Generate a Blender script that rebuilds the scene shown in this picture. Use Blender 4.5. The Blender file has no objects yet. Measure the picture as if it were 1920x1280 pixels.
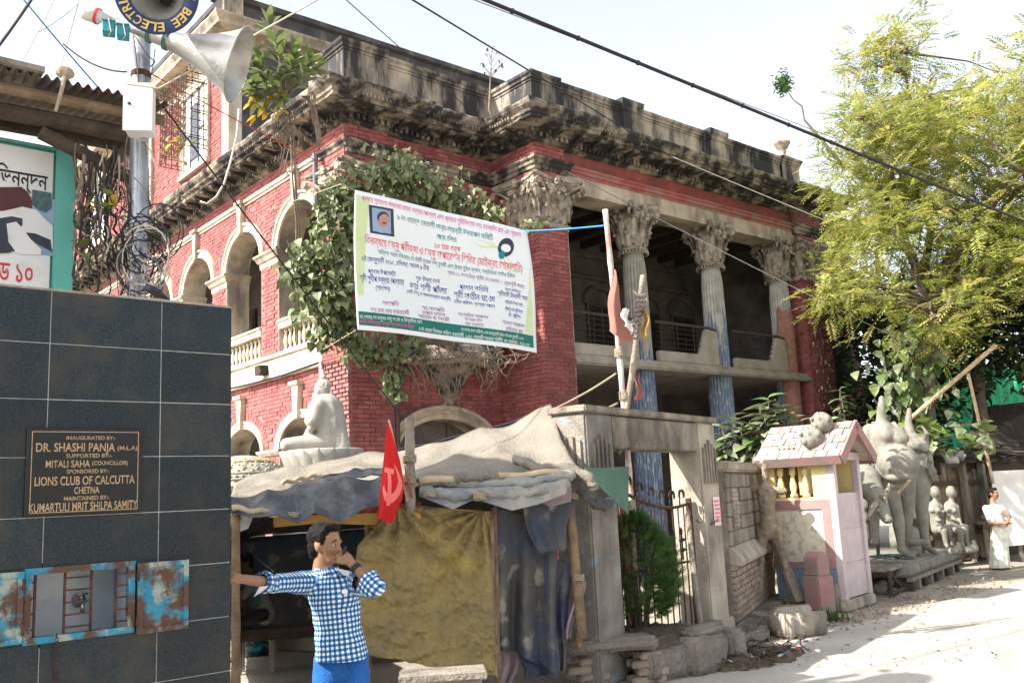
import bpy, bmesh, math, random
from math import sin, cos, pi, radians, atan2, sqrt, hypot
from mathutils import Vector, Matrix, Quaternion, noise
V = Vector
scene = bpy.context.scene
COL = scene.collection
rnd = random.Random(7)

# ------------------------------------------------------------------ camera
FPX, CAMH = 1741.7, 1.9
PITCH, ROLL, YAW = radians(9.477), radians(-2.733), radians(49.7)
_F = V((0, cos(PITCH), sin(PITCH))); _R0 = V((1, 0, 0)); _U0 = V((0, -sin(PITCH), cos(PITCH)))
CR = _R0*cos(ROLL) + _U0*sin(ROLL); CU = _R0*-sin(ROLL) + _U0*cos(ROLL); CF = _F
CAM = V((0, 0, CAMH))
cd = bpy.data.cameras.new('camera'); cam = bpy.data.objects.new('camera', cd); COL.objects.link(cam)
cd.sensor_width = 36; cd.lens = FPX/1920*36; cd.clip_start = .1; cd.clip_end = 2000
cam.matrix_world = Matrix(((CR.x, CU.x, -CF.x, 0), (CR.y, CU.y, -CF.y, 0), (CR.z, CU.z, -CF.z, CAMH), (0, 0, 0, 1)))
scene.camera = cam

# ------------------------------------------------------------------ sky, sun, exposure
SUN_AZ, SUN_EL = radians(-115), radians(41)      # azimuth clockwise from the viewing direction (+Y)
w = bpy.data.worlds.new('World'); scene.world = w; w.use_nodes = True
nt = w.node_tree; bg = nt.nodes['Background']
sky = nt.nodes.new('ShaderNodeTexSky'); sky.sky_type = 'NISHITA'; sky.sun_disc = False
sky.sun_elevation = SUN_EL; sky.sun_rotation = SUN_AZ
sky.altitude = 0; sky.air_density = 1.0; sky.dust_density = 2.5; sky.ozone_density = 1.0
hz = nt.nodes.new('ShaderNodeHueSaturation'); hz.inputs['Saturation'].default_value = .36; hz.inputs['Value'].default_value = 1.0   # milky winter haze
nt.links.new(sky.outputs[0], hz.inputs['Color']); nt.links.new(hz.outputs[0], bg.inputs[0]); bg.inputs[1].default_value = .15
sd = bpy.data.lights.new('sun', 'SUN'); sd.energy = 4.6; sd.angle = radians(.6); sd.color = (1, .95, .86)
sun = bpy.data.objects.new('sun', sd); COL.objects.link(sun)
_sd = V((sin(SUN_AZ)*cos(SUN_EL), cos(SUN_AZ)*cos(SUN_EL), sin(SUN_EL)))
sun.rotation_euler = _sd.to_track_quat('Z', 'Y').to_euler()
vs = scene.view_settings; vs.view_transform = 'Standard'; vs.look = 'None'; vs.gamma = 1; vs.exposure = 1.42
vs.use_curve_mapping = False

# ------------------------------------------------------------------ frames
UV_ = V((sin(YAW), cos(YAW), 0)); VV_ = V((-cos(YAW), sin(YAW), 0)); BROT = pi/2 - YAW
ORG = V((-3.0312, 17.2355, 0))                   # the mansion's street corner
def B(x, y, z=0): return ORG + UV_*x + VV_*y + V((0, 0, z))
def at(px, py, d):
    """point at horizontal distance d along a sight line of the survey photograph"""
    q = CR*(px-960) + CU*(640-py) + CF*FPX
    return CAM + q*(d/hypot(q.x, q.y))
def gp(px, py, z=0):
    q = CR*(px-960) + CU*(640-py) + CF*FPX
    return CAM + q*((z-CAMH)/q.z)

# ------------------------------------------------------------------ materials
MATS = {}
def _n(nt, t, **k):
    n = nt.nodes.new(t)
    for a, b in k.items(): setattr(n, a, b)
    return n
def mat(name, col, col2=None, scale=6, rough=.85, bump=.15, bscale=40, dirt=None, dscale=1.6, dthr=.5, dsoft=.12, stretch=(1, 1, 1),
        island=0, metal=0, spec=.3, trans=0, sheen=0, space='Object', detail=6, bdist=.02, col3=None, thr3=.62, sc3=14):
    """procedural surface: two-tone noise, optional third blotch tone, optional dark dirt streaks, bump"""
    m = bpy.data.materials.new(name); m.use_nodes = True; MATS[name] = m
    t = m.node_tree; L = t.links.new; bs = t.nodes['Principled BSDF']
    tc = _n(t, 'ShaderNodeTexCoord'); out = tc.outputs[space]
    if col2 is None: col2 = tuple(c*.75 for c in col)
    nz = _n(t, 'ShaderNodeTexNoise'); nz.inputs['Scale'].default_value = scale; nz.inputs['Detail'].default_value = detail
    L(out, nz.inputs['Vector'])
    rp = _n(t, 'ShaderNodeValToRGB'); rp.color_ramp.elements[0].position = .35; rp.color_ramp.elements[1].position = .68
    rp.color_ramp.elements[0].color = (*col2, 1); rp.color_ramp.elements[1].color = (*col, 1)
    L(nz.outputs[0], rp.inputs[0]); c = rp.outputs[0]
    if col3:
        n3 = _n(t, 'ShaderNodeTexNoise'); n3.inputs['Scale'].default_value = sc3; n3.inputs['Detail'].default_value = 8
        L(out, n3.inputs['Vector'])
        r3 = _n(t, 'ShaderNodeValToRGB'); r3.color_ramp.elements[0].position = thr3-.04; r3.color_ramp.elements[1].position = thr3+.04
        L(n3.outputs[0], r3.inputs[0])
        mx = _n(t, 'ShaderNodeMix', data_type='RGBA'); L(r3.outputs[0], mx.inputs[0]); L(c, mx.inputs[6]); mx.inputs[7].default_value = (*col3, 1)
        c = mx.outputs[2]
    if dirt:
        mp = _n(t, 'ShaderNodeMapping'); mp.inputs['Scale'].default_value = stretch; L(out, mp.inputs[0])
        nd = _n(t, 'ShaderNodeTexNoise'); nd.inputs['Scale'].default_value = dscale; nd.inputs['Detail'].default_value = 9; nd.inputs['Roughness'].default_value = .65
        L(mp.outputs[0], nd.inputs['Vector'])
        rd = _n(t, 'ShaderNodeValToRGB'); rd.color_ramp.elements[0].position = dthr-dsoft; rd.color_ramp.elements[1].position = dthr+dsoft
        L(nd.outputs[0], rd.inputs[0])
        mx = _n(t, 'ShaderNodeMix', data_type='RGBA'); L(rd.outputs[0], mx.inputs[0]); L(c, mx.inputs[6]); mx.inputs[7].default_value = (*dirt, 1)
        c = mx.outputs[2]
    if island:
        g = _n(t, 'ShaderNodeNewGeometry'); oi = _n(t, 'ShaderNodeObjectInfo')
        ad = _n(t, 'ShaderNodeMath', operation='ADD'); L(g.outputs['Random Per Island'], ad.inputs[0]); L(oi.outputs['Random'], ad.inputs[1])
        fr = _n(t, 'ShaderNodeMath', operation='FRACT'); L(ad.outputs[0], fr.inputs[0])
        mr = _n(t, 'ShaderNodeMapRange'); L(fr.outputs[0], mr.inputs[0]); mr.inputs[3].default_value = 1-island; mr.inputs[4].default_value = 1+island*.8
        hs = _n(t, 'ShaderNodeHueSaturation'); L(mr.outputs[0], hs.inputs['Value']); L(c, hs.inputs['Color']); c = hs.outputs[0]
    L(c, bs.inputs['Base Color'])
    bs.inputs['Roughness'].default_value = rough; bs.inputs['Metallic'].default_value = metal
    bs.inputs['Specular IOR Level'].default_value = spec
    if sheen: bs.inputs['Sheen Weight'].default_value = sheen
    if bump:
        nb = _n(t, 'ShaderNodeTexNoise'); nb.inputs['Scale'].default_value = bscale; nb.inputs['Detail'].default_value = 7
        L(out, nb.inputs['Vector'])
        bp = _n(t, 'ShaderNodeBump'); bp.inputs['Strength'].default_value = min(1, bump*2.2); bp.inputs['Distance'].default_value = bdist
        L(nb.outputs[0], bp.inputs['Height']); L(bp.outputs[0], bs.inputs['Normal'])
    if trans:
        tr = _n(t, 'ShaderNodeBsdfTranslucent'); L(c, tr.inputs[0]); ms = _n(t, 'ShaderNodeMixShader'); ms.inputs[0].default_value = trans
        L(bs.outputs[0], ms.inputs[1]); L(tr.outputs[0], ms.inputs[2]); L(ms.outputs[0], t.nodes['Material Output'].inputs[0])
    return m

# ------------------------------------------------------------------ mesh collecting
class MB:
    def __init__(s): s.v = []; s.f = []; s.uv = None
    def add(s, vs, fs):
        o = len(s.v); s.v.extend(vs); s.f.extend([tuple(i+o for i in f) for f in fs]); return s
    def box(s, c, d, rot=None, taper=1):
        x, y, z = d[0]/2, d[1]/2, d[2]/2; k = taper
        p = [V((-x, -y, -z)), V((x, -y, -z)), V((x, y, -z)), V((-x, y, -z)), V((-x*k, -y*k, z)), V((x*k, -y*k, z)), V((x*k, y*k, z)), V((-x*k, y*k, z))]
        if rot is not None: p = [rot @ q for q in p]
        c = V(c); return s.add([q+c for q in p], [(3, 2, 1, 0), (4, 5, 6, 7), (0, 1, 5, 4), (1, 2, 6, 5), (2, 3, 7, 6), (3, 0, 4, 7)])
    def bx(s, x0, x1, y0, y1, z0, z1): return s.box(((x0+x1)/2, (y0+y1)/2, (z0+z1)/2), (x1-x0, y1-y0, z1-z0))
    def tube(s, pts, r, n=8, cap=True, squash=1):
        pts = [V(p) for p in pts]; m = len(pts); R = [r]*m if not hasattr(r, '__len__') else list(r)
        vs = []; prev = None
        for i, p in enumerate(pts):
            d = (pts[min(i+1, m-1)] - pts[max(i-1, 0)])
            if d.length < 1e-9: d = V((0, 0, 1))
            d.normalize()
            if prev is None:
                a = d.cross(V((0, 0, 1)) if abs(d.z) < .9 else V((1, 0, 0))).normalized()
            else:
                a = prev - d*prev.dot(d); a = a.normalized() if a.length > 1e-6 else d.orthogonal().normalized()
            prev = a; b = d.cross(a)
            vs += [p + (a*cos(2*pi*k/n) + b*sin(2*pi*k/n)*squash)*R[i] for k in range(n)]
        fs = [(i*n+k, i*n+(k+1) % n, (i+1)*n+(k+1) % n, (i+1)*n+k) for i in range(m-1) for k in range(n)]
        if cap: fs += [tuple(range(n-1, -1, -1)), tuple((m-1)*n+k for k in range(n))]
        return s.add(vs, fs)
    def lathe(s, prof, n=24, c=(0, 0, 0), a0=0, a1=2*pi, cap=False, M=None):
        full = abs(a1-a0-2*pi) < 1e-6; k = n if full else n+1; c = V(c); vs = []
        for r, z in prof:
            for i in range(k):
                a = a0 + (a1-a0)*i/n; p = V((r*cos(a), r*sin(a), z))
                vs.append((M @ p if M else p) + c)
        m = len(prof); fs = []
        for j in range(m-1):
            for i in range(n if full else n):
                i2 = (i+1) % k; fs.append((j*k+i, j*k+i2, (j+1)*k+i2, (j+1)*k+i))
        if cap: fs += [tuple(range(k-1, -1, -1)), tuple((m-1)*k+i for i in range(k))]
        return s.add(vs, fs)
    def prism(s, poly, ext, close=True):
        """polygon of 3D points pushed along ext"""
        poly = [V(p) for p in poly]; e = V(ext); n = len(poly)
        return s.add(poly + [p+e for p in poly], [tuple(range(n-1, -1, -1)), tuple(range(n, 2*n))] + [(i, (i+1) % n, n+(i+1) % n, n+i) for i in range(n)])
    def grid(s, fn, nu, nv, thick=0):
        vs = [V(fn(i/nu, j/nv)) for j in range(nv+1) for i in range(nu+1)]; k = nu+1
        fs = [(j*k+i, j*k+i+1, (j+1)*k+i+1, (j+1)*k+i) for j in range(nv) for i in range(nu)]
        return s.add(vs, fs)
    def ball(s, c, r, n=12, m=8, rot=None):
        if not hasattr(r, '__len__'): r = (r, r, r)
        c = V(c); vs = []
        for j in range(m+1):
            t = pi*j/m
            for i in range(n):
                a = 2*pi*i/n; p = V((r[0]*sin(t)*cos(a), r[1]*sin(t)*sin(a), r[2]*cos(t)))
                vs.append((rot @ p if rot is not None else p) + c)
        return s.add(vs, [(j*n+i, (j+1)*n+i, (j+1)*n+(i+1) % n, j*n+(i+1) % n) for j in range(m) for i in range(n)])
    def capsule(s, a, b, ra, rb, n=12):
        """tapered limb with round ends"""
        a, b = V(a), V(b); d = (b-a); L = d.length; d = d/L if L > 1e-6 else V((0, 0, 1)); pts = []; R = []
        for k in range(5): t = pi/2*(1-k/5); pts.append(a - d*ra*sin(t)); R.append(max(ra*cos(t), .002))
        for k in range(5): pts.append(a + d*L*(k+.5)/5); R.append(ra+(rb-ra)*(k+.5)/5)
        for k in range(5): t = pi/2*(k+1)/5; pts.append(b + d*rb*sin(t)); R.append(max(rb*cos(t), .002))
        return s.tube(pts, R, n)
    def xf(s, M): s.v = [M @ V(p) for p in s.v]; return s
    def mesh(s, name, m=None, smooth=False):
        me = bpy.data.meshes.new(name); me.from_pydata([tuple(p) for p in s.v], [], s.f)
        if m is not None: me.materials.append(MATS[m] if isinstance(m, str) else m)
        if smooth: me.polygons.foreach_set('use_smooth', [True]*len(me.polygons))
        if s.uv is not None:
            a = me.attributes.new('cloth', 'FLOAT_VECTOR', 'POINT')
            a.data.foreach_set('vector', [x for p in s.uv for x in p])
        me.update(); return me
    def build(s, name, m, parent=None, smooth=False, kind=None, label=None):
        return link(name, s.mesh(name, m, smooth), parent, kind, label)
def link(name, me, parent=None, kind=None, label=None):
    o = bpy.data.objects.new(name, me); COL.objects.link(o)
    if parent is not None: o.parent = parent
    if kind: o['kind'] = kind
    if label: o['label'] = label
    return o
def tag(o, label, cat, group=None):
    o['label'] = label; o['category'] = cat
    if group: o['group'] = group
    return o
def thing(name, label, cat, loc=(0, 0, 0), rotz=0, group=None):
    o = bpy.data.objects.new(name, None); COL.objects.link(o); o.empty_display_size = .2
    o.location = loc; o.rotation_euler = (0, 0, rotz)
    return tag(o, label, cat, group)
def copy(o, parent, loc=None, rot=None, scl=None):
    c = o.copy(); COL.objects.link(c); c.parent = parent
    if loc is not None: c.location = loc
    if rot is not None: c.rotation_euler = rot
    if scl is not None: c.scale = scl
    return c
def bevel(o, w=.01, n=1):
    bm = bmesh.new(); bm.from_mesh(o.data)
    es = [e for e in bm.edges if len(e.link_faces) == 2 and e.calc_face_angle(0) > .6]
    bmesh.ops.bevel(bm, geom=es, offset=w, segments=n, affect='EDGES', clamp_overlap=True); bm.to_mesh(o.data); bm.free(); return o
def jitter(o, amt=.01, sc=3.0, sub=0, seed=0):
    """weather a mesh: subdivide then push vertices by coherent noise"""
    bm = bmesh.new(); bm.from_mesh(o.data)
    if sub: bmesh.ops.subdivide_edges(bm, edges=bm.edges[:], cuts=sub, use_grid_fill=True)
    for v in bm.verts:
        p = v.co*sc + V((seed, seed*1.7, 0)); v.co += V((noise.noise(p), noise.noise(p+V((9, 3, 1))), noise.noise(p+V((2, 7, 5)))))*amt
    bm.to_mesh(o.data); bm.free(); return o
def organic(mb, name, m, parent=None, vox=.02, smooth=4, dec=0, label=None):
    """fuse overlapping lumps into one continuous skin"""
    tmp = mb.build('tmp', None); md = tmp.modifiers.new('r', 'REMESH'); md.mode = 'VOXEL'; md.voxel_size = vox
    if smooth: ms = tmp.modifiers.new('s', 'SMOOTH'); ms.iterations = smooth; ms.factor = .5
    dg = bpy.context.evaluated_depsgraph_get(); dg.update()
    me = bpy.data.meshes.new_from_object(tmp.evaluated_get(dg), depsgraph=dg); old = tmp.data
    bpy.data.objects.remove(tmp); bpy.data.meshes.remove(old)
    me.name = name; me.materials.clear(); me.materials.append(MATS[m] if isinstance(m, str) else m)
    me.polygons.foreach_set('use_smooth', [True]*len(me.polygons))
    return link(name, me, parent, None, label)
def text_mb(s, size, align='CENTER', shear=0, sx=1, bold=0):
    cu = bpy.data.curves.new('t', 'FONT'); cu.body = s; cu.size = size; cu.align_x = align; cu.shear = shear; cu.resolution_u = 3; cu.offset = bold
    o = bpy.data.objects.new('t', cu); COL.objects.link(o)
    dg = bpy.context.evaluated_depsgraph_get(); dg.update()
    me = bpy.data.meshes.new_from_object(o.evaluated_get(dg), depsgraph=dg)
    mb = MB(); mb.add([V((v.co.x*sx, v.co.y, 0)) for v in me.vertices], [tuple(p.vertices) for p in me.polygons])
    bpy.data.objects.remove(o); bpy.data.curves.remove(cu); bpy.data.meshes.remove(me)
    return mb
def leaf_mesh(name, m, L=.1, W=.05, fold=.25, curl=.2, heart=0, n=4):
    """one pointed leaf, base at origin, pointing +Y, folded along the midrib"""
    mb = MB(); pr = []
    for i in range(n+1):
        t = i/n; w = W/2*(sin(pi*min(1, t**(.75 if not heart else .5)*1.0))**.8) if 0 < t < 1 else 0.0
        pr.append((t*L, w, -curl*L*t*t))
    for y, w_, z in pr: mb.v += [V((-w_, y, z + w_*fold)), V((0, y, z)), V((w_, y, z + w_*fold))]
    for i in range(n):
        a = i*3; mb.f += [(a, a+1, a+4, a+3), (a+1, a+2, a+5, a+4)]
    return mb.mesh(name, m, True)
def orient(d, roll=0):
    """rotation taking +Y to d"""
    return V(d).to_track_quat('Y', 'Z') @ Quaternion((0, 1, 0), roll)
# ------------------------------------------------------------------ palette
mat('brick', (.35, .115, .106), (.245, .070, .070), 5, .8, .35, 60, dirt=(.16, .055, .05), dscale=.8, dthr=.63, dsoft=.1, island=.22)
mat('mortar', (.34, .17, .155), (.22, .10, .095), 9, .95, .4, 80)
mat('red_plaster', (.34, .085, .075), (.24, .055, .05), 4, .8, .3, 50, dirt=(.12, .06, .055), dscale=1.2, dthr=.58)
mat('pale_red', (.40, .12, .10), (.30, .085, .075), 3, .85, .3, 50, dirt=(.30, .22, .19), dscale=1.5, dthr=.57)
mat('plaster', (.54, .46, .36), (.44, .36, .27), 3, .9, .35, 45, dirt=(.12, .105, .09), dscale=1.6, dthr=.555, stretch=(1, 1, .4))
mat('plaster_clean', (.62, .54, .43), (.52, .44, .33), 3, .9, .25, 45, dirt=(.22, .18, .145), dscale=1.9, dthr=.60, stretch=(1, 1, .4))
mat('parapet_plaster', (.50, .42, .33), (.33, .275, .215), 2.5, .95, .4, 45, dirt=(.04, .038, .038), dscale=1.4, dthr=.475, dsoft=.07, stretch=(1, 1, .22))
mat('mildew_plaster', (.10, .095, .095), (.05, .048, .05), 2, .95, .4, 45, dirt=(.3, .26, .22), dscale=1.2, dthr=.68, stretch=(1, 1, .3))
mat('cornice_stone', (.40, .335, .26), (.24, .20, .16), 3, .95, .6, 35, dirt=(.04, .037, .035), dscale=2.4, dthr=.475, dsoft=.07, bdist=.04)
mat('capital_stone', (.50, .43, .34), (.32, .265, .205), 5, .92, .5, 60, dirt=(.10, .085, .07), dscale=3.5, dthr=.55)
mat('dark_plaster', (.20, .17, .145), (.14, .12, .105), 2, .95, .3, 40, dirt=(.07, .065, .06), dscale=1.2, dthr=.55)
mat('loggia_concrete', (.38, .34, .28), (.28, .25, .21), 3, .9, .3, 50, dirt=(.14, .13, .115), dscale=1.6, dthr=.62, stretch=(1, 1, .4))
mat('shutter_wood', (.06, .045, .036), (.035, .028, .025), 12, .7, .2, 60)
mat('iron', (.03, .026, .025), (.055, .035, .028), 20, .6, .2, 80, metal=.4)
mat('rusty_iron', (.12, .055, .035), (.05, .03, .025), 14, .85, .4, 90, metal=.2)
mat('white_pipe', (.72, .72, .72), (.6, .6, .58), 5, .5, .05)
mat('grey_pipe', (.12, .13, .15), (.09, .10, .11), 5, .5, .05)
mat('brown_pipe', (.10, .06, .055), (.07, .045, .04), 5, .7, .2)
mat('white_panel', (.68, .69, .72), (.55, .56, .6), 2, .7, .1)
def column_paint(name, lo, up, z0, flake=(.50, .49, .47), thr=.52):
    """grey-beige stucco above, blue peeling limewash below a ragged edge at height z0"""
    m = mat(name, up, tuple(c*.72 for c in up), 4, .85, .35, 60, dirt=(.17, .15, .13), dscale=2.5, dthr=.66, stretch=(1, 1, .3))
    t = m.node_tree; L = t.links.new; bs = t.nodes['Principled BSDF']; src = bs.inputs['Base Color'].links[0].from_socket
    tc = _n(t, 'ShaderNodeTexCoord'); sp = _n(t, 'ShaderNodeSeparateXYZ'); L(tc.outputs['Object'], sp.inputs[0])
    mp = _n(t, 'ShaderNodeMapping'); mp.inputs['Scale'].default_value = (5, 5, .55); L(tc.outputs['Object'], mp.inputs[0])
    nz = _n(t, 'ShaderNodeTexNoise'); nz.inputs['Scale'].default_value = 1.3; nz.inputs['Detail'].default_value = 6; L(mp.outputs[0], nz.inputs[0])
    a = _n(t, 'ShaderNodeMath', operation='MULTIPLY_ADD'); L(nz.outputs[0], a.inputs[0]); a.inputs[1].default_value = 4.0; a.inputs[2].default_value = z0-2.0
    b = _n(t, 'ShaderNodeMath', operation='LESS_THAN'); L(sp.outputs[2], b.inputs[0]); L(a.outputs[0], b.inputs[1])
    n2 = _n(t, 'ShaderNodeTexNoise'); n2.inputs['Scale'].default_value = 9; n2.inputs['Detail'].default_value = 9; n2.inputs['Roughness'].default_value = .7; L(mp.outputs[0], n2.inputs[0])
    r2 = _n(t, 'ShaderNodeValToRGB'); r2.color_ramp.elements[0].position = thr; r2.color_ramp.elements[1].position = thr+.1
    r2.color_ramp.elements[0].color = (*lo, 1); r2.color_ramp.elements[1].color = (*flake, 1); L(n2.outputs[0], r2.inputs[0])
    mx = _n(t, 'ShaderNodeMix', data_type='RGBA'); L(b.outputs[0], mx.inputs[0]); L(src, mx.inputs[6]); L(r2.outputs[0], mx.inputs[7])
    L(mx.outputs[2], bs.inputs['Base Color']); return m
column_paint('column_a', (.11, .155, .235), (.38, .35, .29), 5.3)
column_paint('column_b', (.13, .175, .25), (.52, .50, .45), 5.9)
mat('bare_core', (.36, .19, .14), (.27, .13, .10), 6, .95, .8, 25, bdist=.05)
mat('bark', (.16, .12, .09), (.09, .07, .055), 8, .95, .6, 30)
mat('root', (.26, .20, .15), (.15, .115, .09), 8, .95, .5, 40)
mat('leaf_ficus', (.17, .20, .085), (.11, .145, .055), 3, .32, .0, island=.35, spec=.5, trans=.22)
mat('leaf_ficus_under', (.19, .20, .10), (.14, .16, .07), 3, .5, .0, island=.3, trans=.2)
mat('leaf_rubber', (.22, .28, .085), (.15, .20, .06), 3, .35, .0, island=.35, spec=.5, trans=.3)
mat('leaf_yellow', (.55, .36, .03), (.45, .30, .03), 3, .5, .0, island=.25, trans=.35)
mat('leaf_feather', (.36, .38, .10), (.22, .26, .06), 1.2, .6, .0, island=.4, trans=.45)
mat('leaf_feather_gold', (.52, .47, .15), (.40, .37, .10), 1.2, .6, .0, island=.3, trans=.45)
mat('leaf_dark', (.045, .075, .028), (.03, .052, .02), 1.2, .5, .0, island=.4, trans=.2)
mat('leaf_pothos', (.12, .18, .055), (.075, .13, .04), 4, .35, .0, island=.35, spec=.5, trans=.2)
mat('leaf_shrub', (.24, .27, .16), (.17, .20, .11), 4, .45, .0, island=.35, trans=.2)
mat('leaf_thuja', (.085, .155, .035), (.05, .10, .025), 4, .6, .0, island=.45, trans=.25)
mat('granite', (.019, .033, .041), (.005, .010, .014), 85, .34, .0, spec=.28, col3=(.055, .066, .064), thr3=.66, sc3=120, dirt=(.040, .036, .027), dscale=3.2, dthr=.58, dsoft=.10, island=.3)
mat('grout', (.42, .42, .40), (.3, .3, .29), 20, .9, .2)
mat('plaque', (.014, .013, .013), (.010, .010, .010), 10, .3, .0)
mat('gilt', (.42, .30, .17), (.30, .21, .12), 30, .6, .1)
mat('blue_paint', (.02, .17, .27), (.03, .22, .32), 4, .6, .3, 60, dirt=(.085, .042, .028), dscale=5, dthr=.51, dsoft=.04, col3=(.26, .30, .26), thr3=.56, sc3=9)
mat('niche_tile', (.60, .62, .63), (.45, .49, .52), 3, .3, .0, dirt=(.16, .26, .36), dscale=2, dthr=.6)
mat('chrome', (.5, .5, .5), (.35, .35, .35), 9, .25, .0, metal=1)
mat('steel_pole', (.45, .47, .50), (.34, .36, .39), 6, .38, .08, 30, metal=.75)
mat('teal_paint', (.14, .44, .38), (.11, .38, .33), 2.5, .75, .15, 30, dirt=(.2, .17, .13), dscale=1.6, dthr=.68)
mat('teal_box', (.03, .25, .30), (.025, .2, .25), 5, .6, .1)
mat('horn_metal', (.46, .45, .43), (.33, .32, .30), 5, .42, .1, 30, metal=.6, dirt=(.2, .17, .14), dscale=4, dthr=.66)
mat('horn_blue', (.018, .035, .13), (.014, .028, .10), 6, .5, .05)
mat('sign_gold', (.62, .45, .12), (.5, .36, .1), 20, .6, .0)
mat('tin_sheet', (.17, .14, .12), (.09, .075, .065), 4, .8, .3, 40, dirt=(.10, .045, .03), dscale=2.5, dthr=.56)
mat('old_wood', (.24, .165, .10), (.13, .09, .058), 7, .9, .5, 40, stretch=(1, 1, 1))
mat('dark_wood', (.085, .06, .043), (.05, .036, .028), 7, .9, .5, 40)
mat('grey_wood', (.30, .26, .21), (.18, .155, .125), 7, .9, .5, 40)
mat('bamboo', (.50, .40, .26), (.36, .28, .18), 9, .65, .2, 30)
mat('pole_paint', (.62, .58, .53), (.50, .45, .41), 6, .7, .2, 40, dirt=(.33, .14, .11), dscale=4, dthr=.55)
mat('rope', (.42, .35, .25), (.3, .25, .18), 30, .95, .4, 90)
mat('wire_black', (.012, .012, .014), (.02, .02, .022), 10, .6, 0)
mat('wire_grey', (.25, .24, .23), (.18, .17, .17), 10, .6, 0)
mat('wire_cream', (.55, .48, .40), (.45, .4, .33), 10, .6, 0)
mat('wire_red', (.40, .03, .04), (.3, .025, .03), 10, .6, 0)
mat('wire_blue', (.03, .22, .55), (.03, .2, .45), 10, .6, 0)
mat('sign_white', (.66, .66, .655), (.60, .60, .59), 2, .6, 0, dirt=(.42, .40, .37), dscale=3, dthr=.66)
mat('ink_black', (.02, .02, .02), (.02, .02, .02), 2, .7, 0)
mat('ink_red', (.55, .04, .05), (.5, .035, .045), 2, .7, 0)
mat('ink_pink', (.70, .12, .33), (.68, .11, .3), 2, .7, 0)
mat('ink_rose', (.74, .08, .13), (.7, .07, .12), 2, .7, 0)
mat('ink_teal', (.02, .22, .27), (.02, .2, .25), 2, .7, 0)
mat('ink_blue', (.03, .05, .30), (.03, .045, .27), 2, .7, 0)
mat('ink_violet', (.30, .13, .33), (.28, .12, .3), 2, .7, 0)
mat('ink_white', (.8, .8, .8), (.78, .78, .78), 2, .7, 0)
mat('ink_green', (.01, .17, .125), (.01, .15, .115), 2, .7, 0)
mat('skin', (.30, .155, .085), (.25, .125, .068), 9, .5, .06, 120, spec=.4)
mat('skin_dark', (.10, .055, .036), (.08, .044, .03), 9, .55, .06, 120)
mat('hair', (.006, .0055, .0055), (.010, .009, .0085), 60, .5, .2, 160, spec=.12)
mat('eye_white', (.55, .53, .5), (.5, .48, .45), 3, .3, 0)
mat('lip', (.24, .09, .065), (.2, .08, .06), 9, .5, 0)
mat('denim', (.02, .13, .42), (.014, .095, .33), 7, .8, .3, 120)
mat('watch', (.015, .015, .016), (.02, .02, .02), 9, .4, 0)
mat('clay', (.27, .26, .215), (.20, .19, .16), 5, .85, .3, 40, dirt=(.14, .13, .11), dscale=2.2, dthr=.555)
mat('clay_pale', (.33, .30, .24), (.25, .225, .18), 5, .85, .2, 60, dirt=(.3, .27, .22), dscale=3, dthr=.62)
mat('clay_rough', (.31, .25, .18), (.20, .16, .115), 9, .95, .9, 28, bdist=.03)
mat('statue_white', (.38, .355, .31), (.29, .27, .235), 6, .75, .25, 60, dirt=(.28, .26, .23), dscale=3, dthr=.64)
mat('concrete', (.34, .295, .235), (.23, .195, .155), 3, .95, .45, 40, dirt=(.085, .075, .065), dscale=2.2, dthr=.53, stretch=(1, 1, .5))
mat('concrete_pale', (.46, .40, .32), (.36, .31, .245), 3, .95, .4, 40, dirt=(.15, .13, .105), dscale=2.2, dthr=.56, stretch=(1, 1, .4))
mat('dirty_blue_wall', (.28, .25, .215), (.17, .15, .13), 2.4, .95, .4, 40, dirt=(.07, .06, .055), dscale=1.5, dthr=.57, stretch=(1, 1, .35), col3=(.20, .26, .30), thr3=.62, sc3=7)
mat('stone_slab', (.27, .235, .195), (.18, .155, .13), 4, .95, .8, 25, bdist=.04)
mat('old_brick', (.36, .285, .22), (.25, .19, .15), 7, .95, .5, 50, island=.2)
mat('soil', (.16, .12, .085), (.10, .075, .055), 7, 1, .9, 30, bdist=.05)
mat('dust_ground', (.36, .315, .255), (.28, .245, .20), 1.6, .98, .3, 40, dirt=(.22, .19, .155), dscale=.7, dthr=.60)
mat('road', (.44, .41, .36), (.37, .34, .295), .8, .95, .25, 60, dirt=(.30, .27, .235), dscale=.5, dthr=.60, dsoft=.15)
mat('yellow_plaster', (.68, .55, .27), (.60, .47, .22), 2, .85, .2, 40, dirt=(.42, .33, .2), dscale=1.6, dthr=.68)
mat('pink_paint', (.40, .19, .18), (.32, .16, .15), 4, .88, .3, 50, dirt=(.25, .205, .185), dscale=3.2, dthr=.50)
mat('pink_tile', (.50, .41, .42), (.42, .34, .355), 5, .45, .08, dirt=(.38, .31, .30), dscale=2, dthr=.64)
mat('roof_tile', (.44, .31, .27), (.36, .235, .205), 5, .9, .3, 50, island=.15, dirt=(.48, .42, .37), dscale=3, dthr=.55)
mat('marble', (.62, .56, .44), (.56, .50, .38), 4, .55, .05, dirt=(.36, .32, .26), dscale=9, dthr=.57, dsoft=.05)
mat('blue_dado', (.10, .22, .33), (.15, .25, .34), 4, .85, .3, 50, dirt=(.36, .31, .29), dscale=4, dthr=.53)
mat('paper_pink', (.75, .60, .62), (.72, .56, .58), 3, .8, .05)
mat('tarp_grey', (.205, .18, .145), (.145, .128, .105), 2.2, .8, .35, 25, dirt=(.17, .155, .13), dscale=1.4, dthr=.60)
mat('tarp_black', (.045, .055, .065), (.025, .03, .037), 3, .42, .25, 20, dirt=(.16, .155, .145), dscale=2.6, dthr=.60, spec=.5)
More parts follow.
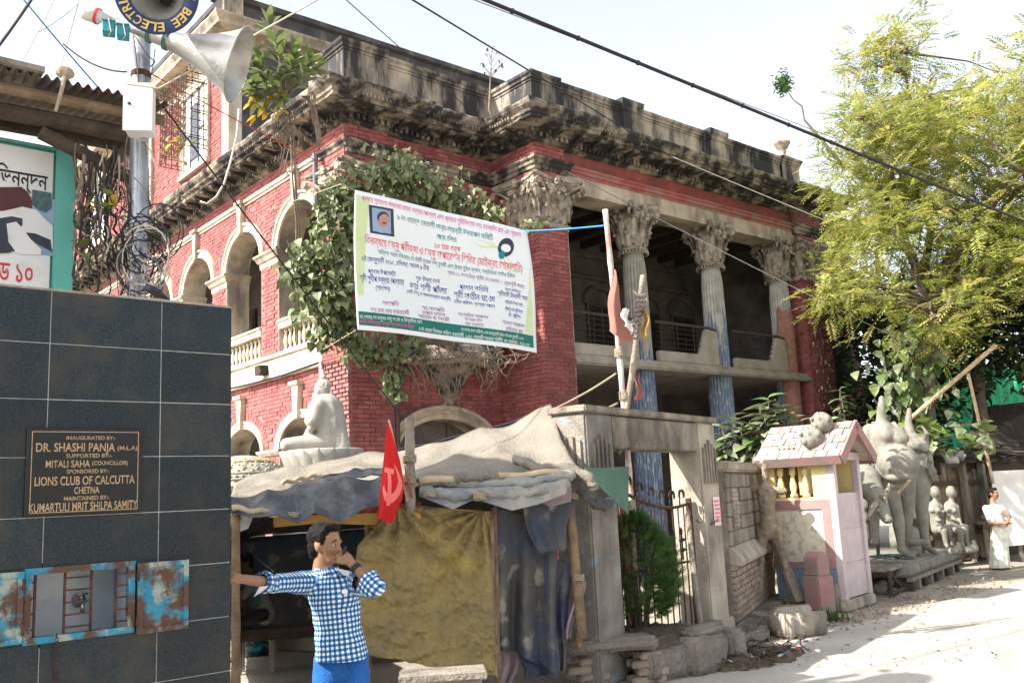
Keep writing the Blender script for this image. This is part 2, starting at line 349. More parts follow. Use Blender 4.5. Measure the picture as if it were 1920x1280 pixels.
mat('tarp_ochre', (.34, .25, .07), (.18, .14, .07), 1.6, .75, .5, 14, bdist=.05, dirt=(.105, .088, .062), dscale=1.5, dthr=.60)
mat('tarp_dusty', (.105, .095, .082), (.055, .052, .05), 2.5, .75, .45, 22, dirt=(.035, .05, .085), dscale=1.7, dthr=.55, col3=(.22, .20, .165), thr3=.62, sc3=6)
mat('tarp_navy', (.03, .038, .075), (.022, .027, .05), 3, .7, .35, 25, dirt=(.12, .11, .10), dscale=2.4, dthr=.63)
mat('tarp_teal', (.20, .235, .235), (.27, .25, .215), 3.5, .75, .35, 30, dirt=(.075, .105, .145), dscale=2.5, dthr=.57)
mat('tarp_green', (.075, .15, .11), (.055, .115, .085), 3, .75, .25, 30)
mat('cloth_maroon', (.27, .05, .045), (.20, .04, .035), 4, .85, .2, 40)
mat('cloth_mustard', (.42, .25, .07), (.33, .2, .055), 4, .85, .2, 40)
mat('cloth_mauve', (.30, .23, .25), (.24, .18, .20), 4, .85, .2, 40)
mat('flag_red', (.62, .012, .014), (.5, .01, .012), 4, .75, .15, 40, trans=.25)
mat('flag_emblem', (.74, .16, .15), (.68, .14, .13), 4, .75, .1)
mat('flag_faded', (.38, .16, .13), (.30, .125, .10), 5, .9, .2, 50, trans=.2)
mat('bag_white', (.62, .62, .63), (.5, .5, .52), 5, .5, .2, 30, trans=.2)
mat('green_sheet', (.05, .42, .20), (.04, .34, .16), 1.5, .6, .1, trans=.25)
mat('thatch_tile', (.085, .065, .052), (.05, .04, .033), 4, .95, .6, 30, island=.3)
mat('white_tarp', (.70, .69, .66), (.6, .59, .56), 3, .7, .25, 15)
mat('crow', (.012, .012, .018), (.02, .02, .028), 14, .45, .15)
mat('blue_bag', (.02, .14, .17), (.015, .1, .13), 6, .5, .3, 20)
mat('photo_blue', (.30, .40, .55), (.22, .3, .44), 3, .6, 0)
mat('photo_skin', (.50, .27, .18), (.42, .22, .15), 8, .6, 0)
mat('photo_dark', (.04, .05, .07), (.03, .035, .05), 8, .6, 0)
mat('photo_maroon', (.10, .035, .035), (.07, .025, .025), 4, .6, 0)
mat('photo_foliage', (.09, .16, .16), (.05, .09, .10), 30, .6, 0)
mat('banner_base', (.70, .75, .76), (.74, .78, .78), 2, .55, 0)
mat('banner_lime', (.52, .63, .30), (.62, .70, .42), 3, .55, 0)
mat('insulator', (.62, .6, .56), (.5, .48, .45), 6, .5, .1)
def gingham(name, cell, c_dark, c_mid, c_light):
    m = bpy.data.materials.new(name); m.use_nodes = True; MATS[name] = m; t = m.node_tree; L = t.links.new; bs = t.nodes['Principled BSDF']
    at_ = _n(t, 'ShaderNodeAttribute', attribute_name='cloth'); sp = _n(t, 'ShaderNodeSeparateXYZ'); L(at_.outputs['Vector'], sp.inputs[0]); ms = []
    for k in (0, 1):
        a = _n(t, 'ShaderNodeMath', operation='DIVIDE'); L(sp.outputs[k], a.inputs[0]); a.inputs[1].default_value = cell
        b = _n(t, 'ShaderNodeMath', operation='FRACT'); L(a.outputs[0], b.inputs[0])
        c = _n(t, 'ShaderNodeMath', operation='GREATER_THAN'); L(b.outputs[0], c.inputs[0]); c.inputs[1].default_value = .5; ms.append(c)
    a = _n(t, 'ShaderNodeMath', operation='ADD'); L(ms[0].outputs[0], a.inputs[0]); L(ms[1].outputs[0], a.inputs[1])
    d = _n(t, 'ShaderNodeMath', operation='DIVIDE'); L(a.outputs[0], d.inputs[0]); d.inputs[1].default_value = 2
    rp = _n(t, 'ShaderNodeValToRGB'); rp.color_ramp.interpolation = 'CONSTANT'; e = rp.color_ramp.elements
    e[0].color = (*c_light, 1); e[1].position = .75; e[1].color = (*c_dark, 1); q = e.new(.25); q.color = (*c_mid, 1)
    L(d.outputs[0], rp.inputs[0]); L(rp.outputs[0], bs.inputs['Base Color']); bs.inputs['Roughness'].default_value = .85
    tc = _n(t, 'ShaderNodeTexCoord'); nb = _n(t, 'ShaderNodeTexNoise'); nb.inputs['Scale'].default_value = 16; L(tc.outputs['Object'], nb.inputs[0])
    bp = _n(t, 'ShaderNodeBump'); bp.inputs['Strength'].default_value = .6; bp.inputs['Distance'].default_value = .02; L(nb.outputs[0], bp.inputs['Height']); L(bp.outputs[0], bs.inputs['Normal'])
    return m
mat('shirt_grey', (.26, .26, .25), (.2, .2, .19), 9, .85, .2, 40)
gingham('shirt_check', .03, (.008, .04, .17), (.05, .20, .40), (.74, .77, .80))
gingham('lungi_check', .17, (.50, .53, .42), (.66, .66, .55), (.70, .70, .62))
# ------------------------------------------------------------------ ground
def _ground():
    mb = MB(); mb.grid(lambda a, b: V((-600+1200*a, -300+1200*b, -.012)), 4, 4)
    o = mb.build('ground', 'dust_ground'); o['kind'] = 'structure'
    # the lane: a worn pale strip along the boundary, gently uneven
    L0, L1 = B(-30, -8.75), B(60, -6.75); D = (L1-L0); N = V((D.y, -D.x, 0)).normalized()
    def f(a, b):
        p = L0 + D*a + N*(b*9.0)
        k = (1-b)**6
        p = p - N*(.22*noise.noise(V((p.x*.7, p.y*.7, 0)))*k)
        p.z = .004 + .012*noise.noise(V((p.x*.35, p.y*.35, 2)))*(1-k)
        return p
    mb = MB(); mb.grid(f, 220, 24); o = mb.build('road', 'road', smooth=True); o['kind'] = 'structure'
_ground()

# ------------------------------------------------------------------ the mansion
M = thing('mansion', 'red brick colonial mansion with stained cornice, arched side loggia and tall capitals on columns', 'building', ORG, BROT)
UNIT = []
for k in range(6):
    mb = MB(); j = lambda: rnd.uniform(-.03, .03)
    mb.box((0, 0, 0), (1, 1, 1)); mb.v = [p + V((j(), j(), j()*2)) for p in mb.v]; mb.f = [f for f in mb.f if f != (2, 3, 7, 6)]
    UNIT.append(mb.mesh('brick', 'brick'))
NBRICK = [0]
def bricks(mb, parent, org, S, N, s0, s1, z0, z1, skip=None, singles=False, bw=.25, ch=.085, seed=0):
    """running-bond brick faces on the plane org + S*s + Z*z with outward normal N"""
    r = random.Random(seed+3); S = V(S); N = V(N); row = int(round(z0/ch)); g = .013
    ang = atan2(S.y, S.x)
    while row*ch < z1-.01:
        za, zb = max(z0, row*ch), min(z1, row*ch+ch-g); s = s0 - (bw/2 if row % 2 else 0) + r.uniform(-.01, .01)
        while s < s1-.02:
            a, b = max(s, s0), min(s+bw-g+r.uniform(-.012, .012), s1); s += bw
            if b-a < .03 or zb-za < .02: continue
            c, zc = (a+b)/2, (za+zb)/2
            if skip and (skip(c, zc) or skip(a+.02, zc) or skip(b-.02, zc)): continue
            pr = .016 + r.uniform(-.006, .006)
            P = V(org) + S*c + V((0, 0, zc)) + N*(pr/2-.004)
            if singles and NBRICK[0] < 290:
                NBRICK[0] += 1
                o = link('brick', r.choice(UNIT), parent); o.location = P; o.rotation_euler = (0, 0, ang); o.scale = (b-a, pr+.008, zb-za)
            else:
                if r.random() < .012: continue
                h = N*(pr/2+.004); w_ = S*((b-a)/2); q = V((0, 0, (zb-za)/2)); e = lambda: V((0, 0, r.uniform(-.003, .003)))+N*r.uniform(-.002, .002)
                vs = [P-w_-q-h, P+w_-q-h, P+w_+q-h, P-w_+q-h, P-w_-q+h+e(), P+w_-q+h+e(), P+w_+q+h+e(), P-w_+q+h+e()]
                mb.add(vs, [(4, 5, 6, 7), (0, 1, 5, 4), (1, 2, 6, 5), (2, 3, 7, 6), (3, 0, 4, 7)])
        row += 1
    return mb
def arch_z(s, c, w_, zs, rise):
    t = (s-c)/(w_/2); return zs + rise*sqrt(max(0, 1-t*t))
def arch_wall(mb, org, S, N, s0, s1, z0, z1, c, w_, zb, zs, rise, depth, n=20):
    """flat wall panel s0..s1 x z0..z1 with one arched opening and its reveal"""
    S, N, org = V(S), V(N), V(org); P = lambda s, z, d=0: org + S*s + V((0, 0, z)) - N*d
    a, b = c-w_/2, c+w_/2
    def quad(p): mb.add(p, [(0, 1, 2, 3)])
    quad([P(s0, z0), P(a, z0), P(a, z1), P(s0, z1)]); quad([P(b, z0), P(s1, z0), P(s1, z1), P(b, z1)])
    if zb > z0: quad([P(a, z0), P(b, z0), P(b, zb), P(a, zb)])
    ss = [c - w_/2*cos(pi*i/n) for i in range(n+1)]
    for i in range(n):
        x0, x1 = ss[i], ss[i+1]; y0, y1 = arch_z(x0, c, w_, zs, rise), arch_z(x1, c, w_, zs, rise)
        quad([P(x0, y0), P(x1, y1), P(x1, z1), P(x0, z1)])
def arch_reveal(mb, org, S, N, c, w_, zb, zs, rise, depth, n=20, proud=0):
    S, N, org = V(S), V(N), V(org); P = lambda s, z, d=0: org + S*s + V((0, 0, z)) - N*d
    pts = [(c-w_/2, zb)] + [(c - w_/2*cos(pi*i/n), arch_z(c - w_/2*cos(pi*i/n), c, w_, zs, rise)) for i in range(n+1)] + [(c+w_/2, zb)]
    for (x0, y0), (x1, y1) in zip(pts, pts[1:]):
        mb.add([P(x0, y0, -proud), P(x1, y1, -proud), P(x1, y1, depth), P(x0, y0, depth)], [(0, 1, 2, 3)])
def archivolt(mb, org, S, N, c, w_, zs, rise, prof, n=28, a0=0, a1=pi):
    """moulded ring round an arch; prof = [(distance out from the intrados, proud)]"""
    S, N, org = V(S), V(N), V(org); k = len(prof); vs = []
    for i in range(n+1):
        t = a0+(a1-a0)*i/n
        for d, p in prof:
            vs.append(org + S*(c - (w_/2+d)*cos(t)) + V((0, 0, zs + (rise+d)*sin(t))) + N*p)
    mb.add(vs, [(i*k+j, (i+1)*k+j, (i+1)*k+j+1, i*k+j+1) for i in range(n) for j in range(k-1)])
def voussoirs(mb, org, S, N, c, w_, zs, rise, d0, d1, n=26):
    S, N, org = V(S), V(N), V(org)
    for i in range(n):
        t0, t1 = pi*(i+.08)/n, pi*(i+.92)/n; vs = []
        for p in (-.004, .014):
            for d, t in ((d0, t0), (d0, t1), (d1, t1), (d1, t0)):
                vs.append(org + S*(c-(w_/2+d)*cos(t)) + V((0, 0, zs+(rise+d)*sin(t))) + N*p)
        mb.add(vs, [(4, 5, 6, 7), (0, 1, 5, 4), (1, 2, 6, 5), (2, 3, 7, 6), (3, 0, 4, 7)])
def sweep(mb, path, prof, step=.14, rough=.0, seed=0, closed=False):
    """profile [(out, z)] along a plan polyline with mitred corners; outward is to the right of travel"""
    pts = [V((p[0], p[1], 0)) for p in path]; n = len(pts); mit = []
    for i in range(n):
        d0 = (pts[i]-pts[i-1]).normalized() if i else (pts[1]-pts[0]).normalized()
        d1 = (pts[i+1]-pts[i]).normalized() if i < n-1 else d0
        n0, n1 = V((d0.y, -d0.x, 0)), V((d1.y, -d1.x, 0)); b = n0+n1
        mit.append(b*(2/b.length_squared) if b.length > 1e-4 else n0)
    st = []
    for i in range(n-1):
        m = max(1, int((pts[i+1]-pts[i]).length/step))
        for q in range(m): t = q/m; st.append((pts[i].lerp(pts[i+1], t), mit[i].lerp(mit[i+1], t)))
    st.append((pts[-1], mit[-1])); k = len(prof); vs = []
    for p, m in st:
        for o, z in prof:
            q = p + m*o + V((0, 0, z))
            if rough and o > .02:
                s = q*5.0 + V((seed, 0, 0)); e = noise.noise(s)*rough + min(0, noise.noise(q*1.7)+.28)*rough*2.0
                q = q + m*e*.8 + V((0, 0, noise.noise(s+V((5, 5, 5)))*rough*.7))
            vs.append(q)
    mb.add(vs, [(i*k+j, i*k+j+1, (i+1)*k+j+1, (i+1)*k+j) for i in range(len(st)-1) for j in range(k-1)])
def along(path, off, step, a=.5):
    """stations at equal steps on the offset plan polyline: (point, outward normal, direction)"""
    pts = [V((p[0], p[1], 0)) for p in path]; out = []
    for i in range(len(pts)-1):
        d = pts[i+1]-pts[i]; L_ = d.length
        if L_ < .3: continue
        d.normalize(); nn = V((d.y, -d.x, 0)); m = max(1, int(L_/step))
        for q in range(m): out.append((pts[i]+d*(L_*(q+a)/m)+nn*off, nn, d))
    return out
PX, PY, PR, PE, RX = 3.73, -1.31, .15, 14.57, 18.3
XN, YN, XP = V((-1, 0, 0)), V((0, -1, 0)), V((1, 0, 0))
AC = [2.05+2.73*k for k in range(6)]; AW = 1.86
def side_wall():
    S, N, O = V((0, 1, 0)), XN, V((0, 0, 0)); back = MB(); bk = MB(); rev = MB(); trim = MB(); red = MB()
    wall = MB().bx(-.06, .5, 0.0, .94, 0, 9.32).build('corner_pier', 'mortar', M)   # projecting corner pier
    def skip_arch(s, z):
        for c in AC:
            if abs(s-c) < AW/2+.02 and 5.0 < z < 7.42: return True
            t = (s-c)/(AW/2+.30)
            if abs(t) < 1 and 7.38 < z < 7.42+(.82+.30)*sqrt(1-t*t): return True
            if abs(s-c) < AW/2+.02 and z < 3.05: return True
            t = (s-c)/(AW/2+.36)
            if abs(t) < 1 and 3.0 < z < 3.08+(.6+.36)*sqrt(1-t*t): return True
        return False
    for k, c in enumerate(AC):
        s0 = .94 if k == 0 else c-1.365; s1 = c+1.365
        arch_wall(back, O, S, N, s0, s1, 4.6, 9.3, c, AW, 5.1, 7.42, .82, .55)
        arch_wall(back, O, S, N, s0, s1, 0, 4.6, c, AW, 0, 3.08, .6, .55)
        for zb, zs, rs, nm in ((5.1, 7.42, .82, 'upper'), (0, 3.08, .6, 'lower')):
            rev = MB(); arch_reveal(rev, O, S, N, c, AW, zb, zs, rs, .55); rev.build('arch_reveal', 'plaster', M)
        trim = MB(); archivolt(trim, O, S, N, c, AW, 7.42, .82, [(.0, .0), (0, .05), (.07, .06), (.075, .035), (.15, .04), (.155, .075), (.21, .07), (.215, 0)]); trim.build('archivolt', 'plaster_clean', M); trim = MB()
        archivolt(trim, O, S, N, c, AW, 3.08, .6, [(.0, .0), (0, .04), (.07, .05), (.075, .03), (.13, .06), (.17, .06), (.175, 0)]); trim.build('archivolt', 'plaster_clean', M)
        voussoirs(red, O, S, N, c, AW, 7.42, .82, .225, .40); voussoirs(red, O, S, N, c, AW, 3.08, .6, .18, .36)
    w_ = back.build('wall', 'mortar', M, label='arcaded side wall')
    end = AC[-1]+1.3
    bricks(bk, wall, V((-.06, 0, 0)), S, N, 0, .94, 2.6, 4.62, singles=True, seed=1)
    bricks(bk, w_, V((-.06, 0, 0)), S, N, 0, .94, 4.62, 9.3, seed=2)
    bricks(bk, w_, O, S, N, .94, end, 2.4, 4.62, skip_arch, seed=4); bricks(bk, w_, O, S, N, .94, end, 5.1, 9.3, skip_arch, seed=5)
    bk.add(red.v, red.f); bk.build('brickwork', 'brick', w_, kind='stuff')
    # string course, imposts, keystones, balustrades
    MB().bx(-.10, .0, .94, end, 4.66, 5.10).bx(-.15, 0, .94, end, 5.04, 5.12).bx(-.13, .0, .94, end, 4.60, 4.68).build('string_course', 'plaster_clean', M)
    for k, c in enumerate(AC[:5]):
        a, b = c+AW/2, c+2.73-AW/2
        im = MB(); sweep(im, [(.55, b+.0), (0, b), (0, a), (.55, a)], [(0, 7.12), (.02, 7.14), (.03, 7.26), (.06, 7.28), (.10, 7.36), (.14, 7.40), (.14, 7.45), (0, 7.47)], 1)
        im.build('impost_moulding', 'plaster', M)
        im = MB(); sweep(im, [(.4, b), (0, b), (0, a), (.4, a)], [(0, 2.98), (.04, 3.0), (.09, 3.06), (.10, 3.11), (0, 3.13)], 1); im.build('impost_moulding', 'plaster', M)
        for z0, z1, w0, w1 in ((8.2, 8.9, .12, .22), (3.66, 4.35, .15, .27)):
            key = MB().add([V((x, c+sg*(w0 if z == z0 else w1)/2, z)) for x in (0.01, -.13) for z in (z0, z1) for sg in (-1, 1)],
                           [(0, 1, 3, 2), (4, 6, 7, 5), (0, 2, 6, 4), (1, 5, 7, 3), (2, 3, 7, 6), (0, 4, 5, 1)])
            key.bx(-.18, .01, c-w1/2-.05, c+w1/2+.05, z1, z1+.07); key.build('keystone', 'plaster_clean', M)
        rail = MB().bx(-.03, .25, c-AW/2, c+AW/2, 5.66, 5.86).bx(-.06, .28, c-AW/2, c+AW/2, 5.80, 5.85).bx(0, .22, c-AW/2, c+AW/2, 5.1, 5.17)
        ro = rail.build('balustrade', 'plaster_clean', M)
        if k == 0:
            bal = MB().lathe([(.0, 0), (.055, 0), (.055, .05), (.035, .07), (.03, .10), (.058, .20), (.05, .28), (.028, .36), (.026, .40), (.05, .43), (.05, .48), (0, .48)], 10).mesh('baluster', 'plaster_clean', True)
        for j in range(9):
            o = link('baluster', bal, ro); o.location = (.11, c-AW/2+AW*(j+.5)/9, 5.17)
    # architrave moulding on the side
    MB().bx(-.05, 0, .94, end, 8.84, 8.90).bx(-.09, 0, .94, end, 8.90, 8.97).build('architrave_moulding', 'plaster_clean', M)
    # dark loggia behind the arcade: back wall, floor, soffit
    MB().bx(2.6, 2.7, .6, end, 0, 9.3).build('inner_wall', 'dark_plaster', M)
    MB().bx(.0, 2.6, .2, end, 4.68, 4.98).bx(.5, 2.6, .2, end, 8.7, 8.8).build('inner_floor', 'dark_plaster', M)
    for c in AC[:4]:
        dr = MB().bx(2.52, 2.6, c-.55, c+.55, 5.0, 7.6).build('door', 'shutter_wood', M); 
        for j in range(2): MB().bx(2.49, 2.52, c-.48+.5*j, c-.04+.5*j, 5.1, 7.4).build('door_panel', 'dark_wood', dr)
side_wall()
def front_walls():
    back, bk = MB(), MB()
    back.bx(0, .92, 0, .5, 0, 9.3)
    arch_wall(back, V((0, PR, 0)), XP, YN, .92, PX, 0, 9.3, 2.2, 2.3, 0, 2.85, .68, .4)
    back.bx(PX, PX+.3, PY+.4, PR, 0, 9.3)
    w_ = back.build('wall', 'mortar', M, label='shaded front wall')
    dk = MB(); arch_reveal(dk, V((0, PR, 0)), XP, YN, 2.2, 2.3, 0, 2.85, .68, .5); dk.build('arch_reveal', 'plaster', M)
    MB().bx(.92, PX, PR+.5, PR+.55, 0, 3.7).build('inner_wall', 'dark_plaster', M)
    am = MB(); archivolt(am, V((0, PR, 0)), XP, YN, 2.2, 2.3, 2.85, .68, [(-.02, 0), (-.02, .06), (.07, .09), (.08, .05), (.16, .06), (.17, .11), (.25, .11), (.255, 0)]); am.build('archivolt', 'plaster', M)
    def sk(s, z):
        t = (s-2.2)/(1.15+.26); return abs(t) < 1 and z < 2.85+(.68+.26)*sqrt(1-t*t)
    bricks(bk, w_, V((0, 0, 0)), XP, YN, 0, .92, 2.4, 9.3, seed=11)
    bricks(bk, w_, V((0, PR, 0)), XP, YN, .92, PX, 2.4, 9.3, sk, seed=12)
    bricks(bk, w_, V((PX, 0, 0)), V((0, 1, 0)), XN, PY, PR, 2.2, 9.3, seed=13)
    # portico piers
    for x0, x1, one in ((PX, 4.55, True), (13.34, PE, False)):
        p = MB().bx(x0+.004, x1, PY, PY+.85, 0, 9.32).build('pier', 'mortar', M, label='tall red brick portico pier')
        bricks(bk, p, V((0, PY, 0)), XP, YN, x0, x1, 2.6, 7.62, singles=one, seed=14)
        bricks(bk, p, V((0, PY, 0)), XP, YN, x0, x1, 8.5, 9.3, seed=15)
        if not one: bricks(bk, p, V((x0, 0, 0)), V((0, 1, 0)), XN, PY, PY+.85, 2.6, 7.6, seed=16)
    # right-hand wing
    rb = MB().bx(PE, 17.4, PR, PR+.4, 0, 9.3).bx(17.4, RX, 0, 6, 0, 9.3).build('wall', 'mortar', M, label='far right wing wall')
    bricks(bk, rb, V((0, PR, 0)), XP, YN, PE, 17.4, 3, 9.3, seed=17); bricks(bk, rb, V((0, 0, 0)), XP, YN, 17.4, RX, 3, 9.3, seed=18)
    bricks(bk, rb, V((17.4, 0, 0)), V((0, 1, 0)), XN, 0, .15, 3, 9.3, seed=19)
    bk.build('brickwork', 'brick', w_, kind='stuff')
    # white render strips down the pier's inner edge
    MB().bx(4.55, 4.63, PY+.05, PY+.7, 0, 7.6).build('edge_pilaster', 'column_a', M)
    # beam and frieze over the columns
    MB().bx(4.45, 13.5, PY+.08, PY+.75, 8.36, 8.74).build('lintel_beam', 'plaster', M)
    MB().bx(4.5, 13.4, PY+.12, PY+.75, 8.74, 9.35).build('frieze', 'red_plaster', M)
    f = MB(); sweep(f, [(4.5, PY+.12), (13.4, PY+.12)], [(0, 8.72), (.05, 8.74), (.05, 8.80), (.09, 8.82), (.09, 8.88), (.13, 8.91), (.13, 8.95), (0, 8.98)], .3, .008); f.build('architrave_moulding', 'pale_red', M)
    for p in ([(0, .94), (0, 0), (.92, 0), (.92, PR), (PX, PR), (PX, PY), (4.6, PY), (4.6, PY+.12)], [(13.3, PY+.12), (13.3, PY), (PE, PY), (PE, PR), (17.4, PR), (17.4, 0), (RX, 0)]):
        f = MB(); sweep(f, p, [(0.0, 8.66), (.05, 8.68), (.05, 8.75), (.09, 8.78), (.10, 8.84), (.15, 8.88), (.15, 8.93), (0, 8.97)], .2, .02); f.build('architrave_moulding', 'cornice_stone', M)
front_walls()
CPATH = [(-.06+.06, 20), (0, .94), (-.06, .94), (-.06, 0), (.92, 0), (.92, PR), (PX, PR), (PX, PY), (4.6, PY), (4.6, PY+.10), (13.3, PY+.10), (13.3, PY), (PE, PY), (PE, PR), (17.4, PR), (17.4, 0), (RX, 0), (RX, 6)]
def cornice():
    c = MB(); sweep(c, CPATH, [(0, 9.26), (.07, 9.29), (.07, 9.32), (.10, 9.33), (.10, 9.44), (.17, 9.46), (.17, 9.52), (.56, 9.53), (.57, 9.60), (.60, 9.61), (.62, 9.67), (.70, 9.74), (.73, 9.80), (.72, 9.85), (.3, 9.92), (0, 9.93)], .11, .035)
    c.build('cornice', 'cornice_stone', M, label='stained projecting cornice with crumbling edge')
    d = MB()
    for p, nn, dr in along(CPATH, .14, .13): d.box(p+V((0, 0, 9.385)), (.07, .09, .10), Matrix.Rotation(atan2(dr.y, dr.x), 3, 'Z'))
    for p, nn, dr in along(CPATH, .62, .085): 
        if noise.noise(p*1.3) > -.25: d.box(p+V((0, 0, 9.635)), (.045, .07, .06), Matrix.Rotation(atan2(dr.y, dr.x), 3, 'Z'))
    d.build('dentil_course', 'cornice_stone', M, kind='stuff')
    mo = MB(); sweep(mo, [(0, 0), (0, 1)], [(0, 0)], 1); mo = MB()
    prof = [(0, 0), (.36, .0), (.38, -.05), (.33, -.09), (.24, -.07), (.12, -.10), (.05, -.15), (0, -.16)]
    mo.prism([V((-.075, -x, z)) for x, z in prof], (.15, 0, 0)); mm = mo.mesh('modillion', 'cornice_stone')
    for i, (p, nn, dr) in enumerate(along(CPATH, .17, .52)):
        if noise.noise(p*.9+V((3, 3, 3))) < -.42: continue
        o = link('modillion', mm, M); o.location = p+V((0, 0, 9.53)); o.rotation_euler = (rnd.uniform(-.06, .06), 0, atan2(-nn.x, nn.y)+pi)
cornice()
def parapets():
    def wall(path, z1, name='parapet', m='parapet_plaster', th=.3):
        w_ = MB(); sweep(w_, path, [(-th, 9.85), (-th, z1), (0, z1)], 50); 
        sweep(w_, path, [(.03, 9.85), (.03, 10.06), (0, 10.08), (0, z1-.22), (.02, z1-.21), (.02, z1-.16), (.05, z1-.15), (.05, z1-.1), (.09, z1-.06), (.10, z1), (-th-.06, z1+.03), (-th-.06, z1-.06)], .25, .014)
        return w_.build(name, m, M)
    wall([(-.02, 1.5), (-.02, .05), (1.0, .05)], 11.06); wall([(1.0, .13), (PX+.1, .2)], 10.98)
    wall([(PX+.1, .25), (PX+.1, PY+.1), (4.65, PY+.1)], 10.92); wall([(4.65, PY+.16), (13.1, PY+.16)], 10.88)
    wall([(13.1, PY+.1), (13.95, PY+.1), (13.95, .3)], 10.92)
    wall([(0.02, 5.6), (0.02, 1.5)], 10.28, 'blocking_course', 'plaster')
    for x in (6.95, 10.2):
        pl = MB().bx(x-.28, x+.28, PY+.07, PY+.5, 9.9, 10.95); sweep(pl, [(x-.28, PY+.5), (x-.28, PY+.07), (x+.28, PY+.07), (x+.28, PY+.5)], [(0, 10.68), (.04, 10.72), (.05, 10.80), (.09, 10.86), (.10, 10.97), (-.2, 11.0)], 1)
        pl.build('parapet_pier', 'parapet_plaster', M)
    u_ = MB().lathe([(.2, -.15), (.2, -.02), (.15, 0), (.15, .05), (.09, .08), (.08, .15), (.11, .19), (.08, .24), (.15, .30), (.20, .40), (.24, .44), (.23, .49), (.16, .48), (.10, .45), (0, .44)], 16).build('urn', 'capital_stone', M, smooth=True); u_.location = (13.45, PY+.25, 10.95)
    MB().bx(0, RX, .3, 6, 9.6, 9.9).bx(4, 13.9, PY+.3, .3, 9.6, 9.9).build('roof_slab', 'dark_plaster', M)
parapets()
def upper_storey():
    y0, x1 = 5.62, 13.
    core = MB().bx(0, x1, y0, 20, 9.9, 13.6).build('wall', 'mortar', M, label='pink upper storey wall')
    bk = MB(); bricks(bk, core, V((0, 0, 0)), V((0, 1, 0)), XN, y0+.35, 18.5, 9.95, 13.05, lambda s, z: any(abs(s-c) < .75 and 10.9 < z < 12.9 for c in (7.75, 11.9, 16.0)), seed=21)
    bk.build('brickwork', 'brick', core, kind='stuff')
    MB().bx(-.05, .0, y0, y0+.35, 9.93, 13.3).bx(-.05, .3, y0-.05, y0, 9.93, 13.3).build('quoin', 'plaster_clean', M)
    MB().bx(.3, x1, y0-.03, y0, 9.93, 13.4).build('front_render', 'mildew_plaster', M)
    MB().bx(-.04, 0, y0+.35, 19, 13.06, 13.34).build('frieze', 'plaster_clean', M)
    c = MB(); pth = [(0, 20), (0, y0), (x1, y0)]
    sweep(c, pth, [(0, 13.3), (.10, 13.34), (.10, 13.42), (.16, 13.44), (.18, 13.55), (.5, 13.57), (.51, 13.66), (.60, 13.78), (.60, 13.84), (.1, 13.9)], .15, .02)
    for p, nn, dr in along(pth, .17, .22): c.box(p+V((0, 0, 13.49)), (.10, .12, .11), Matrix.Rotation(atan2(dr.y, dr.x), 3, 'Z'))
    c.build('cornice', 'plaster', M, label='upper cornice with brackets')
    q = MB(); sweep(q, pth, [(.12, 13.85), (.12, 14.02), (.08, 14.05), (.08, 14.42), (.2, 14.46), (.22, 14.58), (-.3, 14.6), (-.3, 13.9)], .3, .012); q.build('parapet', 'mildew_plaster', M)
    MB().bx(-.25, .25, y0-.25, y0+.4, 13.86, 14.62).bx(-.32, .3, y0-.32, y0+.45, 14.56, 14.68).build('parapet_pier', 'parapet_plaster', M)
    MB().bx(.2, x1, y0+.2, 20, 13.6, 13.9).build('roof_slab', 'dark_plaster', M)
    for n, c0 in enumerate((7.75, 11.9, 16.0)):
        sur = MB().bx(-.07, 0, c0-.95, c0-.72, 10.7, 13.05).bx(-.07, 0, c0+.72, c0+.95, 10.7, 13.05).bx(-.09, 0, c0-.98, c0+.98, 12.85, 13.05).bx(-.12, 0, c0-1., c0+1., 10.62, 10.74)
        wn = sur.build('window', 'plaster_clean', M)
        MB().bx(-.025, -.004, c0-.72, c0+.72, 10.74, 12.85).build('pane', 'white_panel', wn)
        fr = MB().bx(-.05, -.02, c0-.30, c0-.24, 10.74, 12.85).bx(-.05, -.02, c0+.24, c0+.30, 10.74, 12.85).bx(-.05, -.02, c0-.72, c0+.72, 11.7, 11.76).bx(-.06, -.03, c0-.26, c0+.26, 11.0, 12.5)
        fr.build('frame', 'grey_pipe', wn)
        if n < 2:                                     # projecting iron cage with a key pattern
            g = MB(); xo = -.62; y_a, y_b, za, zb = c0-.9, c0+.9, 10.95, 12.95
            r = .011
            def ln(a, b): g.box((V(a)+V(b))/2, (max(abs(a[0]-b[0]), r*1.6), max(abs(a[1]-b[1]), r*1.6), max(abs(a[2]-b[2]), r*1.6)))
            for z in (za, zb, (za+zb)/2, za+.25, zb-.25):
                ln((xo, y_a, z), (xo, y_b, z)); ln((xo, y_a, z), (0, y_a, z)); ln((xo, y_b, z), (0, y_b, z))
            nb = 11
            for i in range(nb+1):
                y = y_a+(y_b-y_a)*i/nb; ln((xo, y, za), (xo, y, zb)); ln((xo, y, zb), (0, y, zb)) if i % 2 == 0 else None
            for i in range(nb):
                y = y_a+(y_b-y_a)*i/nb; y2 = y+(y_b-y_a)/nb
                for j in range(9):
                    z = za+.05+.21*j+(.1 if i % 2 else 0)
                    if z < zb-.1: ln((xo, y, z), (xo, y2, z)); ln((xo, (y+y2)/2, z), (xo, (y+y2)/2, z+.1))
            for s_ in (y_a, y_b):
                for i in range(1, 4): ln((xo*i/4, s_, za), (xo*i/4, s_, zb))
                for j in range(9): ln((xo*(.25 if j % 2 else 0), s_, za+.1+.21*j), (xo*(1 if j % 2 else .75), s_, za+.1+.21*j))
            g.build('window_cage', 'rusty_iron', M, label='projecting iron window cage')
upper_storey()

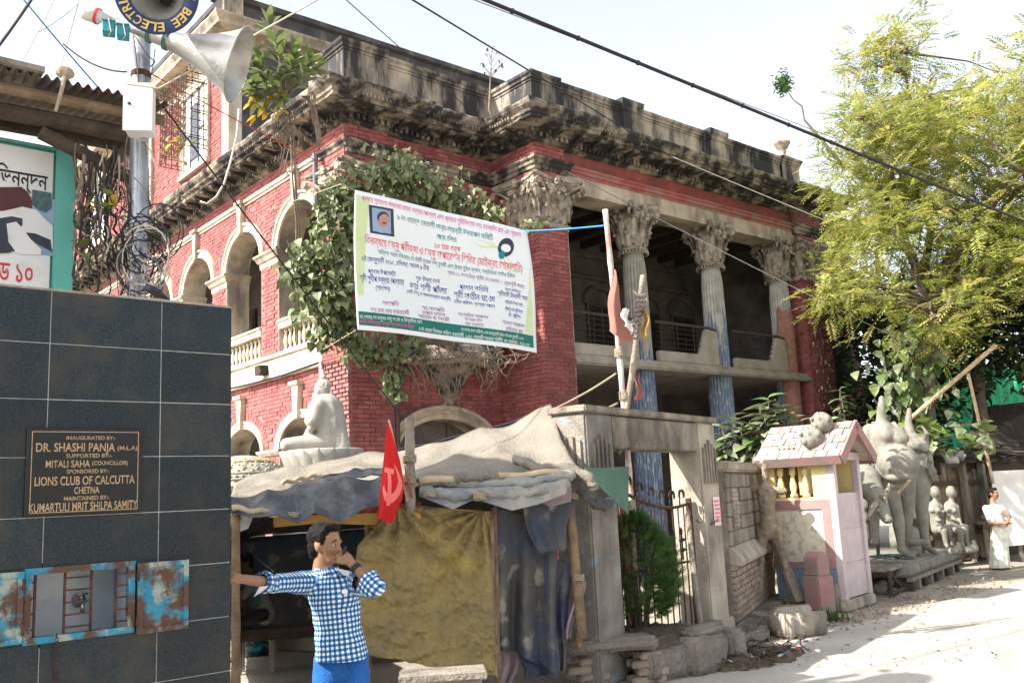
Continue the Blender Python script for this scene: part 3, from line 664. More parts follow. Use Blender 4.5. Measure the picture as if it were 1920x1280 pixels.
# ------------------------------------------------------------------ columns with leafy capitals
def acanthus(mb, ang, r0, z0, h, w_, lean, curl):
    """one lobed leaf standing against the bell, its tip rolled outward"""
    n, k = 9, 6; ca, sa = cos(ang), sin(ang); rad = V((ca, sa, 0)); tan = V((-sa, ca, 0)); vs = []
    for i in range(n+1):
        t = i/n
        if t < .68: out = r0 + lean*t/.68; z = z0 + h*t/.68*.92
        else: a = (t-.68)/.32*pi*1.15; out = r0+lean+curl*(1-cos(a)); z = z0+h*.92+curl*sin(a)
        ww = w_*(.62+.42*sin(pi*min(1, t*1.1)))*(1 if t < .7 else 1-.75*(t-.7)/.3); ww *= 1 + .16*cos(t*6*pi)
        for j in range(k+1):
            s = j/k*2-1; rib = .016*cos(s*pi*2)+.022*(1-abs(s)); vs.append(rad*(out+rib-.04*s*s) + tan*(s*ww/2) + V((0, 0, z-.02*s*s)))
    mb.add(vs, [(i*(k+1)+j, i*(k+1)+j+1, (i+1)*(k+1)+j+1, (i+1)*(k+1)+j) for i in range(n) for j in range(k)])
def volute(mb, ang, r0, z0, r1, z1, s=1):
    rad = V((cos(ang), sin(ang), 0)); pts, R = [], []
    for i in range(9): t = i/8; pts.append(rad*(r0+(r1-r0)*t**1.6) + V((0, 0, z0+(z1-z0)*sin(t*pi/2)))); R.append(.022+.014*t)
    for i in range(1, 15):
        a = pi/2 - i/14*3.2*pi; q = .075*(1-i/17); pts.append(rad*(r1+q*cos(a)*1.0) + V((0, 0, z1-.075+q*sin(a)))); R.append(.034-.0012*i)
    mb.tube(pts, R, 7)
def capital_meshes(square=False):
    lf, ab = MB(), MB(); rb, rt = .30, .44
    H_ = 1.0
    lf.lathe([(rb-.02, -.06), (rb+.055, -.05), (rb+.06, -.01), (rb+.01, .01), (rb, .03), (rb+.01, .45), (rb+.05, .72), (rt, .88), (0, .89)], 28)
    for i in range(26): a = 2*pi*i/26; lf.ball(((rb+.05)*cos(a), (rb+.05)*sin(a), -.10), (.03, .03, .05), 6, 4)
    for i in range(8): acanthus(lf, 2*pi*(i+.5)/8, rb+.03, .02, .36, .25, .04, .055)
    for i in range(8): acanthus(lf, 2*pi*i/8, rb+.04, .10, .60, .24, .08, .065)
    for i in range(4):
        a = pi/4+pi/2*i; volute(lf, a-.10, rb+.06, .40, .60, .90); volute(lf, a+.10, rb+.06, .40, .60, .90)
        acanthus(lf, a, rb+.08, .36, .36, .17, .12, .06)
        b = pi/2*i
        for s in (-1, 1): volute(lf, b+s*.2, rb+.10, .46, .42, .86)
        lf.ball((.47*cos(b), .47*sin(b), .96), (.09, .09, .10), 8, 6)
        for j in range(5): q = 2*pi*j/5; lf.ball((.50*cos(b)-.06*sin(b)*cos(q), .50*sin(b)+.06*cos(b)*cos(q), .96+.07*sin(q)), .04, 6, 4)
    ring = []
    for i in range(4):
        a = pi/4+pi/2*i; n = 10
        p0 = V((cos(a), sin(a), 0))*.70; p1 = V((cos(a+pi/2), sin(a+pi/2), 0))*.70; m = (p0+p1)/2; d = (p1-p0).normalized()
        p0 = p0+d*.055; p1 = p1-d*.055
        for j in range(n+1): t = j/n; q = p0.lerp(p1, t); ring.append(q - m.normalized()*.13*sin(pi*t))
    k = len(ring); vs = []
    for sc, z in ((.84, .88), (.88, .93), (.93, .94), (.93, .975), (1, 1.0), (1, 1.05), (.96, 1.07), (.55, 1.20)): vs += [p*sc+V((0, 0, z)) for p in ring]
    ab.add(vs, [(i*k+j, i*k+(j+1) % k, (i+1)*k+(j+1) % k, (i+1)*k+j) for i in range(7) for j in range(k)] + [tuple(7*k+j for j in range(k))])
    for i in range(0, k, 1): ab.ball(ring[i]*.965+V((0, 0, .985)), .018, 5, 3)
    return lf.mesh('capital', 'capital_stone', True), ab.mesh('abacus', 'capital_stone')
CAP, ABA = capital_meshes()
def column(x, y, m, r=.31, ztop=7.44, part=None):
    mb = MB(); nfl = 20; prof = [(0.2, 1.12), (.35, 1.05), (.5, 1.0), (3.2, 1.0), (6.9, .88), (7.34, .86), (7.38, .93)]; N = nfl*6; vs = []
    zs = [p[0] for p in prof]
    for z, k in prof:
        for i in range(N):
            a = 2*pi*i/N; fl = 0 if z < .45 or z > 7.0 and z > 7.3 else .030*abs(sin(a*nfl/2))**.7
            vs.append(V(((r*k-.03+fl)*cos(a), (r*k-.03+fl)*sin(a), z)))
    mb.add(vs, [(j*N+i, j*N+(i+1) % N, (j+1)*N+(i+1) % N, (j+1)*N+i) for j in range(len(prof)-1) for i in range(N)]); mb.box((0, 0, .1), (.9, .9, .25))
    o = mb.build('column', m, M, smooth=False, label=part); o.location = (x, y, 0)
    mb.v = []
    for n_, me, in (('capital', CAP), ('abacus', ABA)):
        c = link(n_, me, o); c.location = (0, 0, ztop); c.scale = (.98, .98, .95)
    return o
column(7.06, PY+.42, 'column_a', part='fluted column, beige above blue peeling paint')
column(9.93, PY+.42, 'column_b', part='fluted column, white flakes above blue paint')
c4 = column(12.85, PY+.42, 'column_b', part='fluted column with its red core laid bare')
cr = MB(); cr.grid(lambda a, b: V(((.318+.012*noise.noise(V((a*9, b*22, 1))))*cos(3.35+1.75*a), (.318+.012*noise.noise(V((a*9, b*22, 1))))*sin(3.35+1.75*a), 3.4+3.1*b+.25*noise.noise(V((a*5, 0, b*3))))), 24, 60)
cr.build('bare_core', 'bare_core', c4, smooth=True)
# pier capitals: the same leafwork on a square plan
def pier_capital(x, y, w_, d_, z=7.50, h=1.0):
    lf, ab = MB(), MB(); hx, hy = w_/2+.01, d_/2+.01
    def ring(mb, prof):
        vs = []
        for o_, zz in prof: vs += [V((sx*(hx+o_), sy*(hy+o_), zz)) for sx, sy in ((-1, -1), (1, -1), (1, 1), (-1, 1))]
        mb.add(vs, [(i*4+j, i*4+(j+1) % 4, (i+1)*4+(j+1) % 4, (i+1)*4+j) for i in range(len(prof)-1) for j in range(4)])
    ring(lf, [(0, -.10), (.05, -.09), (.055, -.03), (.01, -.01), (.01, .4), (.05, .7), (.16, .90), (0, .92)])
    def face(cx, cy, nx, ny, half):
        n = V((nx, ny, 0)); t = V((-ny, nx, 0)); c = V((cx, cy, 0)); ang = atan2(ny, nx)
        def put(fn, s, out=0):
            q = MB(); fn(q); R = Matrix.Rotation(0, 3, 'Z'); lf.add([p + c + t*s for p in q.v], q.f)
        k = max(3, int(round(half*2/.24)))
        for i in range(k): put(lambda q: acanthus(q, ang, .02, .0, .36, .24, .05, .055), -half+2*half*(i+.5)/k)
        for i in range(k+1): put(lambda q: acanthus(q, ang, .03, .08, .62, .23, .10, .065), -half+2*half*i/k)
        for i in range(k*3): lf.ball(c+n*.045+t*(-half+2*half*(i+.5)/(k*3))+V((0, 0, -.12)), (.03, .03, .05), 6, 4)
        for s in (-1, 1):
            for s0, s1, zt in ((s*half*.15, s*half*.45, .86), (s*half*.55, s*(half+.22), .90)):
                pts = []; R = []
                for i in range(10): u_ = i/9; pts.append(c+n*(.08+.10*u_+(.12*u_ if abs(s1) > half else 0))+t*(s0+(s1-s0)*u_**1.5)+V((0, 0, .45+(zt-.45)*sin(u_*pi/2)))); R.append(.022+.012*u_)
                e = pts[-1]
                for i in range(1, 14): a = pi/2-i/13*3.1*pi; q = .07*(1-i/16); pts.append(e+t*s*(q*cos(a))+V((0, 0, -.07+q*sin(a)))); R.append(.032-.001*i)
                lf.tube(pts, R, 7)
        lf.ball(c+n*.22+V((0, 0, .97)), (.08, .08, .10), 8, 6)
        for j in range(6): q = 2*pi*j/6; lf.ball(c+n*.25+t*(.07*cos(q))+V((0, 0, .97+.08*sin(q))), .04, 6, 4)
    face(0, -hy, 0, -1, hx); face(-hx, 0, -1, 0, hy); face(hx, 0, 1, 0, hy)
    for sx in (-1, 1): 
        q = MB(); acanthus(q, atan2(-1, sx), .02, .3, .45, .2, .16, .07); lf.add([p+V((sx*hx, -hy, 0)) for p in q.v], q.f)
    lf.v = [V((p.x, p.y, p.z*h)) for p in lf.v]
    o = lf.build('pier_capital', 'capital_stone', M, True); o.location = (x, y, z)
    rg = []; E = .30
    cs = [V((-hx-E, -hy-E, 0)), V((hx+E, -hy-E, 0)), V((hx+E, hy+E, 0)), V((-hx-E, hy+E, 0))]
    for i in range(4):
        p0, p1 = cs[i], cs[(i+1) % 4]; dd = (p1-p0).normalized(); nn = V((-dd.y, dd.x, 0))
        for j in range(11): t_ = j/10; rg.append((p0+dd*.06).lerp(p1-dd*.06, t_)+nn*.17*sin(pi*t_))
    k = len(rg); vs = []
    for sc, zz in ((.82, .90), (.88, .94), (.93, .95), (.93, .99), (1, 1.02), (1, 1.07), (.96, 1.09), (.62, 1.24)): vs += [p*sc+V((0, 0, zz*h)) for p in rg]
    ab.add(vs, [(i*k+j, i*k+(j+1) % k, (i+1)*k+(j+1) % k, (i+1)*k+j) for i in range(7) for j in range(k)]+[tuple(7*k+j for j in range(k))])
    for p in rg: ab.ball(p*.965+V((0, 0, 1.0*h)), .02, 5, 3)
    ab.build('abacus', 'capital_stone', o)
pier_capital(4.14, PY+.42, .82, .84, 7.55, .88); pier_capital(13.95, PY+.42, 1.23, .84, 7.5, .88); pier_capital(17.85, .42, .9, .84, 7.5, .88); pier_capital(.43, .42, .98, .86, 7.5, .88)
# ------------------------------------------------------------------ front loggia between the columns
def loggia():
    MB().bx(4.6, 13.4, PY+.1, 2.6, 4.6, 4.80).build('loggia_floor', 'loggia_concrete', M)
    MB().bx(4.6, 13.4, PY+.02, PY+.1, 4.58, 4.72).bx(4.6, 13.4, PY-.02, PY+.02, 4.62, 4.66).build('floor_edge', 'loggia_concrete', M)
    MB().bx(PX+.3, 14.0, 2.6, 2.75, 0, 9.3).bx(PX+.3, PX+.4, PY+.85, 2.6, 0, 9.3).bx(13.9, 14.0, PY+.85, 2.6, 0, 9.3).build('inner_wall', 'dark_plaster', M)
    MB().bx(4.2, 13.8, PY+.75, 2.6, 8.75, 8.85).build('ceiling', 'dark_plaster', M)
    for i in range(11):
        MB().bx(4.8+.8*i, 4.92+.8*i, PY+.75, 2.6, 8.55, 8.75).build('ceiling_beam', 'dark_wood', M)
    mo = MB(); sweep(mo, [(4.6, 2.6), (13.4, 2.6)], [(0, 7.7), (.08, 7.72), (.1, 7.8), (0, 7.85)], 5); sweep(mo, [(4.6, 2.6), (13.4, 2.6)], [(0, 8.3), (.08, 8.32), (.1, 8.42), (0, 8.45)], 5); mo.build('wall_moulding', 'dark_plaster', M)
    for x in (5.6, 7.5, 9.4, 11.3, 12.9):
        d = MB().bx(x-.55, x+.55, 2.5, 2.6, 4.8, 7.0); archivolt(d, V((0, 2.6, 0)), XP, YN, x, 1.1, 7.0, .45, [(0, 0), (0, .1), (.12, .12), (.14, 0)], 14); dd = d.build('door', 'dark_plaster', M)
        for s in (-1, 1):
            lf = MB().bx(x+s*.26-.22, x+s*.26+.22, 2.47, 2.5, 4.85, 6.95).build('shutter', 'shutter_wood', dd)
            sl = MB()
            for j in range(20): sl.box((x+s*.26, 2.46, 5.0+.095*j), (.36, .03, .05), Matrix.Rotation(.5, 3, 'X'))
            lf2 = sl.build('louvres', 'shutter_wood', dd)
    # balcony parapets: a low solid course that ramps up to each column, with a bar railing
    for x0, x1 in ((4.62, 6.72), (7.4, 9.6), (10.27, 12.53)):
        yy = PY+.12; poly = [(x0, 4.8), (x1, 4.8), (x1, 5.66), (x1-.42, 5.70), (x1-.72, 5.06), (x0, 5.06)]
        p = MB().prism([V((x, yy, z)) for x, z in poly], (0, .14, 0)); po = p.build('balcony_parapet', 'loggia_concrete', M); bevel(po, .02, 2)
        MB().tube([V((x0, yy+.07, 5.74)), V((x1-.3, yy+.07, 5.74)), V((x1, yy+.07, 5.70))], .035, 8).build('handrail', 'dark_wood', po)
        for j in range(5): MB().tube([V((x0, yy+.07, 5.15+.12*j)), V((x1-.55, yy+.07, 5.15+.12*j))], .012, 5).build('rail_bar', 'iron', po)
        for j in range(3): xx = x0+.15+.6*j; MB().tube([V((xx, yy+.07, 5.06)), V((xx, yy+.07, 5.74))], .014, 5).build('rail_post', 'iron', po)
loggia()
def drum_balcony(cx, part):
    cy, r = PR, 1.12
    def half(prof, m, nm, par=M): return MB().lathe(prof, 28, (cx, cy, 0), pi, 2*pi).build(nm, m, par, smooth=False)
    b = half([(0.02, 4.56), (r-.1, 4.56), (r+.06, 4.60), (r+.06, 4.72), (r, 4.74), (r, 4.84), (r-.03, 4.86), (r-.03, 5.22), (r, 5.23), (r, 5.29), (r-.03, 5.30), (r-.03, 5.62), (r+.03, 5.66), (r+.03, 5.74), (r-.12, 5.74), (r-.12, 4.8), (0.02, 4.8)], 'mildew_plaster' if part else 'parapet_plaster', 'balcony')
    half([(.06, 3.72), (.12, 3.80), (.10, 3.88), (.18, 3.95), (.34, 4.2), (.42, 4.35), (.62, 4.45), (.7, 4.56)], 'cornice_stone', 'corbel', b)
drum_balcony(2.33, 0); drum_balcony(16.0, 1)
def pipes():
    MB().tube([V((-.10, .99, 0)), V((-.10, .99, 7.1))], .038, 8).build('downpipe', 'white_pipe', M)
    MB().tube([V((-.24, .86, 7.7)), V((-.24, .86, 8.75))], .055, 8).lathe([(.07, 8.7), (.07, 8.85), (.055, 8.86)], 8, (-.24, .86, 0)).build('downpipe', 'grey_pipe', M)
    MB().tube([V((.99, .02, 0)), V((.99, .02, 4.25)), V((1.05, .02, 4.42)), V((1.25, .06, 4.5)), V((1.4, .1, 4.5))], .06, 8).build('downpipe', 'brown_pipe', M)
    MB().tube([V((17.2, .02, 0)), V((17.2, .02, 9.2))], .06, 8).build('downpipe', 'plaster', M)
    fl = MB().bx(-.30, -.10, 3.3, 3.55, 4.72, 4.92).tube([V((-.2, 3.42, 4.85)), V((-.34, 3.2, 4.8)), V((-.4, 3.05, 4.7))], .02, 6).build('floodlight', 'iron', M)
    MB().tube([V((-.13, 5.6, 4.66)), V((-.15, 4.2, 4.62)), V((-.16, 2.5, 4.60)), V((-.14, 1.0, 4.66))], .02, 6).build('conduit', 'wire_black', M)
pipes()
# ------------------------------------------------------------------ lettering helpers
_BC = set('কখগঘঙচছজঝঞটঠডঢণতথদধনপফবভমযরলশষসহড়ঢ়য়ৎ')
def bn(s):
    """Bengali typed in reading order -> drawing order (pre-base vowel signs moved in front of their cluster)"""
    s = s.replace('ো', 'ো').replace('ৌ', 'ৌ'); o = []
    for ch in s:
        if ch in 'িেৈ':
            i = len(o)-1
            while i >= 2 and o[i-1] == '্': i -= 2
            if i >= 1 and o[i] == '়': i -= 1
            o.insert(max(i, 0), ch)
        else: o.append(ch)
    return ''.join(o)
def fit_text(s, x0, x1, y0, y1, bold=0, ref=None):
    """flat lettering squeezed into the box x0..x1, y0..y1"""
    t = text_mb(s, 1.0, 'LEFT', bold=bold)
    if not t.v: return t
    a, b = min(v.x for v in t.v), max(v.x for v in t.v); c, d = min(v.y for v in t.v), max(v.y for v in t.v)
    if ref: c, d = ref
    t.v = [V((x0+(v.x-a)/(b-a)*(x1-x0), y0+(v.y-c)/(d-c)*(y1-y0), 0)) for v in t.v]; return t
def picker(P0, n):
    P0, n = V(P0), V(n)
    def f(px, py):
        q = CR*(px-960) + CU*(640-py) + CF*FPX
        return CAM + q*((P0-CAM).dot(n)/q.dot(n))
    return f

# ------------------------------------------------------------------ granite drinking-water kiosk
KO = at(434, 900, 5.3); KO.z = 0
K = thing('water_kiosk', 'dark granite tiled drinking water kiosk with inscribed plaque and blue hatch doors', 'kiosk', KO, BROT)
_kp = picker(KO, VV_)
def kp(px, py):
    p = _kp(px, py) - KO; return p.dot(UV_), p.z
def kiosk():
    ztop = kp(434, 577)[1]; zs = [kp(434, y)[1] for y in (665, 758, 854, 953, 1053, 1154, 1256)]
    nx0, nz1 = kp(46, 1066); nx1, nz0 = kp(250, 1184)
    zs += [zs[-1]-.29*k for k in (1, 2) if zs[-1]-.29*k > .05] + [0]
    zr = [ztop] + zs
    xj = sorted({kp(302, 700)[0], kp(92, 700)[0]}); x_a, x_b = xj[1], xj[0]; W = x_a-x_b
    cols = [0.0, x_a, x_b, x_b-W, x_b-2*W, x_b-3*W]
    MB().bx(cols[-1], -.015, .003, .55, 0, nz0-.02).bx(cols[-1], nx0-.02, .003, .55, nz0-.02, nz1+.02).bx(nx1+.02, -.015, .003, .55, nz0-.02, nz1+.02).bx(cols[-1], -.015, .003, .55, nz1+.02, ztop-.01).build('core_wall', 'grout', K)
    MB().bx(cols[-1], 0.0, .012, .57, ztop-.008, ztop+.012).build('coping', 'concrete_pale', K)
    g = .0022
    for i in range(len(zr)-1):
        z1, z0 = zr[i]-g, zr[i+1]+g
        for j in range(len(cols)-1):
            x1, x0 = cols[j]-g, cols[j+1]+g
            y = rnd.uniform(-.0015, .0015); rects = [(x0, x1, z0, z1)]
            if x1 > nx0 and x0 < nx1 and z1 > nz0 and z0 < nz1:     # cut round the niche
                rects = [(x0, x1, z0, min(z1, nz0)), (x0, x1, max(z0, nz1), z1), (x0, min(x1, nx0), max(z0, nz0), min(z1, nz1)), (max(x0, nx1), x1, max(z0, nz0), min(z1, nz1))]
            mb = MB()
            for a, b, c, d in rects:
                if b-a > .004 and d-c > .004: mb.bx(a, b, y, .045, c, d)
            if mb.v: bevel(mb.build('tile', 'granite', K), .0015)
    for j in range(10): MB().bx(-.012, 0, .05+.05*j, .096+.05*j, 0, ztop-.01).build('tile', 'granite', K)
    # niche, grille and taps
    n = MB().bx(nx0, nx1, .34, .36, nz0, nz1).bx(nx0-.01, nx0, .03, .36, nz0, nz1).bx(nx1, nx1+.01, .03, .36, nz0, nz1).bx(nx0, nx1, .03, .36, nz0-.01, nz0).bx(nx0, nx1, .03, .36, nz1, nz1+.01)
    no = n.build('niche', 'niche_tile', K)
    fr = MB(); t = .03
    for a, b, c, d in ((nx0, nx1, nz1-t, nz1), (nx0, nx1, nz0, nz0+t), (nx0, nx0+t, nz0+t, nz1-t), (nx1-t, nx1, nz0+t, nz1-t)): fr.bx(a, b, -.014, .03, c, d)
    fo = fr.build('hatch_frame', 'blue_paint', K)
    w_ = nx1-nx0
    for k in (.10, .36, .60, .83): 
        MB().bx(nx0+w_*k-.005, nx0+w_*k+.005, .004, .016, nz0+t, nz1-t).build('bar', 'rusty_iron', fo)
    for a, b, n_ in ((.36, .60, 5), (.83, .95, 5), (.04, .10, 4)):
        for j in range(n_): z = nz0+t+(nz1-nz0-2*t)*(j+.5)/n_; MB().bx(nx0+w_*a+.006, nx0+w_*b-.006, .005, .013, z-.004, z+.004).build('bar', 'rusty_iron', fo)
    for px, py in ((75, 1146), (185, 1132)):
        x, z = kp(px, py); tp = MB().lathe([(0, 0), (.035, 0), (.035, .012), (.016, .02), (.016, .07), (0, .07)], 14, M=Matrix.Rotation(pi/2, 3, 'X')); tp.v = [p+V((x, .34, z)) for p in tp.v]
        tp.tube([V((x, .28, z)), V((x, .27, z-.02)), V((x, .268, z-.055))], .012, 8); tp.tube([V((x, .29, z)), V((x, .29, z+.035))], .009, 6).bx(x-.03, x+.03, .284, .296, z+.03, z+.04)
        tp.build('tap', 'chrome', no, smooth=True)
    # hatch doors folded back flat on the wall
    for pxs in (((256, 1053), (350, 1050), (347, 1176)), ((-52, 1078), (43, 1070), (40, 1205))):
        a = kp(*pxs[0]); b = kp(*pxs[1]); c = kp(*pxs[2]); x0, x1, z1, z0 = a[0], b[0], (a[1]+b[1])/2, c[1]
        d = MB().bx(x0, x1, -.022, -.016, z0, z1).build('hatch_door', 'blue_paint', K)
        e = MB()
        for q in ((x0, x1, z1-.025, z1), (x0, x1, z0, z0+.025), (x0, x0+.025, z0+.025, z1-.025), (x1-.025, x1, z0+.025, z1-.025)): e.bx(q[0], q[1], -.032, -.0225, q[2], q[3])
        e.build('door_frame', 'blue_paint', d)
        hx = x0 if x0 > nx0 else x1
        for zz in (z0+.06, z1-.06): MB().tube([V((hx, -.03, zz-.025)), V((hx, -.03, zz+.025))], .008, 8).build('hinge', 'rusty_iron', d)
    # chain
    x, z = kp(103, 1178)
    ch = MB(); pts = []
    for i in range(28):
        zz = z-.03-.017*i + (0 if i < 24 else 0); a = i % 2; c_ = V((x+.004*sin(i*.7)+.002*i*.3, -.03, zz))
        q = [c_+V(((.006*cos(t) if a else 0), (0 if a else .006*cos(t)), .012*sin(t))) for t in [2*pi*k/10 for k in range(11)]]
        ch.tube(q, .0022, 5)
    ch.build('chain', 'rusty_iron', K, kind='stuff')
    # plaque
    x0, z1 = kp(50, 802); x1, z0 = kp(263, 959)
    pl = MB().bx(x0, x1, -.018, -.003, z0, z1).build('plaque', 'plaque', K); bevel(pl, .002)
    wd, ht = x1-x0, z1-z0; X = lambda q: x0+wd*(q-122)/(672-122); Z = lambda q: z1-ht*(q-55)/(463-55)
    bd = MB(); e, th = .028*wd*1.35, .0035
    for a, b, c, d in ((x0+e, x1-e, z1-e, z1-e+th), (x0+e, x1-e, z0+e*.7, z0+e*.7+th), (x0+e, x0+e+th, z0+e*.7, z1-e), (x1-e-th, x1-e, z0+e*.7, z1-e)): bd.bx(a, b, -.0195, -.0182, c, d)
    bd.build('border', 'gilt', pl)
    for s, a, b, c, d in (('INAUGURATED BY:-', 300, 535, 92, 110), ('DR. SHASHI PANJA', 163, 533, 124, 166), ('(M.L.A)', 545, 645, 140, 166), ('SUPPORTED BY:-', 300, 518, 176, 195), ('MITALI SAHA', 209, 414, 206, 240),
                          ('(COUNCILLOR)', 424, 597, 212, 238), ('SPONSORED BY:-', 305, 508, 250, 269), ('LIONS CLUB OF CALCUTTA', 162, 634, 281, 323), ('CHETNA', 343, 462, 332, 365), ('MAINTAINED BY:-', 297, 512, 376, 396), ('KUMARTULI MRIT SHILPA SAMITY', 141, 650, 403, 443)):
        t = fit_text(s, X(a), X(b), Z(d), Z(c), bold=.012, ref=(0, .73) if '(' not in s else None)
        t.v = [V((p.x, -.0186, p.y)) for p in t.v]; t.build('lettering', 'gilt', pl)
kiosk()
# crow on the coping
def crow():
    o = thing('crow', 'black crow with lowered head perched on top of the granite kiosk', 'bird', at(290, 555, 5.75), 0)
    p = lambda x, y, d=5.72: at(x, y, d)-o.location
    b = MB(); b.capsule(p(280, 541), p(296, 550), .026, .03).capsule(p(296, 550), p(304, 555), .03, .018).ball(p(274, 537), .021).capsule(p(274, 537), p(280, 541), .02, .025)
    organic(b, 'body', 'crow', o, .006, 3)
    MB().tube([p(272, 537), p(267, 543), p(265, 546)], [.009, .006, .001], 8).build('beak', 'ink_black', o, True)
    for dy, dd in ((0, -.02), (1, .02)):
        w_ = MB(); w_.grid(lambda a, b_: p(282+32*a, 540+dy+17*a+(-4+9*b_)*(1-.75*a), 5.72+dd*1.3-.01*sin(pi*b_)), 8, 4); w_.build('wing', 'crow', o, True)
    t = MB(); t.grid(lambda a, b_: p(303+16*a, 553+8*a+5*b_*(1-a*.3), 5.72), 4, 2); t.build('tail', 'crow', o)
    for dd in (-.015, .015): MB().tube([p(290, 552, 5.72+dd), p(289, 559, 5.72+dd), p(287, 562, 5.72+dd)], .004, 5).build('leg', 'ink_black', o)
crow()
# ------------------------------------------------------------------ steel pole with loudspeakers
PO = at(256, 545, 7.4); PO.z = 0
def pole():
    o = thing('utility_pole', 'silver steel utility pole wrapped in loose wires behind the granite kiosk', 'pole', PO)
    MB().tube([V((0, 0, 0)), V((.0, 0, 5.82))], .068, 20).build('shaft', 'steel_pole', o, True)
    MB().lathe([(.07, 4.05), (.078, 4.06), (.078, 4.12), (.07, 4.13)], 20).build('collar', 'steel_pole', o, True)
    MB().lathe([(.07, 5.28), (.075, 5.29), (.075, 5.32), (.07, 5.33)], 20).build('collar', 'rusty_iron', o, True)
    r = random.Random(5)
    for m, n_, z0, z1 in (('wire_black', 9, 3.3, 4.5), ('wire_grey', 7, 3.2, 4.6), ('root', 5, 3.2, 5.7), ('wire_cream', 4, 3.4, 5.7)):
        w_ = MB()
        for k in range(n_):
            a = r.uniform(0, 6.3); zz = r.uniform(z0, z1); pts = []; R = r.uniform(.08, .13); tw = r.uniform(.5, 3.2); ln = r.uniform(.3, 1.1)
            for i in range(26): t = i/25; q = a+tw*t*2; pts.append(V((R*cos(q)*(1+.25*sin(7*t+k)), R*sin(q)*(1+.25*cos(5*t)), zz-ln*t+.05*sin(9*t+k))))
            w_.tube(pts, r.uniform(.003, .007), 5)
        w_.build('wire_wrap', m, o, True, kind='stuff')
    # slack coils hanging beside the pole
    for m, n_ in (('wire_black', 7), ('wire_grey', 5), ('wire_cream', 3)):
        w_ = MB()
        for k in range(n_):
            c_ = V((r.uniform(.02, .22), r.uniform(-.14, .0), r.uniform(3.5, 4.0))); R = r.uniform(.08, .19); ph = r.uniform(0, 6); tl = r.uniform(-.4, .4)
            w_.tube([c_+V((R*cos(ph+2*pi*1.6*i/30), tl*R*cos(ph+2*pi*1.6*i/30)-.004*i, R*1.2*sin(ph+2*pi*1.6*i/30))) for i in range(31)], .005, 5)
        w_.build('wire_coil', m, o, True, kind='stuff')
    b = thing('meter_box', 'white steel meter box strapped to the silver pole below the loudspeakers', 'meter box', PO)
    x0 = at(239, 165, 7.25)-PO; x1 = at(297, 262, 7.3)-PO
    bx = MB().box(((x0.x+x1.x)/2, -.16, (x0.z+x1.z)/2), (abs(x1.x-x0.x), .16, abs(x0.z-x1.z)), Matrix.Rotation(radians(10), 3, 'Z')).build('case', 'sign_white', b); bevel(bx, .008, 2)
    cx, cz = (x0.x+x1.x)/2, (x0.z+x1.z)/2; R_ = Matrix.Rotation(radians(10), 3, 'Z')
    MB().box(V((cx, -.16, cz))+R_@V((0, -.084, 0)), (.21, .012, .38), R_).build('door', 'sign_white', b)
    q = MB().lathe([(0, 0), (.012, 0), (.012, .01), (0, .012)], 10, M=Matrix.Rotation(pi/2, 3, 'X')); q.v = [p+V((cx, -.16, cz))+R_@V((-.06, -.09, .02)) for p in q.v]; q.build('lock', 'ink_black', b)
    MB().bx(cx-.02, cx+.02, -.10, -.06, cz-.22, cz+.22).build('strap', 'steel_pole', b)
    def horn(name, label, a, bq, prof, rim_text=None):
        o = thing(name, label, 'loudspeaker', a, 0, 'horn loudspeakers on the pole'); d = (bq-a); L_ = d.length; q = d.to_track_quat('Z', 'Y').to_matrix()
        mb = MB().lathe([(r_, L_*t) for t, r_ in prof], 40, M=q); mb.build('bell', 'horn_metal', o, True)
        return o, q, L_
    o, q, L_ = horn('horn_loudspeaker', 'long grey horn loudspeaker seen from its side with flared mouth beside the rooftop sapling', at(204, 38, 7.25), at(448, 121, 7.05),
                    [(0, .02), (.06, .022), (.28, .052), (.42, .062), (.55, .088), (.66, .12), (.78, .165), (.88, .215), (.96, .262), (1.0, .295), (1.005, .297), (.995, .29), (.88, .205), (.66, .11), (.3, .04)])
    ring = MB(); ring.lathe([(.298, L_*1.0-.006), (.306, L_*1.0), (.298, L_*1.0+.006)], 40, M=q); ring.build('rim', 'horn_metal', o, True)
    dv = MB().lathe([(0, -.20), (.055, -.20), (.06, -.17), (.06, -.08), (.045, -.06), (.03, .02), (0, .02)], 18, M=q); dv.build('driver', 'insulator', o, True)
    bd = MB().lathe([(.062, -.10), (.064, -.09), (.062, -.075)], 18, M=q); bd.build('red_band', 'ink_red', o)
    cl = MB(); cl.lathe([(.066, L_*.30), (.07, L_*.30), (.07, L_*.33), (.066, L_*.33)], 18, M=q); cl.lathe([(.078, L_*.43), (.082, L_*.43), (.082, L_*.46), (.078, L_*.46)], 18, M=q); cl.build('clamp', 'tarp_green', o)
    MB().ball(q @ V((.115, .0, L_*.62)), .025, 8, 6).build('bolt', 'rusty_iron', o)
    # the one that faces the street
    c0 = at(294, -14, 6.75); back = V((-.12, .75, .30)).normalized()
    o, q, L_ = horn('horn_loudspeaker', 'horn loudspeaker facing the street with blue lettered rim on the silver pole', c0+back*.62, c0, [(0, .02), (.1, .025), (.4, .05), (.62, .085), (.80, .13), (.92, .175), (1.0, .20)])
    MB().lathe([(.198, L_*1.0), (.20, L_*1.0+.004), (.292, L_*1.0+.022), (.30, L_*1.0+.018), (.30, L_*1.0+.01), (.20, L_*1.0-.006)], 48, M=q).build('rim', 'horn_blue', o, True)
    MB().lathe([(.048, L_*.42), (.10, L_*.68), (.192, L_*.99)], 40, M=q).build('inner_bell', 'horn_metal', o, True)
    MB().lathe([(0, L_*.44), (.05, L_*.44)], 20, M=q).build('throat', 'ink_black', o)
    MB().tube([q @ V((0, 0, -.02)), q @ V((0, 0, -.16))], .06, 16).build('driver', 'insulator', o)
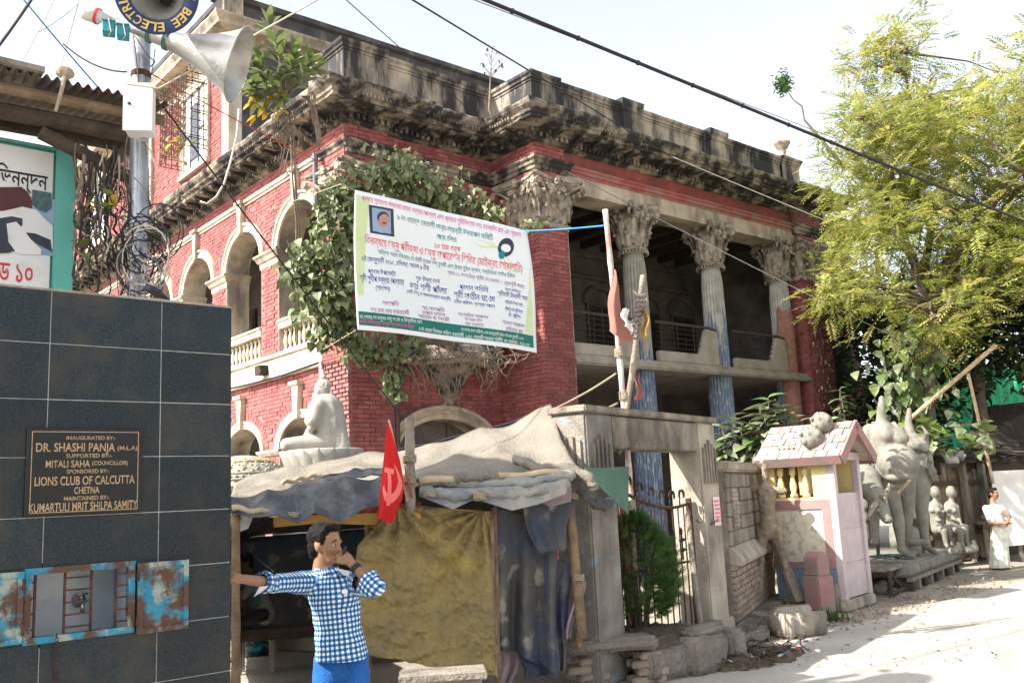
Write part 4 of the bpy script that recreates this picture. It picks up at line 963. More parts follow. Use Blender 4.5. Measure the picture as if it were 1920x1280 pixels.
    # rim lettering reads clockwise from the outside
    s = 'SS BEE ELECTRIC'; up = (CU - q.col[2]*CU.dot(q.col[2])).normalized(); rt = up.cross(q.col[2]).normalized()
    if rt.dot(CR) < 0: rt = -rt
    a0 = radians(8); st = radians(13.2)
    for i, ch in enumerate(s):
        if ch == ' ': continue
        an = a0 - st*i          # angle measured from the right, going clockwise through the bottom
        t = fit_text(ch, -.024, .024 if ch != 'I' else -.008, -.032, .034, bold=.02, ref=(0, .73)); rd = rt*cos(an)+up*sin(an); tg = rt*sin(an)-up*cos(an)
        # letters stand with their feet towards the throat... tops outward
        t.v = [q.col[2]*(L_+.016+ .014*((.247-p.y)-.20)/.09*0) + rd*(.247+p.y) + tg*p.x + q.col[2]*(.012*(.047+p.y)/.09) for p in t.v]
        t.build('letter', 'sign_gold', o)
    for (px, py), lb in (((204, 55), 'teal ballast box hanging by wire at the rear of the loudspeakers'), ((231, 62), 'teal ballast box wedged between the loudspeakers and the pole top')):
        c_ = at(px, py, 7.1); t = thing('ballast_box', lb, 'box', c_, radians(20))
        bevel(MB().box((0, 0, 0), (.085, .10, .085)).build('case', 'teal_box', t), .004); MB().box((0, -.004, .046), (.09, .105, .008)).build('lid', 'teal_box', t)
        MB().tube([V((.0, -.055, .06)), V((.02, -.056, -.045)), V((.0, 0, -.05))], .004, 5).tube([V((0, 0, .04)), V((.03, .02, .10)), V((.08, .05, .12))], .003, 5).build('tie_wire', 'wire_cream', t)
pole()
# ------------------------------------------------------------------ teal shed with poster
def shed():
    SO = at(137, 400, 7.9); SO.z = 0
    o = thing('teal_shed', 'teal plastered shed with rusty corrugated roof and large framed poster', 'shed', SO, BROT)
    pk = picker(SO, VV_); k = lambda x, y: ((pk(x, y)-SO).dot(UV_), pk(x, y).z)
    ztop = k(137, 285)[1]
    wl = MB().bx(-5, 0, 0, .25, 0, ztop).build('wall', 'teal_paint', o); bevel(wl, .03, 3)
    x1, z1 = k(99, 290); z0 = k(99, 548)[1]; xl = x1-1.6
    fr = MB().bx(-5, 0, -.06, -.001, z1+.03, ztop-.01).bx(x1+.02, 0, -.06, -.001, 0, z1+.03).build('frame_border', 'teal_paint', o); bevel(fr, .02, 2)
    ps = MB().bx(xl, x1, -.03, -.002, .5, z1).build('poster', 'sign_white', o)
    def rect(nm, m, a, b, y):
        p0, p1 = k(*a), k(*b); return MB().bx(min(p0[0], p1[0]), max(p0[0], p1[0]), y, -.03, min(p0[1], p1[1]), max(p0[1], p1[1])).build(nm, m, ps)
    rect('photo_ground', 'photo_blue', (-60, 352), (97, 482), -.033)
    def blob(nm, m, pts, y):
        q = [k(*p) for p in pts]; MB().prism([V((a, y, b)) for a, b in q], (0, .002, 0)).build(nm, m, ps)
    blob('photo_figure', 'photo_maroon', [(-60, 354), (38, 353), (50, 362), (58, 378), (58, 398), (30, 404), (0, 400), (-60, 400)], -.0355)
    blob('photo_foliage', 'photo_foliage', [(58, 358), (94, 364), (95, 392), (84, 402), (70, 396), (58, 386)], -.0365)
    blob('photo_cloth', 'sign_white', [(-60, 402), (5, 398), (40, 390), (66, 396), (84, 415), (96, 425), (97, 470), (50, 440), (0, 470), (-60, 470)], -.0375)
    blob('photo_sleeve', 'photo_dark', [(-60, 420), (20, 408), (40, 412), (40, 424), (30, 440), (34, 468), (15, 476), (-60, 480)], -.0385)
    blob('photo_arm', 'sign_white', [(10, 422), (28, 418), (44, 434), (62, 458), (75, 470), (74, 480), (30, 478), (14, 456)], -.0395)
    blob('photo_hair', 'photo_dark', [(46, 438), (64, 440), (92, 452), (95, 474), (72, 462), (56, 452)], -.0400)
    def words(s, a, b, y0, y1, m):
        p, q_ = k(a, y1), k(b, y0); t = fit_text(bn(s), p[0], q_[0], p[1], q_[1], bold=.012); t.v = [V((v.x, -.0335, v.y)) for v in t.v]; t.build('lettering', m, ps)
    words('অভিনন্দন', -36, 88, 322, 352, 'ink_black'); words('ওয়ার্ড ১০', -80, 60, 497, 534, 'ink_red')
    # corrugated sheet on timber
    z_ = k(137, 215)[1]
    c = MB(); e0, e1 = k(-40, 175), k(278, 237)
    def f(a, b):
        x = e0[0]-1.2+(e1[0]-e0[0]+1.2)*a; t = (x-e0[0])/(e1[0]-e0[0]); zz = e0[1]+(e1[1]-e0[1])*t
        return V((x, -.55+1.8*b, zz + .25*b + .020*sin(a*2*pi*34) + .015*noise.noise(V((a*6, b*3, 0)))))
    c.grid(f, 340, 10); c.build('roof_sheet', 'tin_sheet', o, True)
    sl = (e1[1]-e0[1])/(e1[0]-e0[0])
    for y, dz, r, m, xe in ((-.42, -.10, .045, 'old_wood', -.02), (-.30, -.23, .065, 'dark_wood', -.22), (-.12, -.16, .05, 'dark_wood', -.10), (.3, -.1, .05, 'dark_wood', -.1)):
        MB().tube([V((e0[0]-1.2, y, e0[1]-1.2*sl+dz)), V((e1[0]+xe, y, e1[1]+dz+xe*sl))], r, 10).build('purlin', m, o)
    MB().tube([V((e1[0]-.9, -.3, e1[1]-.36)), V((e1[0]-.10, -.25, e1[1]-.62))], .055, 10).build('purlin', 'dark_wood', o)
    MB().tube([V((e1[0]-.14, -.36, e1[1]-.22)), V((e1[0]-.14, .5, e1[1]-.2))], .05, 12).build('rafter', 'dark_wood', o)
    p0 = k(82, 196); MB().tube([V((p0[0], -.62, p0[1]+.05)), V((p0[0]-.02, -.63, p0[1]-.1)), V((p0[0]-.06, -.63, p0[1]-.3))], [.02, .016, .012], 6).ball((p0[0], -.6, p0[1]+.03), (.07, .05, .05), 8, 6).build('rope_knot', 'rope', o)
    p0 = k(15, 184); MB().bx(p0[0]-.5, p0[0]+.12, -.6, -.2, p0[1]+.01, p0[1]+.05).build('loose_plank', 'grey_wood', o)
    # dry creeper and dead cables hanging between shed and pole
    t = thing('cable_tangle', 'dry brown tangle of creeper and dead cables hanging between teal shed and pole', 'creeper', at(190, 540, 7.6))
    r = random.Random(9)
    for m, n_ in (('root', 16), ('wire_black', 9), ('dark_wood', 9), ('wire_cream', 4)):
        w_ = MB()
        for q in range(n_):
            x = r.uniform(142, 238); y0 = r.uniform(265, 330); y1 = r.uniform(430, 560); d = r.uniform(7.3, 7.9); pts = []
            for i in range(16): s = i/15; pts.append(at(x+10*sin(s*r.uniform(4, 7)+q)+r.uniform(-2, 2), y0+(y1-y0)*s, d)-t.location)
            w_.tube(pts, r.uniform(.004, .011), 5)
        for q in range(n_//3):
            x, y, R, d = r.uniform(150, 235), r.uniform(330, 500), r.uniform(8, 26), r.uniform(7.3, 7.7)
            w_.tube([at(x+R*cos(a_*.35), y+R*1.2*sin(a_*.35), d)-t.location for a_ in range(24)], .006, 5)
        w_.build('strand', m, t, True, kind='stuff')
    lf = leaf_mesh('leaf', 'leaf_rubber', .10, .055); ly = leaf_mesh('leaf', 'leaf_yellow', .09, .05)
    for (x0, x1, y0, y1, n_) in ((146, 166, 420, 490, 9), (168, 186, 365, 390, 5), (198, 212, 368, 392, 6), (330, 360, 250, 300, 0)):
        for q in range(n_):
            l = link('leaf', r.choice((lf, ly)), t); l.location = at(r.uniform(x0, x1), r.uniform(y0, y1), 7.35)-t.location; l.rotation_mode = 'QUATERNION'; l.rotation_quaternion = orient((r.uniform(-1, 1), r.uniform(-.8, .2), r.uniform(-1, .3)), r.uniform(-1, 1))
shed()
# ------------------------------------------------------------------ overhead lines
def cable(name, label, pts, r, m, sag=0, n=40, group=None):
    a, b = pts; P = [a.lerp(b, i/n) - V((0, 0, sag*4*(i/n)*(1-i/n))) for i in range(n+1)]
    o = MB().tube([p-P[0] for p in P], r, 6).build(name, m, None, True); o.location = P[0]; return tag(o, label, 'cable', group)
W = lambda x, y, d: at(x, y, d)
ON = lambda x, y, v: picker(B(0, v), VV_)(x, y)      # a point on the plane v metres behind the street corner
def EX(a, b, t): return a + (a-b)*t                  # carry a span on past a
cable('power_cable', 'thick black twisted power cable crossing the sky above the columns into the tree', (EX(W(880, -12, 9.2), W(1960, 432, 19), .9), W(1960, 432, 19)), .022, 'wire_black', .0)
o = bpy.data.objects['power_cable']; tn = MB()
for i in range(13):
    t = (i+.6)/13.2; p = W(880, -12, 9.2).lerp(W(1960, 432, 19), t); tn.ball(p-o.location, .034, 6, 4)
tn.build('cable_tie', 'wire_black', o, kind='stuff')
cable('steel_line', 'thin grey line running just above the thick black power cable', (EX(W(868, -8, 9.2), W(1900, 388, 18), .9), W(1900, 388, 18)), .006, 'wire_grey', .0)
cable('black_wire', 'thin black wire slanting across the mansion parapet above the portico', (EX(W(760, -8, 9.5), ON(1255, 292, PY-.7), .5), ON(1255, 292, PY-.7)), .011, 'wire_black', .0)
cable('black_wire', 'thin wire slanting past the column capitals down to the round balcony', (EX(W(640, -8, 9.5), ON(985, 300, PY-.2), .5), ON(985, 300, PY-.2)), .006, 'wire_black', .0)
cable('service_wire', 'grey wire crossing the column shafts down toward the round balcony', (ON(1060, 320, PY-.15), W(1790, 686, 22.5)), .010, 'wire_grey', .05)
cable('service_wire', 'pale wire lying along the cornice over the portico into the tree', (ON(1258, 293, PY-.7), W(1990, 588, 22)), .010, 'wire_grey', .05)
cable('cream_cable', 'cream cable rising from the meter box past the flared loudspeaker to the sky', (W(298, 166, 7.2), EX(W(610, -8, 7.4), W(298, 166, 7.2), 1.0)), .007, 'wire_cream', .0)
cable('cream_cable', 'cream cable looped around the front of the white meter box', (W(238, 158, 7.1), W(298, 166, 7.1)), .007, 'wire_cream', .0)
cable('black_wire', 'dark wire descending from the meter box over the arches to the wooden post', (W(306, 200, 7.4), W(775, 808, 8.3)), .007, 'wire_black', .02)
cable('red_wire', 'thin red wire running from the pole across the cornice to the banner', (W(268, 130, 7.4), W(700, 352, 10.3)), .005, 'wire_red', .03)
cable('blue_wire', 'blue wire slanting from the sky down behind the teal shed roof', (W(38, -8, 7.5), W(213, 197, 8.2)), .006, 'wire_blue', .01)
cable('black_wire', 'thick black wire crossing the sky corner left of the teal shed roof', (W(110, -80, 7.3), W(-60, 160, 6.2)), .009, 'wire_black', .04)
for a, b, lb in (((105, -6), (8, 176), 'hair thin wire slanting down to the loose plank on the shed roof'), ((150, -6), (98, 178), 'hair thin wire dropping steeply to the rope knot on the shed roof'), ((58, -6), (-6, 84), 'hair thin wire running beside the thick black wire'), ((148, 6), (70, 62), 'short hair thin wire linking two wires above the shed roof')):
    cable('phone_wire', lb, (W(*a, 8), W(*b, 8)), .0025, 'wire_grey', .02, group='thin wires over the shed')
cable('drop_wire', 'knotted drop wire sagging through the sky to the silver pole', (W(118, 82, 7.6), W(238, 135, 7.4)), .006, 'wire_black', .06)
lp = MB(); pts = [W(448, 205, 9), W(444, 255, 9), W(432, 305, 9), W(420, 345, 9), W(405, 370, 9), W(388, 382, 9), W(375, 378, 9)]; L0 = pts[0]
o = lp.tube([p-L0 for p in pts], .010, 6).build('hanging_cable', 'wire_cream', None, True); o.location = L0; tag(o, 'white cable hanging in a loop against the side cornice', 'cable')
cable('blue_rope', 'bright blue rope tying the banner corner to the bamboo pole', (W(984, 433, 12.05), W(1134, 423, 10.5)), .010, 'wire_blue', .01)
# ------------------------------------------------------------------ tarpaulin stall
def plerp(pts, t):
    t = max(0, min(1, t))*(len(pts)-1); i = min(int(t), len(pts)-2); f = t-i
    return tuple(a+(b-a)*f for a, b in zip(pts[i], pts[i+1]))
def fold(p, s, amt, seed=0):
    q = V(p)*s + V((seed, seed*2.3, seed*.7)); return (1-abs(noise.noise(q))*2)*amt*.6 + noise.noise(q*2.7)*amt*.4
SO_ = at(760, 1240, 8.8); SO_.z = 0
ST = thing('tarpaulin_stall', 'makeshift street stall of sagging grey tarpaulin, ochre curtain and bamboo poles', 'stall', SO_)
R_ = lambda x, y, d: at(x, y, d)-SO_
def sheet(name, m, top, bot, nu=60, nv=30, amt=.03, sc=3, seed=0, sag=0, parent=ST, dirn=(0, -1, 0), ex=1.0, kind=None, rip=0):
    """cloth between a top and a bottom polyline of surveyed points, with creases"""
    dv = V(dirn); mb = MB()
    def f(a, b):
        p = V(R_(*plerp(top, a))).lerp(V(R_(*plerp(bot, a))), b**ex)
        k = sin(pi*b)*sin(pi*a)
        p = p + dv*(fold((p.x*sc, p.y*sc, p.z*sc*.6), 1, amt, seed)) - V((0, 0, sag*sin(pi*b)*(.6+.4*sin(pi*a))))
        if rip and b > .98: p = p + V((0, 0, rip*noise.noise(V((a*17, seed, 0)))))
        return p
    mb.grid(f, nu, nv); o = mb.build(name, m, parent, True)
    md = o.modifiers.new('cloth', 'SOLIDIFY'); md.thickness = .004
    return o
def stall():
    ridge = [(440, 905, 10.6), (560, 882, 10.6), (690, 856, 10.6), (790, 838, 10.5), (910, 808, 10.3), (1033, 768, 9.95)]
    eave = [(425, 962, 8.0), (560, 952, 8.1), (700, 930, 8.2), (800, 908, 8.3), (950, 902, 8.6), (1085, 890, 8.9)]
    sheet('roof_tarpaulin', 'tarp_grey', ridge, eave, 110, 44, .10, 1.5, 2, .10, dirn=(0, 0, 1), ex=.9)
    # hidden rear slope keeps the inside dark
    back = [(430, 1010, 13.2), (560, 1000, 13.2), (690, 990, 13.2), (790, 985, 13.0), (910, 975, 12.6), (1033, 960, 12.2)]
    sheet('hidden_rear_tarpaulin', 'tarp_dusty', ridge, back, 40, 16, .05, 1.6, 4, .05, dirn=(0, 0, 1))
    sheet('shade_backing', 'tarp_dusty', back, [(x, 1190 if x > 500 else 1200, d-.1) for x, y, d in back], 40, 16, .05, 2, 5)  # dark cloth added as a backing so the stall interior looks shaded
    sheet('unseen_sun_block', 'tarp_dusty', [(424, 968, 8.0), (424, 1000, 13.2)], [(424, 1330, 8.0), (424, 1200, 13.2)], 20, 12, .04, 2, 7, dirn=(-1, 0, 0))  # unseen sheet behind the kiosk, added to keep sun out of the stall
    # glossy black plastic folded over the eave
    sheet('eave_plastic', 'tarp_black', [(428, 940, 8.15), (520, 928, 8.2), (620, 912, 8.25), (720, 895, 8.3)], [(428, 968, 7.9), (470, 985, 7.92), (520, 972, 7.9), (560, 988, 7.9), (590, 968, 7.92), (640, 985, 7.95), (690, 960, 8.0), (722, 950, 8.05)], 130, 36, .10, 2.2, 6, .0, dirn=(0, -.6, .8))
    sheet('eave_plastic', 'tarp_black', [(560, 905, 8.9), (640, 890, 8.9), (720, 876, 8.9)], [(540, 925, 8.35), (640, 908, 8.38), (725, 892, 8.4)], 50, 12, .06, 4, 8, dirn=(0, -.4, .9))
    sheet('valance', 'cloth_maroon', [(512, 955, 8.3), (650, 948, 8.35), (790, 940, 8.4)], [(512, 968, 8.32), (650, 962, 8.37), (790, 958, 8.4)], 40, 6, .02, 5, 3)
    sheet('valance', 'cloth_mustard', [(512, 968, 8.31), (650, 962, 8.36), (790, 958, 8.39)], [(514, 988, 8.32), (600, 980, 8.35), (700, 984, 8.37), (790, 972, 8.4)], 40, 8, .025, 5, 4)
    sheet('hanging_bag', 'bag_white', [(438, 955, 8.1), (478, 962, 8.1)], [(452, 996, 8.05), (466, 990, 8.05)], 14, 14, .05, 7, 7)
    # curtains
    mb = MB(); lef = [(746, 944, 8.35), (732, 962, 8.32), (700, 990, 8.3), (672, 1022, 8.3), (664, 1090, 8.3), (668, 1150, 8.28), (672, 1224, 8.25)]; rig = [(920, 958, 8.6), (920, 1000, 8.6), (922, 1060, 8.58), (925, 1120, 8.57), (928, 1180, 8.55), (931, 1230, 8.53), (934, 1268, 8.5)]
    apex = [R_(746, 944, 8.35), R_(905, 955, 8.6)]
    def f(a, b):
        p = V(R_(*plerp(lef, b))).lerp(V(R_(*plerp(rig, b))), a); w_ = 0
        for k, ap in enumerate(apex):            # creases radiate from the tied corners
            d = p-ap; r_ = hypot(d.x, d.z); an = atan2(d.x, -d.z); w_ += .045*sin(an*(15 if k else 11)+k+2*noise.noise(p*1.5))*math.exp(-r_*.8)*min(1, r_*4)
        w_ += fold((p.x*3.4, 0, p.z*4.5), 1, .055, 3) + fold((p.x*9+p.z*4, 0, p.z*9), 1, .030, 9) + fold((p.x*20-p.z*6, 0, p.z*17), 1, .013, 5) + .05*noise.noise(V((p.x*1.6, 0, p.z*.8)))
        bl = 0 if b < .97 else .02*noise.noise(V((a*9, 1, 0)))
        return p + V((0, -w_, bl))
    mb.grid(f, 160, 160); mb.build('curtain', 'tarp_ochre', ST, True, label='creased ochre tarpaulin curtain').modifiers.new('cloth', 'SOLIDIFY').thickness = .004
    MB().tube([R_(919+13*t/10+2*sin(t), 960+305*t/10, 8.55) for t in range(11)], .022, 8).build('curtain_hem', 'old_wood', ST, True)
    def drape(nm, m, top, bot, nf, seed, amt=.07):
        mb = MB()
        def g(a, b):
            p = V(R_(*plerp(top, a))).lerp(V(R_(*plerp(bot, a))), b)
            w_ = amt*sin(a*nf*pi+1.5*noise.noise(V((a*3, b*1.2, seed))))*min(1, .25+b*1.2) + fold((p.x*6, 0, p.z*4), 1, .025, seed)
            return p + V((.02*sin(b*5+seed), -w_, 0))
        mb.grid(g, 70, 70); mb.build(nm, m, ST, True).modifiers.new('cloth', 'SOLIDIFY').thickness = .004
    drape('side_curtain', 'tarp_dusty', [(916, 950, 8.75), (960, 958, 8.85), (1000, 955, 8.95), (1040, 948, 9.05)], [(934, 1215, 8.75), (970, 1222, 8.8), (1015, 1250, 8.85), (1048, 1262, 8.9)], 5, 1)
    drape('side_curtain', 'tarp_dusty', [(975, 944, 8.72), (1076, 936, 8.92)], [(1008, 1036, 8.74), (1058, 1030, 8.9)], 3, 2, .03)
    drape('side_curtain', 'tarp_navy', [(1020, 1042, 8.95), (1078, 1058, 9.1)], [(1040, 1258, 8.9), (1055, 1255, 9.05)], 3, 3, .05)
    drape('side_curtain', 'tarp_navy', [(975, 1215, 8.85), (1045, 1240, 8.95)], [(980, 1268, 8.85), (1046, 1268, 8.95)], 3, 4, .05)
    drape('side_curtain', 'cloth_mauve', [(936, 1210, 8.9), (975, 1215, 8.95)], [(930, 1290, 8.9), (960, 1290, 8.95)], 2, 6, .05)
    drape('hanging_cloth', 'cloth_mauve', [(1080, 1088, 9.0), (1096, 1090, 9.05)], [(1062, 1196, 9.0), (1072, 1196, 9.0)], 2, 7, .03)
    # rolled cloth along the front rail and its loops
    def roll(m, pts, r, seed, sq=.8):
        P = [V(R_(*plerp(pts, i/40))) for i in range(41)]; mb = MB(); mb.tube(P, [r*(1+.35*noise.noise(V((i*.35, seed, 0)))) for i in range(41)], 16, squash=sq)
        mb.v = [p + V((fold(p*7, 1, .03, seed), fold(p*6, 1, .03, seed+3), fold(p*8, 1, .025, seed+5))) for p in mb.v]; mb.build('cloth_roll', m, ST, True)
    roll('tarp_grey', [(850, 900, 8.35), (930, 892, 8.45)], .06, 1); roll('tarp_grey', [(965, 862, 9.0), (1010, 880, 8.8), (1060, 878, 8.75), (1105, 898, 8.7), (1112, 920, 8.7)], .06, 2)
    roll('tarp_teal', [(785, 920, 8.3), (850, 932, 8.25), (900, 925, 8.3), (970, 930, 8.4), (1060, 908, 8.6)], .075, 3, .7)
    roll('tarp_teal', [(795, 905, 8.35), (900, 912, 8.4), (1000, 905, 8.5), (1070, 892, 8.7)], .06, 4)
    roll('tarp_dusty', [(1085, 920, 8.9), (1110, 945, 8.85), (1130, 952, 8.9), (1140, 940, 9)], .05, 6)
    sheet('cloth_swag', 'tarp_teal', [(790, 915, 8.3), (880, 915, 8.35), (980, 910, 8.45), (1065, 900, 8.6)], [(800, 935, 8.22), (850, 955, 8.2), (890, 935, 8.25), (960, 957, 8.3), (1010, 945, 8.4), (1062, 925, 8.55)], 70, 18, .06, 4, 12)
    sheet('cloth_swag', 'cloth_mauve', [(1005, 935, 8.7), (1072, 912, 8.8)], [(1030, 950, 8.7), (1070, 940, 8.8)], 20, 8, .03, 4, 14)
    sheet('green_tarpaulin', 'tarp_green', [(1095, 878, 9.0), (1178, 874, 9.9)], [(1110, 900, 9.0), (1178, 965, 9.9)], 30, 20, .05, 3, 15)
    # bamboo frame
    def bam(a, b, r=.03, m='bamboo', nm='bamboo_pole'):
        A, Bq = V(R_(*a)), V(R_(*b)); n = 14; mb = MB().tube([A.lerp(Bq, i/n)+V((0, 0, .012*sin(i*1.3))) for i in range(n+1)], [r*(1+.14*(i % 4 == 0)) for i in range(n+1)], 9); mb.build(nm, m, ST, True)
    bam((436, 952, 7.9), (560, 968, 8.05), .024); bam((560, 925, 8.25), (790, 905, 8.3), .02); bam((785, 902, 8.28), (1085, 884, 8.75), .034)
    bam((530, 905, 8.9), (600, 890, 9.4), .02)
    for a in (((690, 930, 8.45), (690, 1300, 8.45), .03), ((1066, 925, 8.95), (1092, 1195, 9.0), .045), ((442, 965, 8.0), (442, 1330, 8.0), .035), ((925, 950, 8.7), (935, 1300, 8.7), .03), ((1080, 1080, 9.05), (1088, 1215, 9.05), .03)):
        bam(*a, m='old_wood', nm='post')
    bam((768, 784, 8.25), (770, 960, 8.25), .042, 'grey_wood', 'post')
    tl = MB()
    for x, y, d in ((768, 900, 8.22), (950, 893, 8.55), (551, 966, 8.0), (1074, 930, 8.92), (1084, 1082, 8.98), (900, 930, 8.2), (768, 860, 8.22), (806, 925, 8.22)):
        for k in range(4): tl.tube([V(R_(x, y+k*3-4, d))+V((.055*cos(q*.7), .055*sin(q*.7), .01*cos(q))) for q in range(10)], .007, 5)
    tl.build('rope_lashing', 'rope', ST, True, kind='stuff')
stall()
# table, bench, red flag
def small_stall_things():
    c = gp(830, 1258, .70); o = thing('display_table', 'low worn stone-topped table in front of the ochre curtain', 'table', (c.x, c.y, 0), radians(6))
    bevel(MB().box((0, 0, .68), (.62, .34, .05)).build('table_top', 'grey_wood', o), .01, 2); bevel(MB().box((0, 0, .635), (.54, .28, .04)).build('apron', 'grey_wood', o), .005)
    for x in (-.23, .23):
        for y in (-.1, .1): MB().bx(x-.03, x+.03, y-.03, y+.03, 0, .615).build('leg', 'grey_wood', o)
    c = gp(512, 1255, 0); o = thing('wooden_bench', 'rough wooden bench inside the dark stall', 'bench', c, radians(8))
    MB().box((.25, .0, .47), (1.5, .35, .05)).build('seat', 'dark_wood', o); MB().box((.25, -.15, .41), (1.4, .03, .09)).build('apron', 'dark_wood', o)
    for x in (-.38, .0, .9):
        for y in (-.12, .12): MB().bx(x-.03, x+.03, y-.03, y+.03, 0, .445).build('leg', 'grey_wood', o)
    c = gp(470, 1218, .05); o = jitter(MB().ball((0, 0, .10), (.32, .22, .14), 16, 10).build('plastic_heap', 'blue_bag', None, True), .12, 9); o.location = (c.x, c.y, 0); tag(o, 'crumpled dark teal plastic heap on the stall floor under the bench', 'plastic sheet')
    # red party flag
    T = at(727, 792, 8.0); o = thing('red_flag', 'bright red flag with pale hammer and sickle hanging above the stall eave', 'flag', T)
    L_ = [(726, 792), (722, 830), (716, 880), (711, 920), (707, 968)]; Rr = [(728, 792), (740, 830), (752, 880), (757, 915), (734, 982)]
    L2 = [(*p, 8.0) for p in L_]; R2 = [(*p, 8.0) for p in [(728, 792), (739, 825), (750, 862), (757, 905), (753, 935), (733, 982)]]
    dep = lambda a, b: .05*sin(a*5+b*3)*b + .02*sin(a*11+2)*b
    def f(a, b): 
        p = V(at(*plerp(L2, b))).lerp(V(at(*plerp(R2, b))), a)-T; return p+V((0, dep(a, b), 0))
    mb = MB().grid(f, 30, 50); fl = mb.build('cloth', 'flag_red', o, True)
    def emb(poly_fn, n):     # stroke lifted 3 mm off the cloth
        m2 = MB(); 
        def g(s, t):
            a, b = poly_fn(s, t); return f(a, b)-V((0, .004, 0))
        m2.grid(g, n, 3); m2.build('emblem', 'flag_emblem', o, True)
    def arc(s, t):
        an = radians(-75)+radians(235)*s; wd = .12*sin(pi*min(1, s*1.0+.12))*(.35+.65*(1-s)) ; rr = .33+(t-.5)*wd*2.2
        return .50+rr*cos(-an+.2)*.98, .60-rr*.52*sin(an-.15)*-1*.9
    emb(lambda s, t: (.50+(.36+(t-.5)*.24*sin(pi*(.12+.88*(1-s))))*cos(radians(-70+230*s)), .62+(.19+(t-.5)*.09*sin(pi*(.12+.88*(1-s))))*sin(radians(-70+230*s))), 26)
    emb(lambda s, t: (.36+.16*s*1.0+(t-.5)*.16, .50+.37*s), 10); emb(lambda s, t: (.12+.5*s, .475+.05*t+.01*s), 6)
    MB().tube([at(729, 786, 8.01)-T, at(748, 870, 8.06)-T, at(764, 940, 8.15)-T], .010, 6).build('stick', 'bamboo', o, True)
    sheet('tassel', 'cloth_maroon', [(757, 868, 8.05), (766, 900, 8.1)], [(768, 930, 8.1), (775, 935, 8.12)], 6, 8, .02, 6, 3, parent=ST)
small_stall_things()
